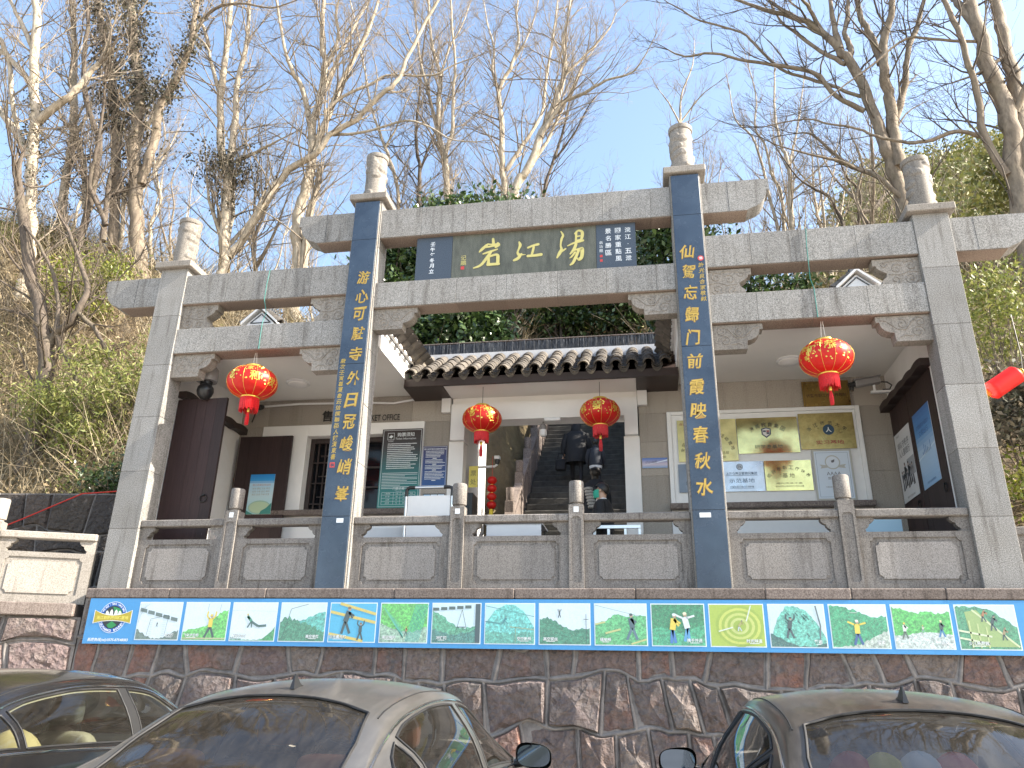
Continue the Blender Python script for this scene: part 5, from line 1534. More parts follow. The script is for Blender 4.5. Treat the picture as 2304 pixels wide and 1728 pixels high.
def a6(mb, f, w, h):
    mb.col = (.05, .08, .14); disc2(mb, f, w * .42, h * .82, .05, .052); mb.col = (.5, .57, .66); disc2(mb, f, w * .42, h * .82, .042, .044, .001)
    mb.col = (.05, .08, .14); put_text(mb, f, 'TK', w * .42, h * .82, .04, .002); put_text(mb, f, '上海众基企管顾问集团', w * .45, h * .60, .046, .001, w=w * .76, bold=.008); line2(mb, f, [(w * .06, h * .53), (w * .84, h * .53)], .006)
    put_text(mb, f, '示范基地', w * .45, h * .36, .07, .001, w=w * .62); put_text(mb, f, '中国拓展式培训的领跑者', w * .44, h * .15, .03, .001, w=w * .58); line2(mb, f, [(w * .14, h * .10), (w * .74, h * .10)], .004)
def a7(mb, f, w, h):
    mb.col = (.08, .06, .02); arc_text(mb, f, '绍兴市职工疗休养', w * .5, h * -.05, .40, 138, 42, .06); put_text(mb, f, '基 地', w * .5, h * .50, .075, .001)
    mb.col = (.25, .2, .08); put_text(mb, f, '绍兴市总工会', w * .5, h * .24, .03, .001, w=w * .56); put_text(mb, f, '绍兴市农业和农村工作办公室', w * .5, h * .14, .03, .001, w=w * .6)
def a8(mb, f, w, h):
    mb.col = (.45, .44, .40); rect(mb, f, 0, w, 0, h); mb.col = (.62, .70, .80); rect(mb, f, .03, w - .03, .03, h - .03, .0005); mb.col = (.15, .2, .3); frame2(mb, f, .055, w - .055, .055, h - .055, .004, .001)
    mb.col = (.45, .45, .42); disc2(mb, f, w * .5, h * .74, .115, .115, .001); mb.col = (.66, .72, .80); disc2(mb, f, w * .5, h * .74, .098, .098, .0015)
    mb.col = (.45, .45, .42)
    for q in (-1, 1): poly2(mb, f, [(w * .5 + q * .08, h * .68), (w * .5 + q * .20, h * .70), (w * .5 + q * .17, h * .66), (w * .5 + q * .19, h * .62), (w * .5 + q * .07, h * .64)][::q], .002)
    mb.col = (.12, .12, .14); poly2(mb, f, [(w * .46, h * .77), (w * .56, h * .80), (w * .54, h * .74), (w * .48, h * .73)], .002)
    put_text(mb, f, 'AAAA', w * .5, h * .52, .055, .001); put_text(mb, f, '旅游景区', w * .5, h * .43, .045, .001); put_text(mb, f, '全国旅游景区质量等级评定', w * .5, h * .26, .022, .001)
plaque('bronze plaque mounted high above the white board, behind the lantern tassel', 4.31, 5.04, 5.76, 6.24, 'bronze', a1, y=2.55)
plaque('shiny brass plaque with a shield emblem, centre of the upper row', 3.215, 4.17, 5.04, 5.64, 'brass', a2)
plaque('spotted old brass plaque with a round blue emblem', 4.19, 5.03, 5.08, 5.68, 'aged_brass', a3, y=2.535)
plaque('pale brass plaque half hidden behind the right blue column', 2.26, 3.205, 4.93, 5.64, 'pale_brass', a4)
plaque('dark steel plaque left of the right blue column, lower row', 2.24, 2.93, 4.42, 4.89, 'steel_dark', a5)
plaque('bluish steel plaque with a small crest, lower row', 2.94, 3.575, 4.42, 4.91, 'steel_plate', a6)
plaque('yellow brass plaque with arched lettering, lower row', 3.59, 4.305, 4.42, 4.91, 'brass', a7)
plaque('white framed certificate plate with a laurel medal', 4.33, 4.925, 4.245, 5.07, 'white_plastic', a8, y=2.53)

# posters on the doors
def art_island(mb, f, w, h):
    vgrad(mb, f, 0, w, 0, h, [(0, (.25, .55, .60)), (.45, (.55, .72, .78)), (.75, (.45, .68, .85)), (.85, (.05, .35, .75)), (1, (.02, .25, .65))], 18)
    mb.col = (.32, .50, .42); disc2(mb, f, w * .52, h * .17, w * .46, h * .17, .001, 24); mb.col = (.45, .58, .40); disc2(mb, f, w * .52, h * .17, w * .42, h * .14, .0015, 24)
    mb.col = (.06, .25, .22); poly2(mb, f, [(w * .55, 0), (w, 0), (w, h * .28), (w * .8, h * .15), (w * .6, h * .08)], .002); poly2(mb, f, [(0, 0), (w * .3, 0), (w * .1, h * .06), (0, h * .1)], .002)
    mb.col = (.55, .25, .22); put_text(mb, f, '湯江岩景区欢迎您', w * .5, h * .73, .035, .002, w=w * .75)
    mb.col = (.35, .36, .34)
    for q, s in enumerate(('休闲 攀岩 文化 养生', '溶洞 中草 金石 禅宗', '漂流 古道 竹林 农家')): put_text(mb, f, s, w * .5, h * (.64 - .075 * q), .035, .002, w=w * .72)
th = sign('poster', 'blue landscape poster with a round green island on the rear left door', 'poster', -5.19, -4.73, 4.16, 4.87, 2.432, art_island, .006, edge='white_plastic')
def art_purple(mb, f, w, h):
    mb.col = (.08, .08, .36); rect(mb, f, 0, w, 0, h); mb.col = (.75, .76, .85); put_text(mb, f, '欢迎您光临', w / 2, h * .70, .07, .001, bold=.01); put_text(mb, f, '祝您旅途快乐', w / 2, h * .32, .07, .001, bold=.01)
sign('poster', 'purple blue notice low on the rear left door, seen under the handrail', 'poster', -5.22, -4.62, 3.22, 3.62, 2.432, art_purple, .006, edge='white_plastic')
def side_poster(label, ynear, yfar, z0, z1, art):
    th = thing('poster', label, 'poster', (5.597, yfar, z0))
    fr = Frame((0, 0, 0), (0, -1, 0))
    w, h = yfar - ynear, z1 - z0
    b = MB(); board(b, fr, 0, w, 0, h, .004); b.build('sheet', 'white_plastic', th, world=False)
    mb = MB(); art(mb, Frame((-.0015, 0, 0), (0, -1, 0)), w, h); mb.build('print', 'print', th, world=False)
def art_white(mb, f, w, h):
    rg = random.Random(9)
    mb.col = (.66, .67, .69); rect(mb, f, 0, w, 0, h); mb.col = (.12, .13, .15)
    put_text(mb, f, '排队守秩序', w * .5, h * .80, .11, .001, w=w * .72, bold=.01); put_text(mb, f, '人人要践行', w * .5, h * .68, .11, .001, w=w * .72, bold=.01); put_text(mb, f, '文明旅游', w * .22, h * .95, .035, .001)
    mb.col = (.35, .37, .4); rect(mb, f, w * .55, w, h * .30, h * .55, .001)
    for q in range(7):
        fig(mb, f, w * (.16 + .11 * q), h * (.16 + .02 * (q % 3)), h * rg.uniform(.22, .36), rg.choice([(.04, .05, .06), (.15, .16, .2), (.3, .3, .32)]), (.05, .05, .06), (.05, .04, .04), 'side', d=.002, legs=.06)
    mb.col = (.15, .15, .16); put_text(mb, f, '诸暨市文化和旅游局', w * .5, h * .05, .03, .001, w=w * .5)
def art_bluep(mb, f, w, h):
    vgrad(mb, f, 0, w, 0, h, [(0, (.28, .48, .72)), (.45, (.45, .62, .80)), (.7, (.10, .30, .62)), (1, (.04, .16, .45))], 18)
    mb.col = (.03, .10, .32); put_text(mb, f, '文明旅游为中国加分', w * .5, h * .80, .07, .001, w=w * .75); put_text(mb, f, '文明出行', w * .5, h * .70, .09, .001, w=w * .55)
    mb.col = (.08, .22, .5)
    for q in range(6): rect(mb, f, w * (.28 + .09 * q), w * (.31 + .09 * q), h * .42, h * (.46 + .03 * ((q * 7) % 4)), .001)
    mb.col = (.62, .75, .88); poly2(mb, f, [(0, h * .38), (w, h * .46), (w, h * .48), (0, h * .40)], .001)
    mb.col = (.08, .16, .35); put_text(mb, f, '诸暨市文化和旅游局', w * .5, h * .06, .03, .001, w=w * .5)
side_poster('white poster of queueing people on the right side door', 1.80, 2.53, 4.17, 5.24, art_white)
side_poster('blue sky poster on the right side door, nearest the column', 0.90, 1.60, 4.16, 5.26, art_bluep)
def art_circ(mb, f, w, h):
    mb.col = (.42, .62, .74); rect(mb, f, 0, w, 0, h)
    for q, ch in enumerate('上船亭设回'):
        mb.col = (.02, .16, .28); disc2(mb, f, w * .18 + q * .135, h - .30, .062, .062, .001); mb.col = (.72, .8, .85); put_text(mb, f, ch, w * .18 + q * .135, h - .30, .07, .002)
sign('small_sign', 'pale blue standing board with dark round characters behind the right balustrade', 'sign', 4.28, 5.10, 2.63, 3.68, 1.2, art_circ, .02, edge='white_plastic')

# ================================================================== things on the terrace
th = thing('display_stand', 'white panel display stand with silver frame and black corners behind the balustrade', 'stand', (-1.46, 0.92, 2.62))
f_ = MB()
for x in (-.35, .35): f_.tube([(x, 0, 0), (x, 0, 1.50)], .022, 10)
f_.tube([(-.29, 0, 1.575), (.29, 0, 1.575)], .022, 10); f_.build('frame', 'steel', th, smooth=50, world=False)
for s in (-1, 1): MB().tube([(s * .35, 0, 1.44), (s * .35, 0, 1.53), (s * .335, 0, 1.565), (s * .30, 0, 1.576), (s * .22, 0, 1.576)], .027, 10).build('corner', 'black_plastic', th, smooth=50, world=False)
MB().cbox(-.325, .325, -.012, .012, .35, 1.45, .004).build('panel', 'white_paint', th, world=False)
for s in (-1, 1): MB().cbox(s * .35 - .03, s * .35 + .03, -.25, .25, 0, .04, .006).build('foot', 'black_plastic', th, world=False)
tag(MB().cbox(-2.62, -1.88, 1.15, 1.6, 2.62, 3.66, .01).build('counter', 'white_paint'), 'white counter block behind the balustrade right of the left blue column', 'counter')
th = thing('folding_table', 'table with a white front cloth in the middle of the terrace', 'table', (-.2, 1.3, 2.62))
MB().cbox(-.42, .42, -.3, .3, 1.02, 1.05, .006).build('table_top', 'white_paint', th, world=False)
MB().cbox(-.40, .40, -.29, -.28, .2, 1.019, .002).build('front_cloth', 'plaster', th, world=False)
for sx in (-1, 1):
    for sy in (-1, 1): MB().tube([(sx * .38, sy * .25, 0), (sx * .38, sy * .25, 1.02)], .016, 8).build('leg', 'dark_metal', th, world=False)
th = thing('barrier', 'silver square tube barrier frame behind the balustrade by the passage', 'barrier', (1.27, 1.2, 2.62))
b = MB(); b.cbox(-.34, .34, -.02, .02, .98, 1.03, .003); b.build('top_rail', 'steel', th, world=False)
for x in (-.32, -.12, .12, .32): MB().cbox(x - .02, x + .02, -.018, .018, 0, .979, .003).build('upright', 'steel', th, world=False)
th = thing('counter_box', 'dark gate cabinet at the left jamb of the passage', 'cabinet', (-1.28, 2.95, 2.62))
MB().cbox(-.1, .06, -.2, .2, 0, 1.92, .006).build('body', 'black_plastic', th, world=False); MB().cbox(-.06, .0, -.206, -.2005, 1.3, 1.7, .002).build('screen', 'dark_glass', th, world=False)
def art_y(mb, f, w, h):
    mb.col = (.68, .58, .12); rect(mb, f, 0, w, 0, h); mb.col = (.1, .08, .04); put_text(mb, f, '票', w / 2, h * .66, .10, .001); put_text(mb, f, '处', w / 2, h * .26, .10, .001)
sign('small_sign', 'narrow yellow sign on the left jamb of the passage', 'sign', -1.33, -1.17, 4.66, 5.04, 2.87, art_y, .01)
# ================================================================== parked cars
def paint(name, col, dust, dustcol=(0.34, 0.30, 0.26), rough=0.28, metal=0.5):
    m = NM(name)
    p = m.pos()
    fl = m.ramp(m.noise(p, 2.2, 5, .65), [(.35, dust * .6), (.7, dust * 1.25)])
    st = m.ramp(m.noise(m.pos((9, 1.2, 3)), 3.0, 5, .7), [(.42, .75), (.7, 1.2)])
    g = m.n('ShaderNodeNewGeometry'); sp = m.n('ShaderNodeSeparateXYZ', Vector=g.outputs['Normal'])
    up = m.ramp(sp.outputs['Z'], [(.15, .25), (.75, 1.0)])
    f = m.n('ShaderNodeMath', _operation='MULTIPLY', i0=fl, i1=up); f = m.n('ShaderNodeMath', _operation='MULTIPLY', i0=f.outputs[0], i1=st)
    c = m.mix(f.outputs[0], col, dustcol)
    m.base(Base__Color=c, Metallic=metal, Roughness=m.ramp(f.outputs[0], [(0, rough), (.6, .65)]))
    m.set(m.b, 'Coat Weight', .6); m.set(m.b, 'Coat Roughness', m.ramp(f.outputs[0], [(0, .05), (.5, .35)]))
paint('paint_grey', (0.075, 0.074, 0.072), .24, (.31, .29, .27)); paint('paint_black', (0.006, 0.006, 0.007), .05, (.28, .25, .22), .2, .3); paint('paint_brown', (0.018, 0.015, 0.013), .26, (.31, .265, .22), .2, .4)
def glass(name, tint, dust):
    m = NM(name)
    tr = m.n('ShaderNodeBsdfTransparent', Color=(*tint, 1))
    gl = m.n('ShaderNodeBsdfGlossy', Color=(1, 1, 1, 1), Roughness=.03)
    fz = m.n('ShaderNodeFresnel', IOR=1.5)
    a = m.n('ShaderNodeMixShader', Fac=fz.outputs[0]); m.t.links.new(tr.outputs[0], a.inputs[1]); m.t.links.new(gl.outputs[0], a.inputs[2])
    df = m.n('ShaderNodeBsdfDiffuse', Color=(.42, .37, .31, 1))
    n = m.noise(m.pos((14, 2.5, 5)), 2.4, 6, .72)
    d = m.ramp(n, [(.35, dust * .45), (.62, dust), (.8, dust * 1.7)])
    b = m.n('ShaderNodeMixShader', Fac=d); m.t.links.new(a.outputs[0], b.inputs[1]); m.t.links.new(df.outputs[0], b.inputs[2])
    m.t.links.new(b.outputs[0], m.out.inputs[0])
glass('car_glass', (.58, .62, .58), .03); glass('car_glass_green', (.78, .84, .76), .03); glass('car_glass_dusty', (.62, .62, .58), .05); glass('car_glass_dark', (.30, .31, .32), .03)
plain('chrome', (.75, .76, .77), .12, metal=1.0, var=.02); plain('rubber', (.012, .012, .013), .6); plain('tyre', (.02, .02, .02), .85)
plain('cloth_dark', (.03, .03, .032), .9); plain('cloth_beige', (.32, .28, .22), .9); plain('cloth_yellow', (.24, .19, .10), .8); plain('cloth_orange', (.40, .14, .07), .85)
plain('dash_grey', (.06, .06, .06), .7); plain('dash_beige', (.17, .15, .12), .8); plain('straw', (.46, .36, .18), .85, var=.25, vs=60); plain('braid', (.32, .33, .22), .9, var=.2, vs=30)
plain('toy_red', (.50, .03, .02), .7); plain('toy_yellow', (.62, .50, .06), .7); plain('toy_white', (.62, .66, .72), .7)

KY = [-.95, -.62, -.3, 0, .45, .9, 1.45, 1.8, 2.1, 2.4, 2.65]
KV = {'zc': [1.04, 1.10, 1.255, 1.375, 1.445, 1.465, 1.435, 1.31, 1.17, 1.04, .97], 'zr': [.995, 1.035, 1.175, 1.295, 1.375, 1.395, 1.36, 1.235, 1.10, .985, .95],
      'wr': [.70, .665, .61, .575, .585, .595, .585, .62, .66, .70, .72], 'zb': [.985, .985, .985, .98, .965, .95, .935, .93, .93, .925, .92], 'wb': [.79, .82, .845, .86, .87, .875, .87, .86, .85, .84, .82]}
def herm(xs, vs, x):
    x = min(max(x, xs[0]), xs[-1])
    i = max(0, min(len(xs) - 2, next((k for k in range(len(xs) - 1) if x <= xs[k + 1]), len(xs) - 2)))
    h = xs[i + 1] - xs[i]; t = (x - xs[i]) / h
    def tan(k):
        if k == 0: return (vs[1] - vs[0]) / (xs[1] - xs[0])
        if k == len(xs) - 1: return (vs[-1] - vs[-2]) / (xs[-1] - xs[-2])
        return (vs[k + 1] - vs[k - 1]) / (xs[k + 1] - xs[k - 1])
    m0, m1 = tan(i) * h, tan(i + 1) * h
    return (2 * t ** 3 - 3 * t * t + 1) * vs[i] + (t ** 3 - 2 * t * t + t) * m0 + (-2 * t ** 3 + 3 * t * t) * vs[i + 1] + (t ** 3 - t * t) * m1
KT = [0, .2, .40, .5, .6, .8, 1.0, 1.2]
def skin(y, t):
    zc, zr, wr, zb, wb = (herm(KY, KV[k], y) for k in ('zc', 'zr', 'wr', 'zb', 'wb'))
    xs = [wb, wb * .55 + wr * .45 + .03, wr + .045 * min(1, (zr - zb) / .3), wr - .005, wr * .80, wr * .42, 0, -wr * .42]
    q = zc - zr
    zs = [zb, zb * .52 + zr * .48, zr - .055 * min(1, (zr - zb) / .3), zr + q * .02, zr + q * .42, zr + q * .87, zc, zr + q * .87]
    return Vector((herm(KT, xs, t), y, herm(KT, zs, t)))
def in_poly(p, poly):
    c = False; n = len(poly)
    for i in range(n):
        a, b = poly[i], poly[(i + 1) % n]
        if (a[1] > p[1]) != (b[1] > p[1]) and p[0] < (b[0] - a[0]) * (p[1] - a[1]) / (b[1] - a[1]) + a[0]: c = not c
    return c
def dens(poly, st=.06):
    out = []
    for a, b in zip(poly, poly[1:] + poly[:1]):
        n = max(1, int(math.hypot(b[0] - a[0], (b[1] - a[1]) * 1.0) / st))
        out += [(a[0] + (b[0] - a[0]) * k / n, a[1] + (b[1] - a[1]) * k / n) for k in range(n)]
    return out
OPEN = {'quarter_window': [(-.50, .10), (-.10, .055), (-.10, .365), (-.22, .33), (-.38, .23)],
        'rear_door_window': [(-.045, .05), (1.00, .05), (1.00, .395), (.5, .40), (.1, .395), (-.045, .375)],
        'front_door_window': [(1.12, .05), (2.12, .06), (2.20, .12), (2.0, .28), (1.75, .36), (1.45, .395), (1.12, .395)],
        'rear_screen': [(-.66, 1.0), (-.645, .80), (-.60, .585), (-.3, .565), (-.035, .575), (-.005, .70), (.012, .85), (.02, 1.0)],
        'windscreen': [(1.50, 1.0), (1.485, .8), (1.45, .60), (1.8, .575), (2.25, .56), (2.42, .62), (2.5, .8), (2.54, 1.0)]}
_cd = {}
def car_domain():
    if _cd: return _cd
    pts, edges = [], []
    def addloop(L, closed=True):
        o = len(pts); pts.extend(L); n = len(L)
        for k in range(n if closed else n - 1): edges.append((o + k, o + (k + 1) % n))
    addloop(dens([(-.95, 0), (2.65, 0), (2.65, 1.0), (-.95, 1.0)], .07))
    for k, L in OPEN.items(): addloop(dens(L))
    y = -.93
    while y < 2.64:
        for q in range(1, 20): pts.append((y + .02 * (q % 2), q * .05))
        y += .075
    r = delaunay_2d_cdt([Vector(p) for p in pts], edges, [], 0, 1e-5)
    P = [(v.x, v.y) for v in r[0]]
    cls = {'shell': []}
    for k in OPEN: cls[k] = []
    for f in r[2]:
        cx = sum(P[i][0] for i in f) / 3; cy = sum(P[i][1] for i in f) / 3
        hit = 'shell'
        for k, L in OPEN.items():
            if in_poly((cx, cy), L): hit = k; break
        cls[hit].append(tuple(f))
    V = [skin(a, min(b, 1.0)) for a, b in P]
    N = []
    for a, b in P:
        b_ = min(b, .995); a_ = min(max(a, -.94), 2.64)
        n = (skin(a_ + .01, b_) - skin(a_ - .01, b_)).cross(skin(a_, min(b_ + .01, 1.15)) - skin(a_, max(b_ - .01, 0)))
        n.normalize(); N.append(n if b < .999 else Vector((0, n.y, n.z)).normalized())
    _cd.update(P=P, V=V, N=N, cls=cls)
    return _cd
def sedan(label, X0, Y0, pmat, gl, rear_gl, seat, dash, rz=0.0, scale=(1, 1, 1.03)):
    th = thing('parked_car', label, 'car', (X0, Y0, 0), rz)
    th.scale = scale
    D = car_domain()
    def half(tris, off=0.0, both=True):
        mb = MB(); mb.nn = []
        for s in ((1, -1) if both is True else (both,)):
            mp = {}
            vs = []; fs = []; ns = []
            for f in tris:
                q = []
                for i in f:
                    if i not in mp: mp[i] = len(vs); v = D['V'][i]; vs.append((v.x * s, v.y, v.z + off)); w = D['N'][i]; mb.nn.append((w.x * s, w.y, w.z))
                    q.append(mp[i])
                fs.append(q if s > 0 else q[::-1])
            mb.add(vs, fs)
        return mb
    cls = D['cls']
    def hbuild(mb, nm, mt):
        o = mb.build(nm, mt, th, smooth=179, world=False)
        o.data.normals_split_custom_set_from_vertices(mb.nn)
        return o
    def weld(o):
        bm = bmesh.new(); bm.from_mesh(o.data); bmesh.ops.remove_doubles(bm, verts=bm.verts, dist=.0008); bmesh.ops.recalc_face_normals(bm, faces=bm.faces); bm.to_mesh(o.data); bm.free()
        o.data.polygons.foreach_set('use_smooth', [True] * len(o.data.polygons)); o.data.update()
        return o
    hbuild(half(cls['shell']), 'roof_shell', pmat)
    hbuild(half(cls['shell'], -.018), 'headlining', dash)
    hbuild(half(cls['rear_screen'], -.004), 'rear_window', rear_gl)
    hbuild(half(cls['windscreen'], -.004), 'windscreen', gl)
    for k in ('quarter_window', 'rear_door_window', 'front_door_window'):
        for s in (1, -1): hbuild(half(cls[k], -.002, s), k, gl)
    # seals and bright trim that follow the openings
    def along(L, t_off=0.0, s=1, rad=.006, out=.002):
        pts = []
        for a, b in L:
            v = skin(a, b); v2 = skin(a, b + .01); v3 = skin(a + .01, b)
            n = (v3 - v).cross(v2 - v); n = n.normalized() if n.length > 0 else Vector((1, 0, 0))
            if n.x < 0 and b < .55: n = -n
            if n.z < 0 and b >= .55: n = -n
            p = v + n * out; pts.append((p.x * s, p.y, p.z))
        return pts
    for s in (1, -1):
        sl_ = MB()
        for k in ('quarter_window', 'rear_door_window', 'front_door_window'):
            L = dens(OPEN[k]); L.append(L[0]); sl_.tube(along(L, 0, s), .007, 6, cap=False)
        for k in ('rear_screen', 'windscreen'):
            L = []
            for a, b in zip(OPEN[k][:-1], OPEN[k][1:]): L += [(a[0] + (b[0] - a[0]) * q / 5, a[1] + (b[1] - a[1]) * q / 5) for q in range(5)]
            L.append(OPEN[k][-1])
            sl_.tube(along(L, 0, s), .007, 6, cap=False)
        sl_.build('window_seal', 'rubber', th, smooth=60, world=False)
    top = [(y, .425) for y in [-.40 + .1 * k for k in range(26)]]; bot = [(y, .02) for y in [-.55 + .1 * k for k in range(29)]]
    for s in (1, -1):
        for L, r_ in ((top, .008), (bot, .010)): MB().tube(along(L, 0, s), r_, 6).build('chrome_trim', 'chrome', th, smooth=60, world=False)
    for s in (1, -1): MB().tube(along([(y, .53) for y in [-.05 + .1 * k for k in range(16)]], 0, s, out=-.001), .004, 5).build('roof_channel', 'rubber', th, smooth=60, world=False)
    for s in (1, -1):
        for k, (ya, yb) in (('pillar', (1.0, 1.12)),):
            g = MB(); n = 8
            g.grid(lambda u, v: (lambda q: (q.x * s, q.y, q.z))(skin(ya + .012 + (yb - ya - .024) * u, .045 + .36 * v) + Vector((.004, 0, 0))), 2, n, flip=s < 0)
            g.build('pillar_trim', 'rubber' if pmat == 'paint_black' else pmat, th, smooth=179, world=False)
    # lower body
    YS = [-1.36, -1.30, -1.1, -.8, -.4, 0, .6, 1.2, 1.8, 2.4, 2.9, 3.25, 3.42, 3.48]
    WS = [.60, .74, .81, .845, .865, .875, .885, .885, .88, .87, .85, .80, .70, .58]
    ZS = [.80, .95, .975, .985, .985, .98, .96, .945, .935, .925, .89, .80, .70, .62]
    def side(y):
        w = herm(YS, WS, y); z = herm(YS, ZS, y)
        wb = herm(KY, KV['wb'], y) if -.95 <= y <= 2.65 else w
        w0 = min(wb, w)
        return [(w0, z), (w + .015, z - .09), (w + .035, z - .22), (w + .02, .45), (w - .01, .30), (w - .06, .20)]
    bd = MB()
    n = 44
    for s in (1, -1):
        def fn(u, v):
            y = YS[0] + (YS[-1] - YS[0]) * u; L = side(y); q = v * 5; i = min(4, int(q)); f = q - i
            return ((L[i][0] * (1 - f) + L[i + 1][0] * f) * s, y, L[i][1] * (1 - f) + L[i + 1][1] * f)
        bd.grid(fn, n, 10, flip=s > 0)
    def deck(y0, y1, crown):
        def fn(u, v):
            y = y0 + (y1 - y0) * u; L = side(y)[0]; x = L[0] * (2 * v - 1)
            return (x, y, L[1] + crown * (1 - (2 * v - 1) ** 2) * (1 if -1.3 < y < 3.4 else .4))
        bd.grid(fn, 14, 16)
    deck(-1.36, -.60, .055); deck(2.40, 3.48, .075)
    for y, fl in ((-1.36, False), (3.48, True)):
        L = side(y); V = [(a, y, b) for a, b in L] + [(-a, y, b) for a, b in L[::-1]]
        bd.add(V, [tuple(range(len(V)))[::-1] if fl else tuple(range(len(V)))])
    weld(bd.build('lower_body', pmat, th, smooth=179, world=False)).data.set_sharp_from_angle(angle=R(38))
    MB().box(-.80, .80, -1.2, 3.3, .20, .24).build('floor_pan', 'rubber', th, world=False)
    for s in (1, -1):
        for yw in (-.42, 2.42):
            w = MB().lathe([(.20, -.10), (.30, -.105), (.325, -.08), (.33, 0), (.325, .08), (.30, .105), (.20, .10)], 32); w.xf(Matrix.Translation((s * .82, yw, .33)) @ Matrix.Rotation(R(90), 4, 'Y'))
            wo_ = w.build('wheel', 'tyre', th, smooth=40, world=False)
            r_ = MB().lathe([(0, .105), (.05, .11), (.19, .095), (.21, .11), (.21, -.1), (0, -.1)], 28)
            for k in range(5): r_.box(-.02, .02, .05, .19, .10, .118); r_.xf(Matrix.Rotation(R(72), 4, 'Z'), len(r_.v) - 8) if k else None
            r_.xf(Matrix.Translation((s * .82, yw, .33)) @ Matrix.Rotation(R(90) * s, 4, 'Y')); r_.build('rim', 'steel', wo_, smooth=40, world=False)
        t = MB().cbox(s * .50 - .20, s * .50 + .20, -1.385, -1.345, .72, .86, .02); t.build('tail_light', 'toy_red', th, smooth=40, world=False)
        t = MB().cbox(s * .56 - .16, s * .56 + .16, 3.40, 3.47, .62, .72, .02); t.build('headlight', 'dark_glass', th, smooth=40, world=False)
        # door mirror
        mr = MB()
        cx, cy, cz = s * 1.0, 2.06, 1.0
        def fm(u, v):
            a = 2 * math.pi * u; rr = [0, .55, .86, 1.0, 1.02][min(4, int(v * 4 + .001))]
            ys = [.10, .085, .055, .0, -.035][min(4, int(v * 4 + .001))]
            ex = math.copysign(abs(math.cos(a)) ** .7, math.cos(a)); ez = math.copysign(abs(math.sin(a)) ** .7, math.sin(a))
            return (cx + rr * .125 * ex * (1 - .12 * ez * s * 0), cy + ys, cz + rr * .078 * ez + .012 * ex * s * -1 * rr)
        mr.grid(fm, 28, 4); mr.tube([(s * .86, 2.10, .945), (s * .90, 2.09, .95), (s * .95, 2.07, .975)], [.03, .03, .045], 10)
        mh = mr.build('door_mirror', pmat, th, smooth=60, world=False)
        mg = MB(); mg.add([(cx + .115 * math.copysign(abs(math.cos(a)) ** .7, math.cos(a)), cy - .034, cz + .068 * math.copysign(abs(math.sin(a)) ** .7, math.sin(a))) for a in [k * math.pi / 14 for k in range(28)]], [tuple(range(28))])
        mg.build('mirror_glass', 'mirror_glass', mh, world=False)
        hs = MB()
        for yy in (.18, 1.30): hs.cbox(s * (.915) - .012, s * .915 + .012, yy, yy + .2, .80, .83, .01)
        hs.build('door_handle', 'chrome', th, world=False)
    # shark fin
    fz = skin(.20, 1.0).z
    fin = MB()
    for k in range(9):
        u = k / 8
    prof = [(-.015, .0), (.145, .0), (.11, .012), (.065, .025), (.04, .05), (.026, .068), (.010, .072), (.0, .052), (-.009, .026)]
    nn = len(prof); W_ = [.013, .006, .013, .012, .008, .004, .003, .004, .008]
    V = [(w, .16 + a, fz - .006 + b) for (a, b), w in zip(prof, W_)] + [(-w, .16 + a, fz - .006 + b) for (a, b), w in zip(prof, W_)]
    fin.add(V, [tuple(range(nn)), tuple(range(2 * nn - 1, nn - 1, -1))] + [(k, nn + k, nn + (k + 1) % nn, (k + 1) % nn) for k in range(nn)])
    fin.build('shark_fin', 'black_plastic', th, smooth=50, world=False)
    # interior
    def cushion(x0, x1, y0, y1, z0, z1, name, mat, tilt=0.0, rr=.05):
        mb = MB()
        def fn(u, v):
            a = 2 * math.pi * u; b = -math.pi / 2 + math.pi * v
            e = .45
            cx = math.copysign(abs(math.cos(a) * math.cos(b)) ** e, math.cos(a) * math.cos(b) if abs(math.cos(a) * math.cos(b)) > 1e-9 else 1)
            cy = math.copysign(abs(math.sin(a) * math.cos(b)) ** e, math.sin(a) * math.cos(b) if abs(math.sin(a) * math.cos(b)) > 1e-9 else 1)
            cz = math.copysign(abs(math.sin(b)) ** e, math.sin(b))
            z = (z0 + z1) / 2 + cz * (z1 - z0) / 2
            return ((x0 + x1) / 2 + cx * (x1 - x0) / 2, (y0 + y1) / 2 + cy * (y1 - y0) / 2 - (z - z0) * tilt, z)
        mb.grid(fn, 20, 12)
        return mb.build(name, mat, th, smooth=60, world=False)
    cushion(-.68, .68, -.15, .45, .42, .60, 'rear_seat', seat[0]); cushion(-.66, .66, -.18, .0, .55, 1.0, 'rear_backrest', seat[0], .25)
    for s in (1, -1):
        cushion(s * .38 - .14, s * .38 + .14, -.28, -.16, 1.00, 1.15, 'headrest', seat[1])
        cushion(s * .37 - .25, s * .37 + .25, .95, 1.5, .42, .60, 'front_seat', seat[0]); cushion(s * .37 - .24, s * .37 + .24, .93, 1.08, .55, 1.06, 'front_backrest', seat[0], .22)
        cushion(s * .37 - .13, s * .37 + .13, .80, .90, 1.10, 1.27, 'headrest', seat[1])
    sh = MB(); sh.box(-.62, .62, -.58, -.22, .985, 1.005); sh.build('parcel_shelf', dash, th, world=False)
    cushion(-.74, .74, 1.92, 2.45, .60, .96, 'dashboard', dash)
    sw = MB(); c = Vector((-.37, 1.78, .93))
    sw.tube([tuple(c + Vector((.18 * math.cos(a), .18 * math.sin(a) * .35, .18 * math.sin(a)))) for a in [k * math.pi / 12 for k in range(25)]], .016, 8, cap=False)
    sw.box(-.53, -.21, 1.775, 1.795, .92, .95); sw.build('steering_wheel', 'cloth_dark', th, smooth=60, world=False)
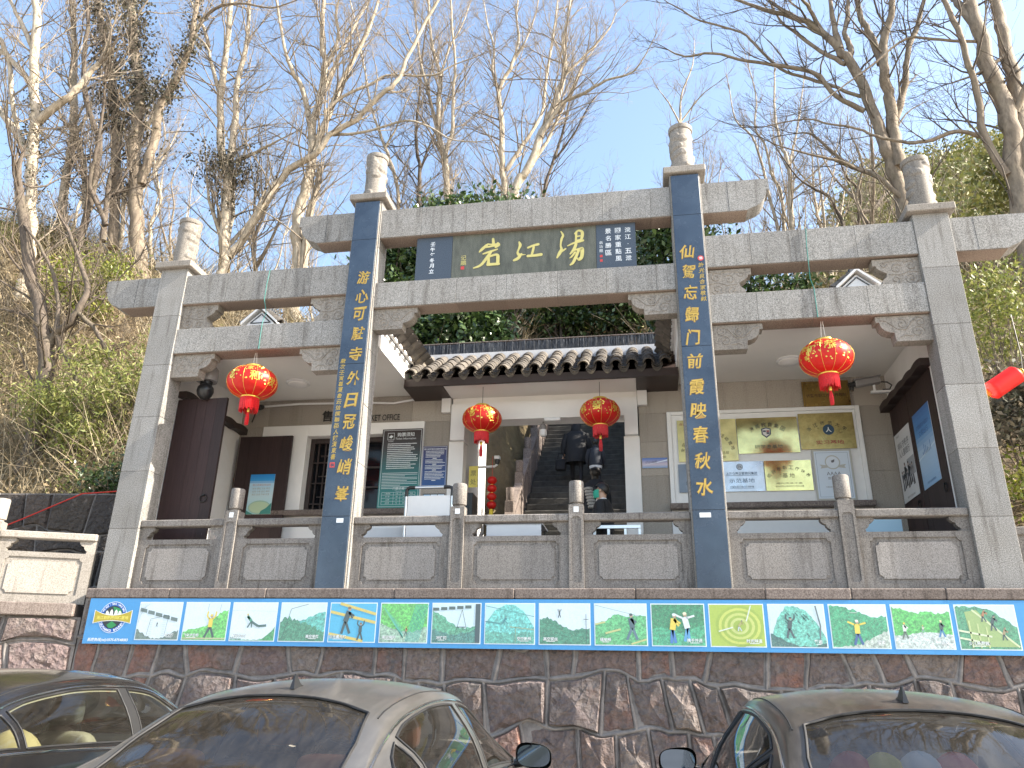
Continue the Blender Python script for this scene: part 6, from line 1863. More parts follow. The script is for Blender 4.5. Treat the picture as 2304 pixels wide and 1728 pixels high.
    MB().cbox(-.12, .12, 1.42, 1.45, 1.29, 1.36, .01).build('rear_view_mirror', 'white_plastic' if pmat == 'paint_black' else 'rubber', th, smooth=40, world=False)
    return th
carL = sedan('black sedan at the left with green tinted windows and pale yellow seat covers', -2.96, -5.28, 'paint_black', 'car_glass_green', 'car_glass', ('dash_beige', 'cloth_dark'), 'dash_beige', scale=(1, 1, 1.05))
carM = sedan('dusty grey sedan parked in the middle, rear window towards the viewer', -0.16, -6.08, 'paint_grey', 'car_glass_dark', 'car_glass_dusty', ('cloth_dark', 'cloth_orange'), 'dash_grey')
carR = sedan('dusty brown black sedan at the right with toys on its rear shelf', 2.83, -6.05, 'paint_brown', 'car_glass_dark', 'car_glass_dusty', ('cloth_dark', 'cloth_dark'), 'dash_grey')
# things lying in the cars
def blob(name, label, cat, c, r, mat, sq=(1, 1, 1), n=20):
    mb = MB(); mb.grid(lambda u, v: (r * sq[0] * math.cos(2 * math.pi * u) * math.cos(math.pi * (v - .5)), r * sq[1] * math.sin(2 * math.pi * u) * math.cos(math.pi * (v - .5)), r * sq[2] * math.sin(math.pi * (v - .5)) * (1 + .08 * math.cos(6 * math.pi * u))), n, 12)
    return tag(mb.build(name, mat, None, smooth=179, loc=c), label, cat)
blob('seat_cushion', 'round pale yellow cushion inside the left black car', 'cushion', (-2.45, -5.05, .98), .20, 'cloth_yellow', (1.0, .75, .85))
th = thing('neck_pillow', 'braided grey green neck pillow behind the rear window of the right car', 'pillow', (2.63, -5.80, 1.215))
for k in range(13):
    a = R(200 - 16 * k); q = Vector((.19 * math.cos(a), .02 * math.sin(3 * a), .15 * math.sin(a) - .03))
    mb = MB(); mb.grid(lambda u, v: (q.x + (.045 + .01 * (k % 2)) * math.cos(6.283 * u) * math.cos(3.1416 * (v - .5)), q.y + .05 * math.sin(6.283 * u) * math.cos(3.1416 * (v - .5)), q.z + .045 * math.sin(3.1416 * (v - .5))), 12, 8)
    mb.build('braid_knot', 'braid', th, smooth=179, world=False)
blob('straw_hat', 'tan straw dome standing behind the rear seat of the right car', 'hat', (2.91, -5.88, 1.17), .15, 'straw', (.66, .6, 1.1))
for i, (x, y, z, mt, lb) in enumerate(((2.62, -6.20, 1.13, 'toy_yellow', 'yellow plush ball on the right car shelf, left of the white one'), (2.76, -6.21, 1.14, 'toy_white', 'white plush ball on the right car shelf'), (2.90, -6.20, 1.14, 'toy_red', 'red plush ball on the right car shelf, right of the white one'), (2.49, -6.20, 1.13, 'toy_red', 'red plush ball at the left end of the right car shelf'))):
    o = blob('plush_toy', lb, 'toy', (x, y, z + .03), .095, mt); o['group'] = 'plush toys on the rear shelf'
# ================================================================== hillside
def sstep(a, b, x):
    t = min(1.0, max(0.0, (x - a) / (b - a)))
    return t * t * (3 - 2 * t)
def hz(X, Y):
    a = (X - 1.69) / (Y + 10.0)
    y = Y
    core = 2.55 + 4.6 * sstep(4.2, 6.3, y) + 0.72 * max(0, y - 6.0) - 0.5 * max(0, y - 16.0)
    left = 4.55 + 1.0 * max(0, y - 3.6) * sstep(3.6, 6, y) + 0.45 * max(0, -X - 8.0) * sstep(4, 8, y) - 0.75 * max(0, y - 9.5)
    right = 2.7 + 1.5 * sstep(2.6, 4.5, y) + 0.81 * max(0, y - 4.0) + 0.20 * max(0, X - 7.5) - 0.7 * max(0, y - 40)
    wl = sstep(-5.2, -6.6, X) if Y < 7 else sstep(-3.0, -7.5, X)
    wr = sstep(5.2, 6.6, X) if Y < 6 else sstep(0.16, 0.34, a)
    z = core * (1 - wl) * (1 - wr) + left * wl + right * wr
    nz = noise.noise(Vector((X * 0.35, Y * 0.35, 3.1))) * 0.7 + noise.noise(Vector((X * 1.1, Y * 1.1, 9.2))) * 0.28
    z += nz * sstep(3.6, 6, Y)
    if -1.35 < X < 2.0 and Y < 11.5:
        s = sstep(-1.35, -1.05, X) * sstep(2.0, 1.72, X) * sstep(11.5, 10.8, Y)
        z = z * (1 - s) + min(z, 2.3 + max(0, Y - 2.9) * 0.783 - 0.1) * s
    return z
m = NM('hill_soil')
p = m.pos()
c = m.ramp(m.noise(p, 0.9, 8, 0.68), [(0.28, (0.07, 0.05, 0.03)), (0.5, (0.16, 0.115, 0.065)), (0.72, (0.30, 0.23, 0.13))])
c = m.mix(m.ramp(m.noise(p, 0.22, 5, 0.6), [(0.45, 0.0), (0.65, 0.5)]), c, (0.10, 0.09, 0.035))
m.base(Base__Color=c, Roughness=0.95); m.bump(m.noise(p, 3.0, 8, 0.7), 0.9, 0.25)
xs_ = sorted(set([round(-45 + 1.5 * k, 2) for k in range(64)] + [round(-14 + 0.4 * k, 2) for k in range(76)]))
ys_ = [3.45 + 0.35 * k for k in range(42)] + [18.2 + 1.6 * k for k in range(36)]
V = [(x, y, hz(x, y)) for x in xs_ for y in ys_]
ny = len(ys_)
F = [(i * ny + j, (i + 1) * ny + j, (i + 1) * ny + j + 1, i * ny + j + 1) for i in range(len(xs_) - 1) for j in range(ny - 1)]
structure(MB().add(V, F).build('hillside', 'hill_soil', smooth=179))

# ------------------------------------------------------------------ leaves and bark
def leaf_mat(name, cols, trans=0.25, rough=0.5):
    m = NM(name)
    g = m.n('ShaderNodeNewGeometry')
    k = len(cols)
    c = m.ramp(g.outputs['Random Per Island'], [(i / (k - 1), cc) for i, cc in enumerate(cols)])
    m.base(Base__Color=c, Roughness=rough)
    tr = m.n('ShaderNodeBsdfTranslucent', Color=c)
    mx = m.n('ShaderNodeMixShader', Fac=trans)
    m.t.links.new(m.b.outputs[0], mx.inputs[1]); m.t.links.new(tr.outputs[0], mx.inputs[2]); m.t.links.new(mx.outputs[0], m.out.inputs[0])
leaf_mat('evergreen_leaf', [(0.018, 0.035, 0.012), (0.035, 0.065, 0.02), (0.06, 0.10, 0.03), (0.09, 0.14, 0.04)], 0.15, 0.28)
leaf_mat('ivy_leaf', [(0.035, 0.032, 0.022), (0.07, 0.06, 0.04), (0.13, 0.11, 0.075), (0.05, 0.055, 0.03), (0.20, 0.18, 0.13)], 0.15, 0.7)
leaf_mat('bamboo_leaf', [(0.10, 0.13, 0.025), (0.18, 0.21, 0.045), (0.28, 0.28, 0.08), (0.12, 0.16, 0.03), (0.34, 0.31, 0.13)], 0.3, 0.55)
leaf_mat('yellow_green_leaf', [(0.10, 0.14, 0.02), (0.18, 0.22, 0.03), (0.28, 0.28, 0.05), (0.08, 0.10, 0.02)], 0.35, 0.5)
leaf_mat('dry_leaf', [(0.20, 0.14, 0.07), (0.32, 0.25, 0.14), (0.12, 0.09, 0.05), (0.40, 0.33, 0.20)], 0.2, 0.7)
leaf_mat('dry_stem', [(0.22, 0.17, 0.10), (0.38, 0.31, 0.20), (0.16, 0.12, 0.08), (0.46, 0.40, 0.28)], 0.1, 0.7)
leaf_mat('hill_leaf', [(0.10, 0.12, 0.03), (0.18, 0.19, 0.05), (0.26, 0.24, 0.09), (0.13, 0.15, 0.03)], 0.2, 0.6)
for nm, a, b in (('bark_pale', (0.24, 0.195, 0.14), (0.54, 0.465, 0.365)), ('bark_mid', (0.12, 0.092, 0.066), (0.31, 0.25, 0.185)), ('bark_twig', (0.14, 0.112, 0.085), (0.32, 0.265, 0.205)), ('bark_dark', (0.055, 0.042, 0.032), (0.14, 0.11, 0.085))):
    m = NM(nm)
    n1 = m.noise(m.pos((1, 1, 0.35)), 9, 6, 0.68)
    c = m.ramp(n1, [(0.3, a), (0.68, b)])
    c = m.mix(m.ramp(m.noise(m.pos(), 1.6, 4, .6), [(0.52, 0.0), (0.75, 0.5)]), c, (0.18, 0.16, 0.10))
    m.base(Base__Color=c, Roughness=0.85); m.bump(m.noise(m.pos((1, 1, 0.4)), 18, 5, 0.7), 0.6, 0.03)

NR = np.random.RandomState(4)
def np_mesh(name, V, F, mat):
    me = bpy.data.meshes.new(name)
    V = np.asarray(V, np.float32); F = np.asarray(F, np.int32)
    me.vertices.add(len(V)); me.vertices.foreach_set('co', V.ravel())
    k = F.shape[1]
    me.loops.add(F.size); me.loops.foreach_set('vertex_index', F.ravel())
    me.polygons.add(len(F)); me.polygons.foreach_set('loop_start', np.arange(0, F.size, k, dtype=np.int32))
    me.materials.append(MAT[mat]); me.update(calc_edges=True); me.validate()
    return me
def leaves(name, P, size, mat, elong=2.0, hang=0.0):
    """one folded quad per leaf"""
    P = np.asarray(P, np.float64); N = len(P)
    a = NR.normal(size=(N, 3)); a[:, 2] -= hang; a /= np.linalg.norm(a, axis=1)[:, None]
    b = NR.normal(size=(N, 3)); b -= a * (a * b).sum(1)[:, None]; b /= np.linalg.norm(b, axis=1)[:, None]
    s = np.asarray(size).reshape(-1, 1) * NR.uniform(0.6, 1.25, size=(N, 1))
    V = np.stack([P - a * s, P + b * s / elong, P + a * s, P - b * s / elong], 1).reshape(-1, 3)
    F = np.arange(4 * N).reshape(-1, 4)
    return np_mesh(name, V, F, mat)
def stems(name, P0, D, L, W, mat, bend=0.35, seg=3):
    """thin arching ribbons"""
    N = len(P0)
    D = D / np.linalg.norm(D, axis=1)[:, None]
    side = NR.normal(size=(N, 3)); side -= D * (side * D).sum(1)[:, None]; side /= np.linalg.norm(side, axis=1)[:, None]
    cur = NR.normal(size=(N, 3)) * bend; cur[:, 2] -= bend * 0.6
    pts = []
    for k in range(seg + 1):
        t = k / seg
        c = P0 + D * (L * t)[:, None] + cur * (L * t * t)[:, None]
        w = W * (1 - 0.7 * t)
        pts.append(c - side * w[:, None]); pts.append(c + side * w[:, None])
    V = np.stack(pts, 1)
    m_ = 2 * (seg + 1)
    base = (np.arange(N) * m_)[:, None, None]
    q = np.array([[2 * k, 2 * k + 1, 2 * k + 3, 2 * k + 2] for k in range(seg)])[None]
    return np_mesh(name, V.reshape(-1, 3), (base + q).reshape(-1, 4), mat)

class Twigs:
    def __init__(s): s.v = []; s.f = []
    def tube(s, pts, rad, n=3):
        o = len(s.v)
        m_ = len(pts)
        for i in range(m_):
            a = pts[max(i - 1, 0)]; b = pts[min(i + 1, m_ - 1)]
            dx, dy, dz = b[0] - a[0], b[1] - a[1], b[2] - a[2]
            l = math.sqrt(dx * dx + dy * dy + dz * dz) or 1
            dx /= l; dy /= l; dz /= l
            if abs(dz) < 0.9: ux, uy, uz = -dy, dx, 0.0
            else: ux, uy, uz = 0.0, -dz, dy
            l = math.sqrt(ux * ux + uy * uy + uz * uz) or 1
            ux /= l; uy /= l; uz /= l
            wx, wy, wz = dy * uz - dz * uy, dz * ux - dx * uz, dx * uy - dy * ux
            for k in range(n):
                c = math.cos(6.28318 * k / n) * rad[i]; q = math.sin(6.28318 * k / n) * rad[i]
                p = pts[i]
                s.v.append((p[0] + ux * c + wx * q, p[1] + uy * c + wy * q, p[2] + uz * c + wz * q))
        for i in range(m_ - 1):
            for k in range(n):
                k2 = (k + 1) % n
                s.f.append((o + i * n + k, o + i * n + k2, o + (i + 1) * n + k2, o + (i + 1) * n + k))
def grow(tw, p, d, L, r, depth, rg, up=0.10, kids=(4, 3)):
    n = 5 if depth >= 1 else 3
    pts = [p]; rad = [r]; dirs = [d]
    q = p; dd = d
    for k in range(n):
        dd = (dd[0] + rg.gauss(0, .16), dd[1] + rg.gauss(0, .16), dd[2] + rg.gauss(0, .13) + up)
        l = math.sqrt(dd[0] ** 2 + dd[1] ** 2 + dd[2] ** 2); dd = (dd[0] / l, dd[1] / l, dd[2] / l)
        q = (q[0] + dd[0] * L / n, q[1] + dd[1] * L / n, q[2] + dd[2] * L / n)
        pts.append(q); dirs.append(dd); rad.append(max(0.0028, r * (1 - 0.75 * (k + 1) / n)))
    tw.tube(pts, rad, 4 if r > .015 else 3)
    if depth > 0:
        for _ in range(rg.randint(kids[0] - 1, kids[0] + 1)):
            t = rg.uniform(.18, 1.0); i = min(n - 1, int(t * n)); f_ = t * n - i
            b = tuple(pts[i][j] * (1 - f_) + pts[i + 1][j] * f_ for j in range(3))
            e = dirs[i]
            a = rg.uniform(.35, .85)
            rv = (rg.gauss(0, 1), rg.gauss(0, 1), rg.gauss(0, .7))
            nd = (e[0] + rv[0] * a * .75, e[1] + rv[1] * a * .75, e[2] + rv[2] * a * .75 + .08)
            l = math.sqrt(nd[0] ** 2 + nd[1] ** 2 + nd[2] ** 2) or 1
            grow(tw, b, (nd[0] / l, nd[1] / l, nd[2] / l), L * rg.uniform(.4, .68), max(.0035, rad[i] * rg.uniform(.45, .7)), depth - 1, rg, up, (kids[1], kids[1]))
def smooth_limb(L, per=4, jit=0.0, rg=None):
    out = []
    n = len(L)
    for i in range(n - 1):
        p0, p1, p2, p3 = L[max(i - 1, 0)], L[i], L[i + 1], L[min(i + 2, n - 1)]
        for k in range(per):
            t = k / per
            q = [0.5 * (2 * p1[j] + (-p0[j] + p2[j]) * t + (2 * p0[j] - 5 * p1[j] + 4 * p2[j] - p3[j]) * t * t + (-p0[j] + 3 * p1[j] - 3 * p2[j] + p3[j]) * t ** 3) for j in range(4)]
            if rg and jit and (i or k):
                for j in range(3): q[j] += rg.gauss(0, jit * q[3])
            q[3] = max(q[3], .006)
            out.append(tuple(q))
    out.append(tuple(L[-1]))
    return out
def bare_tree(label, key, mat, limbs, seed, step=0.5, depth=2, klen=34.0, down=True, twig=None):
    rg = random.Random(seed)
    b0 = limbs[0][0]
    if down:
        nx = limbs[0][1]
        gx, gy = b0[0] + (b0[0] - nx[0]) * .4, b0[1]
        gz = hz(gx, gy) - 0.25
        if gz < b0[2] - .3:
            limbs = [[(gx, gy, gz, b0[3] * 1.35), ((gx + b0[0]) / 2, gy, (gz + b0[2]) / 2, b0[3] * 1.12)] + list(limbs[0])] + list(limbs[1:])
    base = limbs[0][0]
    th = thing('bare_tree', label, 'tree', base[:3], 0, 'bare winter trees on the hillside')
    tk = MB(); tw = Twigs()
    for li, L in enumerate(limbs):
        S_ = smooth_limb(L, 4, 0.18, rg)
        tk.tube([q[:3] for q in S_], [q[3] * rg.uniform(.94, 1.06) for q in S_], 9 if S_[0][3] > .06 else 6)
        acc = 0.0
        for a, b in zip(S_[:-1], S_[1:]):
            sl_ = math.dist(a[:3], b[:3]); acc += sl_
            while acc > step:
                acc -= step * rg.uniform(.7, 1.3)
                if li == 0 and down and b[2] < base[2] + 1.2: continue
                if b[3] > .13 and rg.random() < .55: continue
                d = ((b[0] - a[0]) / sl_, (b[1] - a[1]) / sl_, (b[2] - a[2]) / sl_)
                rv = (rg.gauss(0, 1), rg.gauss(0, 1), rg.gauss(0, .6))
                k = rg.uniform(.5, .95)
                nd = (d[0] * .8 + rv[0] * k, d[1] * .8 + rv[1] * k, d[2] * .8 + rv[2] * k + .25)
                l = math.sqrt(sum(x * x for x in nd)) or 1
                ln = min(3.3, max(1.0, b[3] * klen)) * rg.uniform(.55, 1.15)
                grow(tw, b[:3], tuple(x / l for x in nd), ln, min(.035, max(.006, b[3] * .42)), depth, rg, .07, (5, 4))
        e = S_[-1]; f_ = S_[-2]
        l = math.dist(e[:3], f_[:3]) or 1
        for _ in range(2): grow(tw, e[:3], tuple((e[j] - f_[j]) / l for j in range(3)), 1.3, e[3] * .9, depth, rg)
    tk.build('trunk', 'bark_' + mat, th, smooth=60)
    c = link(np_mesh('branches', tw.v, tw.f, twig or ('bark_dark' if mat == 'dark' else 'bark_twig')), 'branches', th)
    return th
TREES = {
'B1':('pale',[[(-4.9,13.0,18.1,0.117),(-5.12,13.0,19.54,0.106),(-5.42,13.0,21.04,0.096),(-5.47,13.0,22.57,0.084),(-5.49,13.0,23.51,0.072),(-5.87,13.0,25.02,0.059),(-6.08,13.0,26.31,0.046),(-6.25,13.0,27.98,0.033)],[(-5.0,13.01,18.82,0.089),(-5.05,12.91,19.82,0.08),(-4.84,12.84,20.84,0.07),(-4.86,12.72,22.55,0.061),(-4.76,12.5,23.58,0.051),(-4.92,12.34,25.05,0.042),(-5.08,12.32,27.04,0.032)],[(-5.39,12.96,20.63,0.066),(-5.85,12.97,22.59,0.057),(-6.22,12.72,23.99,0.047),(-6.45,12.59,25.53,0.037),(-6.62,12.32,27.3,0.026)],[(-5.47,12.94,23.46,0.05),(-5.24,13.12,25.04,0.041),(-4.81,13.29,26.33,0.03),(-4.55,13.39,27.6,0.02)]]),
'B2':('pale',[[(-3.04,14.0,18.68,0.12),(-3.14,14.0,20.07,0.111),(-3.21,14.0,21.97,0.102),(-3.34,14.0,23.33,0.092),(-3.16,14.0,23.95,0.08),(-2.85,14.0,24.72,0.069),(-2.61,14.0,25.94,0.057),(-2.7,14.0,27.25,0.046),(-2.65,14.0,28.48,0.034)],[(-2.98,14.03,19.64,0.085),(-2.34,14.02,20.75,0.075),(-1.7,14.26,22.24,0.065),(-1.47,14.39,24.48,0.056),(-1.22,14.51,26.68,0.045),(-1.03,14.65,28.92,0.034)],[(-3.34,14.0,23.32,0.064),(-3.68,14.22,24.63,0.054),(-3.72,14.51,26.18,0.044),(-4.1,14.79,27.85,0.033),(-4.46,15.17,29.97,0.021)],[(-2.86,14.05,24.77,0.045),(-2.27,13.91,25.81,0.037),(-1.88,13.88,27.17,0.029),(-1.73,13.74,27.96,0.02)]]),
'B3':('pale',[[(-2.26,12.0,17.28,0.149),(-1.82,12.0,18.09,0.135),(-1.38,12.0,19.4,0.123),(-1.1,12.0,20.27,0.109),(-0.75,12.0,21.08,0.095),(-0.51,12.0,22.51,0.081),(-0.57,12.0,23.65,0.067),(-0.38,12.0,24.79,0.052),(-0.25,12.0,25.89,0.036)],[(-1.37,11.94,19.35,0.084),(-0.62,11.83,20.56,0.071),(0.18,11.76,20.89,0.058),(0.99,11.45,21.07,0.043),(1.94,11.24,21.17,0.03),(2.63,10.92,22.11,0.016)],[(-1.04,11.98,20.39,0.068),(-0.63,11.98,21.77,0.056),(0.19,12.02,22.81,0.044),(1.03,12.03,23.82,0.031),(1.4,12.08,24.75,0.018)],[(-2.1,12.07,17.57,0.072),(-1.45,12.12,18.74,0.062),(-0.9,12.22,20.01,0.051),(-0.32,12.27,21.55,0.041),(0.16,12.3,22.7,0.029),(0.7,12.53,23.91,0.018)]]),
'B4':('dark',[[(-6.67,15.0,19.29,0.083),(-6.7,15.0,20.74,0.075),(-6.95,15.0,22.04,0.066),(-7.0,15.0,23.26,0.057),(-6.97,15.0,24.94,0.048),(-6.96,15.0,27.13,0.038),(-6.81,15.0,29.41,0.029)],[(-6.72,15.06,20.79,0.052),(-6.45,15.26,22.18,0.043),(-6.34,15.65,23.3,0.034),(-6.09,15.99,24.83,0.024),(-5.65,16.56,26.43,0.014)]]),
'B5':('pale',[[(-7.11,14.0,18.29,0.074),(-7.4,14.0,19.93,0.068),(-7.89,14.0,21.21,0.062),(-8.24,14.0,22.19,0.055),(-8.7,14.0,23.53,0.049),(-9.17,14.0,25.61,0.042),(-9.62,14.0,27.44,0.035),(-10.2,14.0,29.55,0.028)],[(-7.88,13.97,21.18,0.045),(-7.44,13.98,22.24,0.034),(-7.14,14.19,23.83,0.024),(-6.64,14.3,25.11,0.013)]]),
'B6':('dark',[[(-1.79,16.0,19.72,0.071),(-1.4,16.0,21.39,0.062),(-1.07,16.0,22.55,0.052),(-0.65,16.0,24.57,0.042),(-0.09,16.0,26.22,0.032),(0.21,16.0,27.96,0.021)],[(-1.41,16.05,21.43,0.046),(-0.51,15.64,22.36,0.035),(0.2,15.1,23.35,0.024),(0.75,14.54,23.43,0.013)]]),
'A3':('pale',[[(-11.7,10.5,14.27,0.181),(-11.87,10.5,15.45,0.166),(-12.2,10.5,17.82,0.153),(-12.6,10.5,19.16,0.137),(-13.0,10.5,21.36,0.122),(-13.15,10.5,23.65,0.105),(-13.39,10.5,26.36,0.088)],[(-12.19,10.56,17.93,0.135),(-12.23,10.53,19.84,0.118),(-12.62,10.77,22.29,0.102),(-12.59,10.85,24.31,0.083),(-13.08,11.14,27.01,0.064)],[(-11.58,10.56,14.54,0.139),(-11.01,10.56,15.73,0.132),(-10.38,10.46,16.94,0.125),(-9.87,10.51,17.78,0.118),(-8.93,10.37,18.24,0.109),(-8.45,10.29,18.93,0.101),(-7.59,10.34,19.54,0.093),(-6.81,10.21,20.3,0.084),(-6.21,10.2,20.77,0.076),(-5.78,10.19,22.05,0.068),(-5.28,10.18,23.44,0.06),(-4.77,10.06,24.37,0.052)],[(-8.44,10.56,19.14,0.056),(-7.19,10.37,18.98,0.048),(-6.22,10.32,19.16,0.042),(-5.54,10.14,19.06,0.035),(-4.76,9.87,18.48,0.028),(-3.91,9.67,17.71,0.021),(-3.02,9.47,17.38,0.015)],[(-8.89,10.52,20.13,0.062),(-8.25,10.54,20.77,0.056),(-7.24,10.58,21.25,0.05),(-6.76,10.68,21.64,0.043),(-5.86,10.66,21.49,0.037),(-4.99,10.7,21.45,0.03),(-4.28,10.8,21.91,0.024),(-3.47,10.78,22.15,0.017)],[(-13.97,10.58,23.93,0.074),(-14.19,10.4,24.66,0.06),(-14.55,10.24,25.28,0.045),(-14.78,9.97,25.93,0.031)],[(-12.98,10.51,21.22,0.082),(-13.51,10.38,22.66,0.068),(-13.89,10.41,23.67,0.053),(-14.34,10.33,24.21,0.037)],[(-11.88,10.52,18.41,0.079),(-10.71,10.09,18.49,0.05),(-9.61,9.53,18.39,0.021)]]),
'A4':('pale',[[(-9.33,11.0,14.13,0.202),(-9.56,11.0,15.88,0.19),(-9.42,11.0,17.16,0.175),(-9.33,11.0,18.83,0.16),(-9.48,11.0,19.9,0.144),(-9.37,11.0,21.32,0.127),(-9.35,11.0,22.82,0.11),(-9.62,11.0,24.01,0.093),(-9.81,11.0,26.31,0.075)],[(-9.12,11.03,14.13,0.149),(-9.17,10.9,15.47,0.135),(-8.9,10.57,16.49,0.119)],[(-9.53,11.03,19.92,0.115),(-10.06,10.9,21.7,0.099),(-10.33,10.54,22.14,0.079),(-10.64,10.27,23.07,0.06),(-11.12,9.97,25.32,0.042)],[(-9.32,10.98,18.81,0.125),(-8.87,10.92,20.46,0.111),(-8.5,10.85,21.81,0.096),(-8.08,10.8,22.82,0.08),(-7.59,10.65,24.05,0.064),(-7.29,10.55,25.32,0.048)],[(-9.32,10.92,21.1,0.087),(-9.09,11.17,22.71,0.07),(-8.52,11.42,25.07,0.052),(-8.15,11.62,26.45,0.032)],[(-9.36,11.05,22.71,0.072),(-8.87,10.8,23.7,0.058),(-8.97,10.56,24.97,0.044),(-8.66,10.33,25.31,0.03)]]),
'IVY':('mid',[[(-13.96,9.5,13.87,0.248),(-14.59,9.5,16.0,0.231),(-15.22,9.5,18.68,0.214),(-15.49,9.5,20.8,0.193),(-16.18,9.5,23.12,0.171),(-17.06,9.5,25.96,0.148)],[(-15.1,9.44,14.52,0.178),(-15.69,9.52,17.41,0.172),(-16.23,9.6,19.56,0.162),(-17.09,9.76,21.98,0.152),(-17.7,9.79,23.63,0.139),(-18.97,9.96,26.79,0.128)],[(-14.59,9.47,16.93,0.163),(-14.56,9.46,18.57,0.151),(-14.49,9.4,20.23,0.139),(-14.02,9.22,20.93,0.124),(-13.7,9.06,21.74,0.11),(-13.45,8.9,22.51,0.095),(-13.53,8.83,24.63,0.082)],[(-13.96,9.55,23.23,0.071),(-13.4,9.45,24.35,0.058),(-12.11,9.19,24.33,0.044),(-10.69,9.03,23.7,0.03),(-9.62,8.91,23.78,0.017)]]),
'L1':('pale',[[(-16.14,7.5,12.9,0.172),(-16.6,7.5,14.85,0.167),(-17.16,7.5,17.33,0.162),(-17.46,7.5,18.65,0.153),(-18.1,7.5,20.75,0.145),(-18.4,7.5,22.22,0.135),(-18.94,7.5,24.09,0.126)],[(-18.33,7.55,21.47,0.099),(-18.98,7.53,22.48,0.082),(-19.58,7.58,23.37,0.065),(-20.33,7.7,24.45,0.047)],[(-17.95,7.46,19.88,0.097),(-18.91,7.59,20.95,0.083),(-19.98,7.77,21.92,0.068),(-20.9,7.96,22.69,0.052)],[(-17.37,7.57,18.3,0.147),(-16.55,7.42,18.79,0.128),(-16.04,7.36,19.26,0.11),(-15.78,7.47,20.06,0.093),(-15.46,7.41,20.37,0.074)],[(-17.13,7.49,16.82,0.153),(-18.03,7.7,17.91,0.137),(-18.77,7.89,18.67,0.118),(-19.46,8.0,19.45,0.099),(-20.55,8.33,20.43,0.079)],[(-19.84,7.53,22.17,0.079),(-19.23,7.63,21.04,0.077),(-18.93,7.79,19.75,0.076),(-18.54,8.02,18.55,0.076)]]),
'L2':('pale',[[(-17.8,10.0,15.98,0.156),(-18.15,10.0,18.35,0.147),(-18.25,10.0,19.77,0.136),(-18.96,10.0,22.45,0.126),(-19.54,10.0,24.91,0.116),(-20.17,10.0,27.03,0.103)],[(-16.89,9.93,16.5,0.122),(-17.28,9.78,18.09,0.107),(-17.48,9.38,19.11,0.091)],[(-18.18,9.93,19.7,0.076),(-18.28,10.34,20.99,0.054),(-18.58,10.7,22.26,0.031)]]),
'L3':('dark',[[(-15.49,8.5,14.23,0.111),(-15.54,8.5,16.34,0.106),(-15.69,8.5,17.95,0.099),(-16.38,8.5,19.36,0.092),(-16.98,8.5,20.82,0.085),(-17.28,8.5,22.31,0.077),(-17.52,8.5,23.7,0.068),(-17.92,8.5,24.93,0.059)],[(-14.74,8.56,14.2,0.101),(-15.28,8.88,16.27,0.084),(-15.69,9.29,17.57,0.066)],[(-14.74,8.54,14.77,0.081),(-15.47,8.3,16.19,0.07),(-15.36,8.1,17.28,0.057),(-15.32,7.91,18.73,0.045),(-15.21,7.61,19.44,0.032)]]),
'L4':('dark',[[(-12.36,5.2,7.2,0.19),(-12.55,5.2,8.66,0.177),(-12.96,5.2,9.77,0.162),(-13.67,5.2,11.19,0.147),(-14.28,5.2,12.69,0.132),(-14.85,5.2,14.03,0.114)],[(-12.7,5.27,8.91,0.119),(-12.45,5.21,9.34,0.106),(-12.14,5.15,9.52,0.092),(-11.89,5.12,10.01,0.08),(-11.91,5.2,10.6,0.067),(-12.35,5.12,11.51,0.055),(-12.78,5.15,12.23,0.042)],[(-12.4,5.15,9.31,0.063),(-12.6,5.18,10.18,0.054),(-12.96,5.18,11.03,0.045),(-13.41,5.03,11.78,0.035),(-14.12,5.08,12.5,0.025)],[(-12.49,5.25,9.36,0.056),(-13.19,5.37,9.77,0.046),(-13.96,5.4,10.11,0.036),(-14.87,5.69,10.41,0.025)],[(-11.94,5.13,9.84,0.067),(-11.39,5.26,9.35,0.054),(-10.98,5.4,8.66,0.04),(-10.67,5.61,8.14,0.027)],[(-12.43,5.2,9.29,0.067),(-11.98,5.23,8.64,0.057),(-11.53,5.09,8.14,0.046),(-11.4,5.07,7.52,0.036),(-11.12,5.05,7.11,0.026)]]),
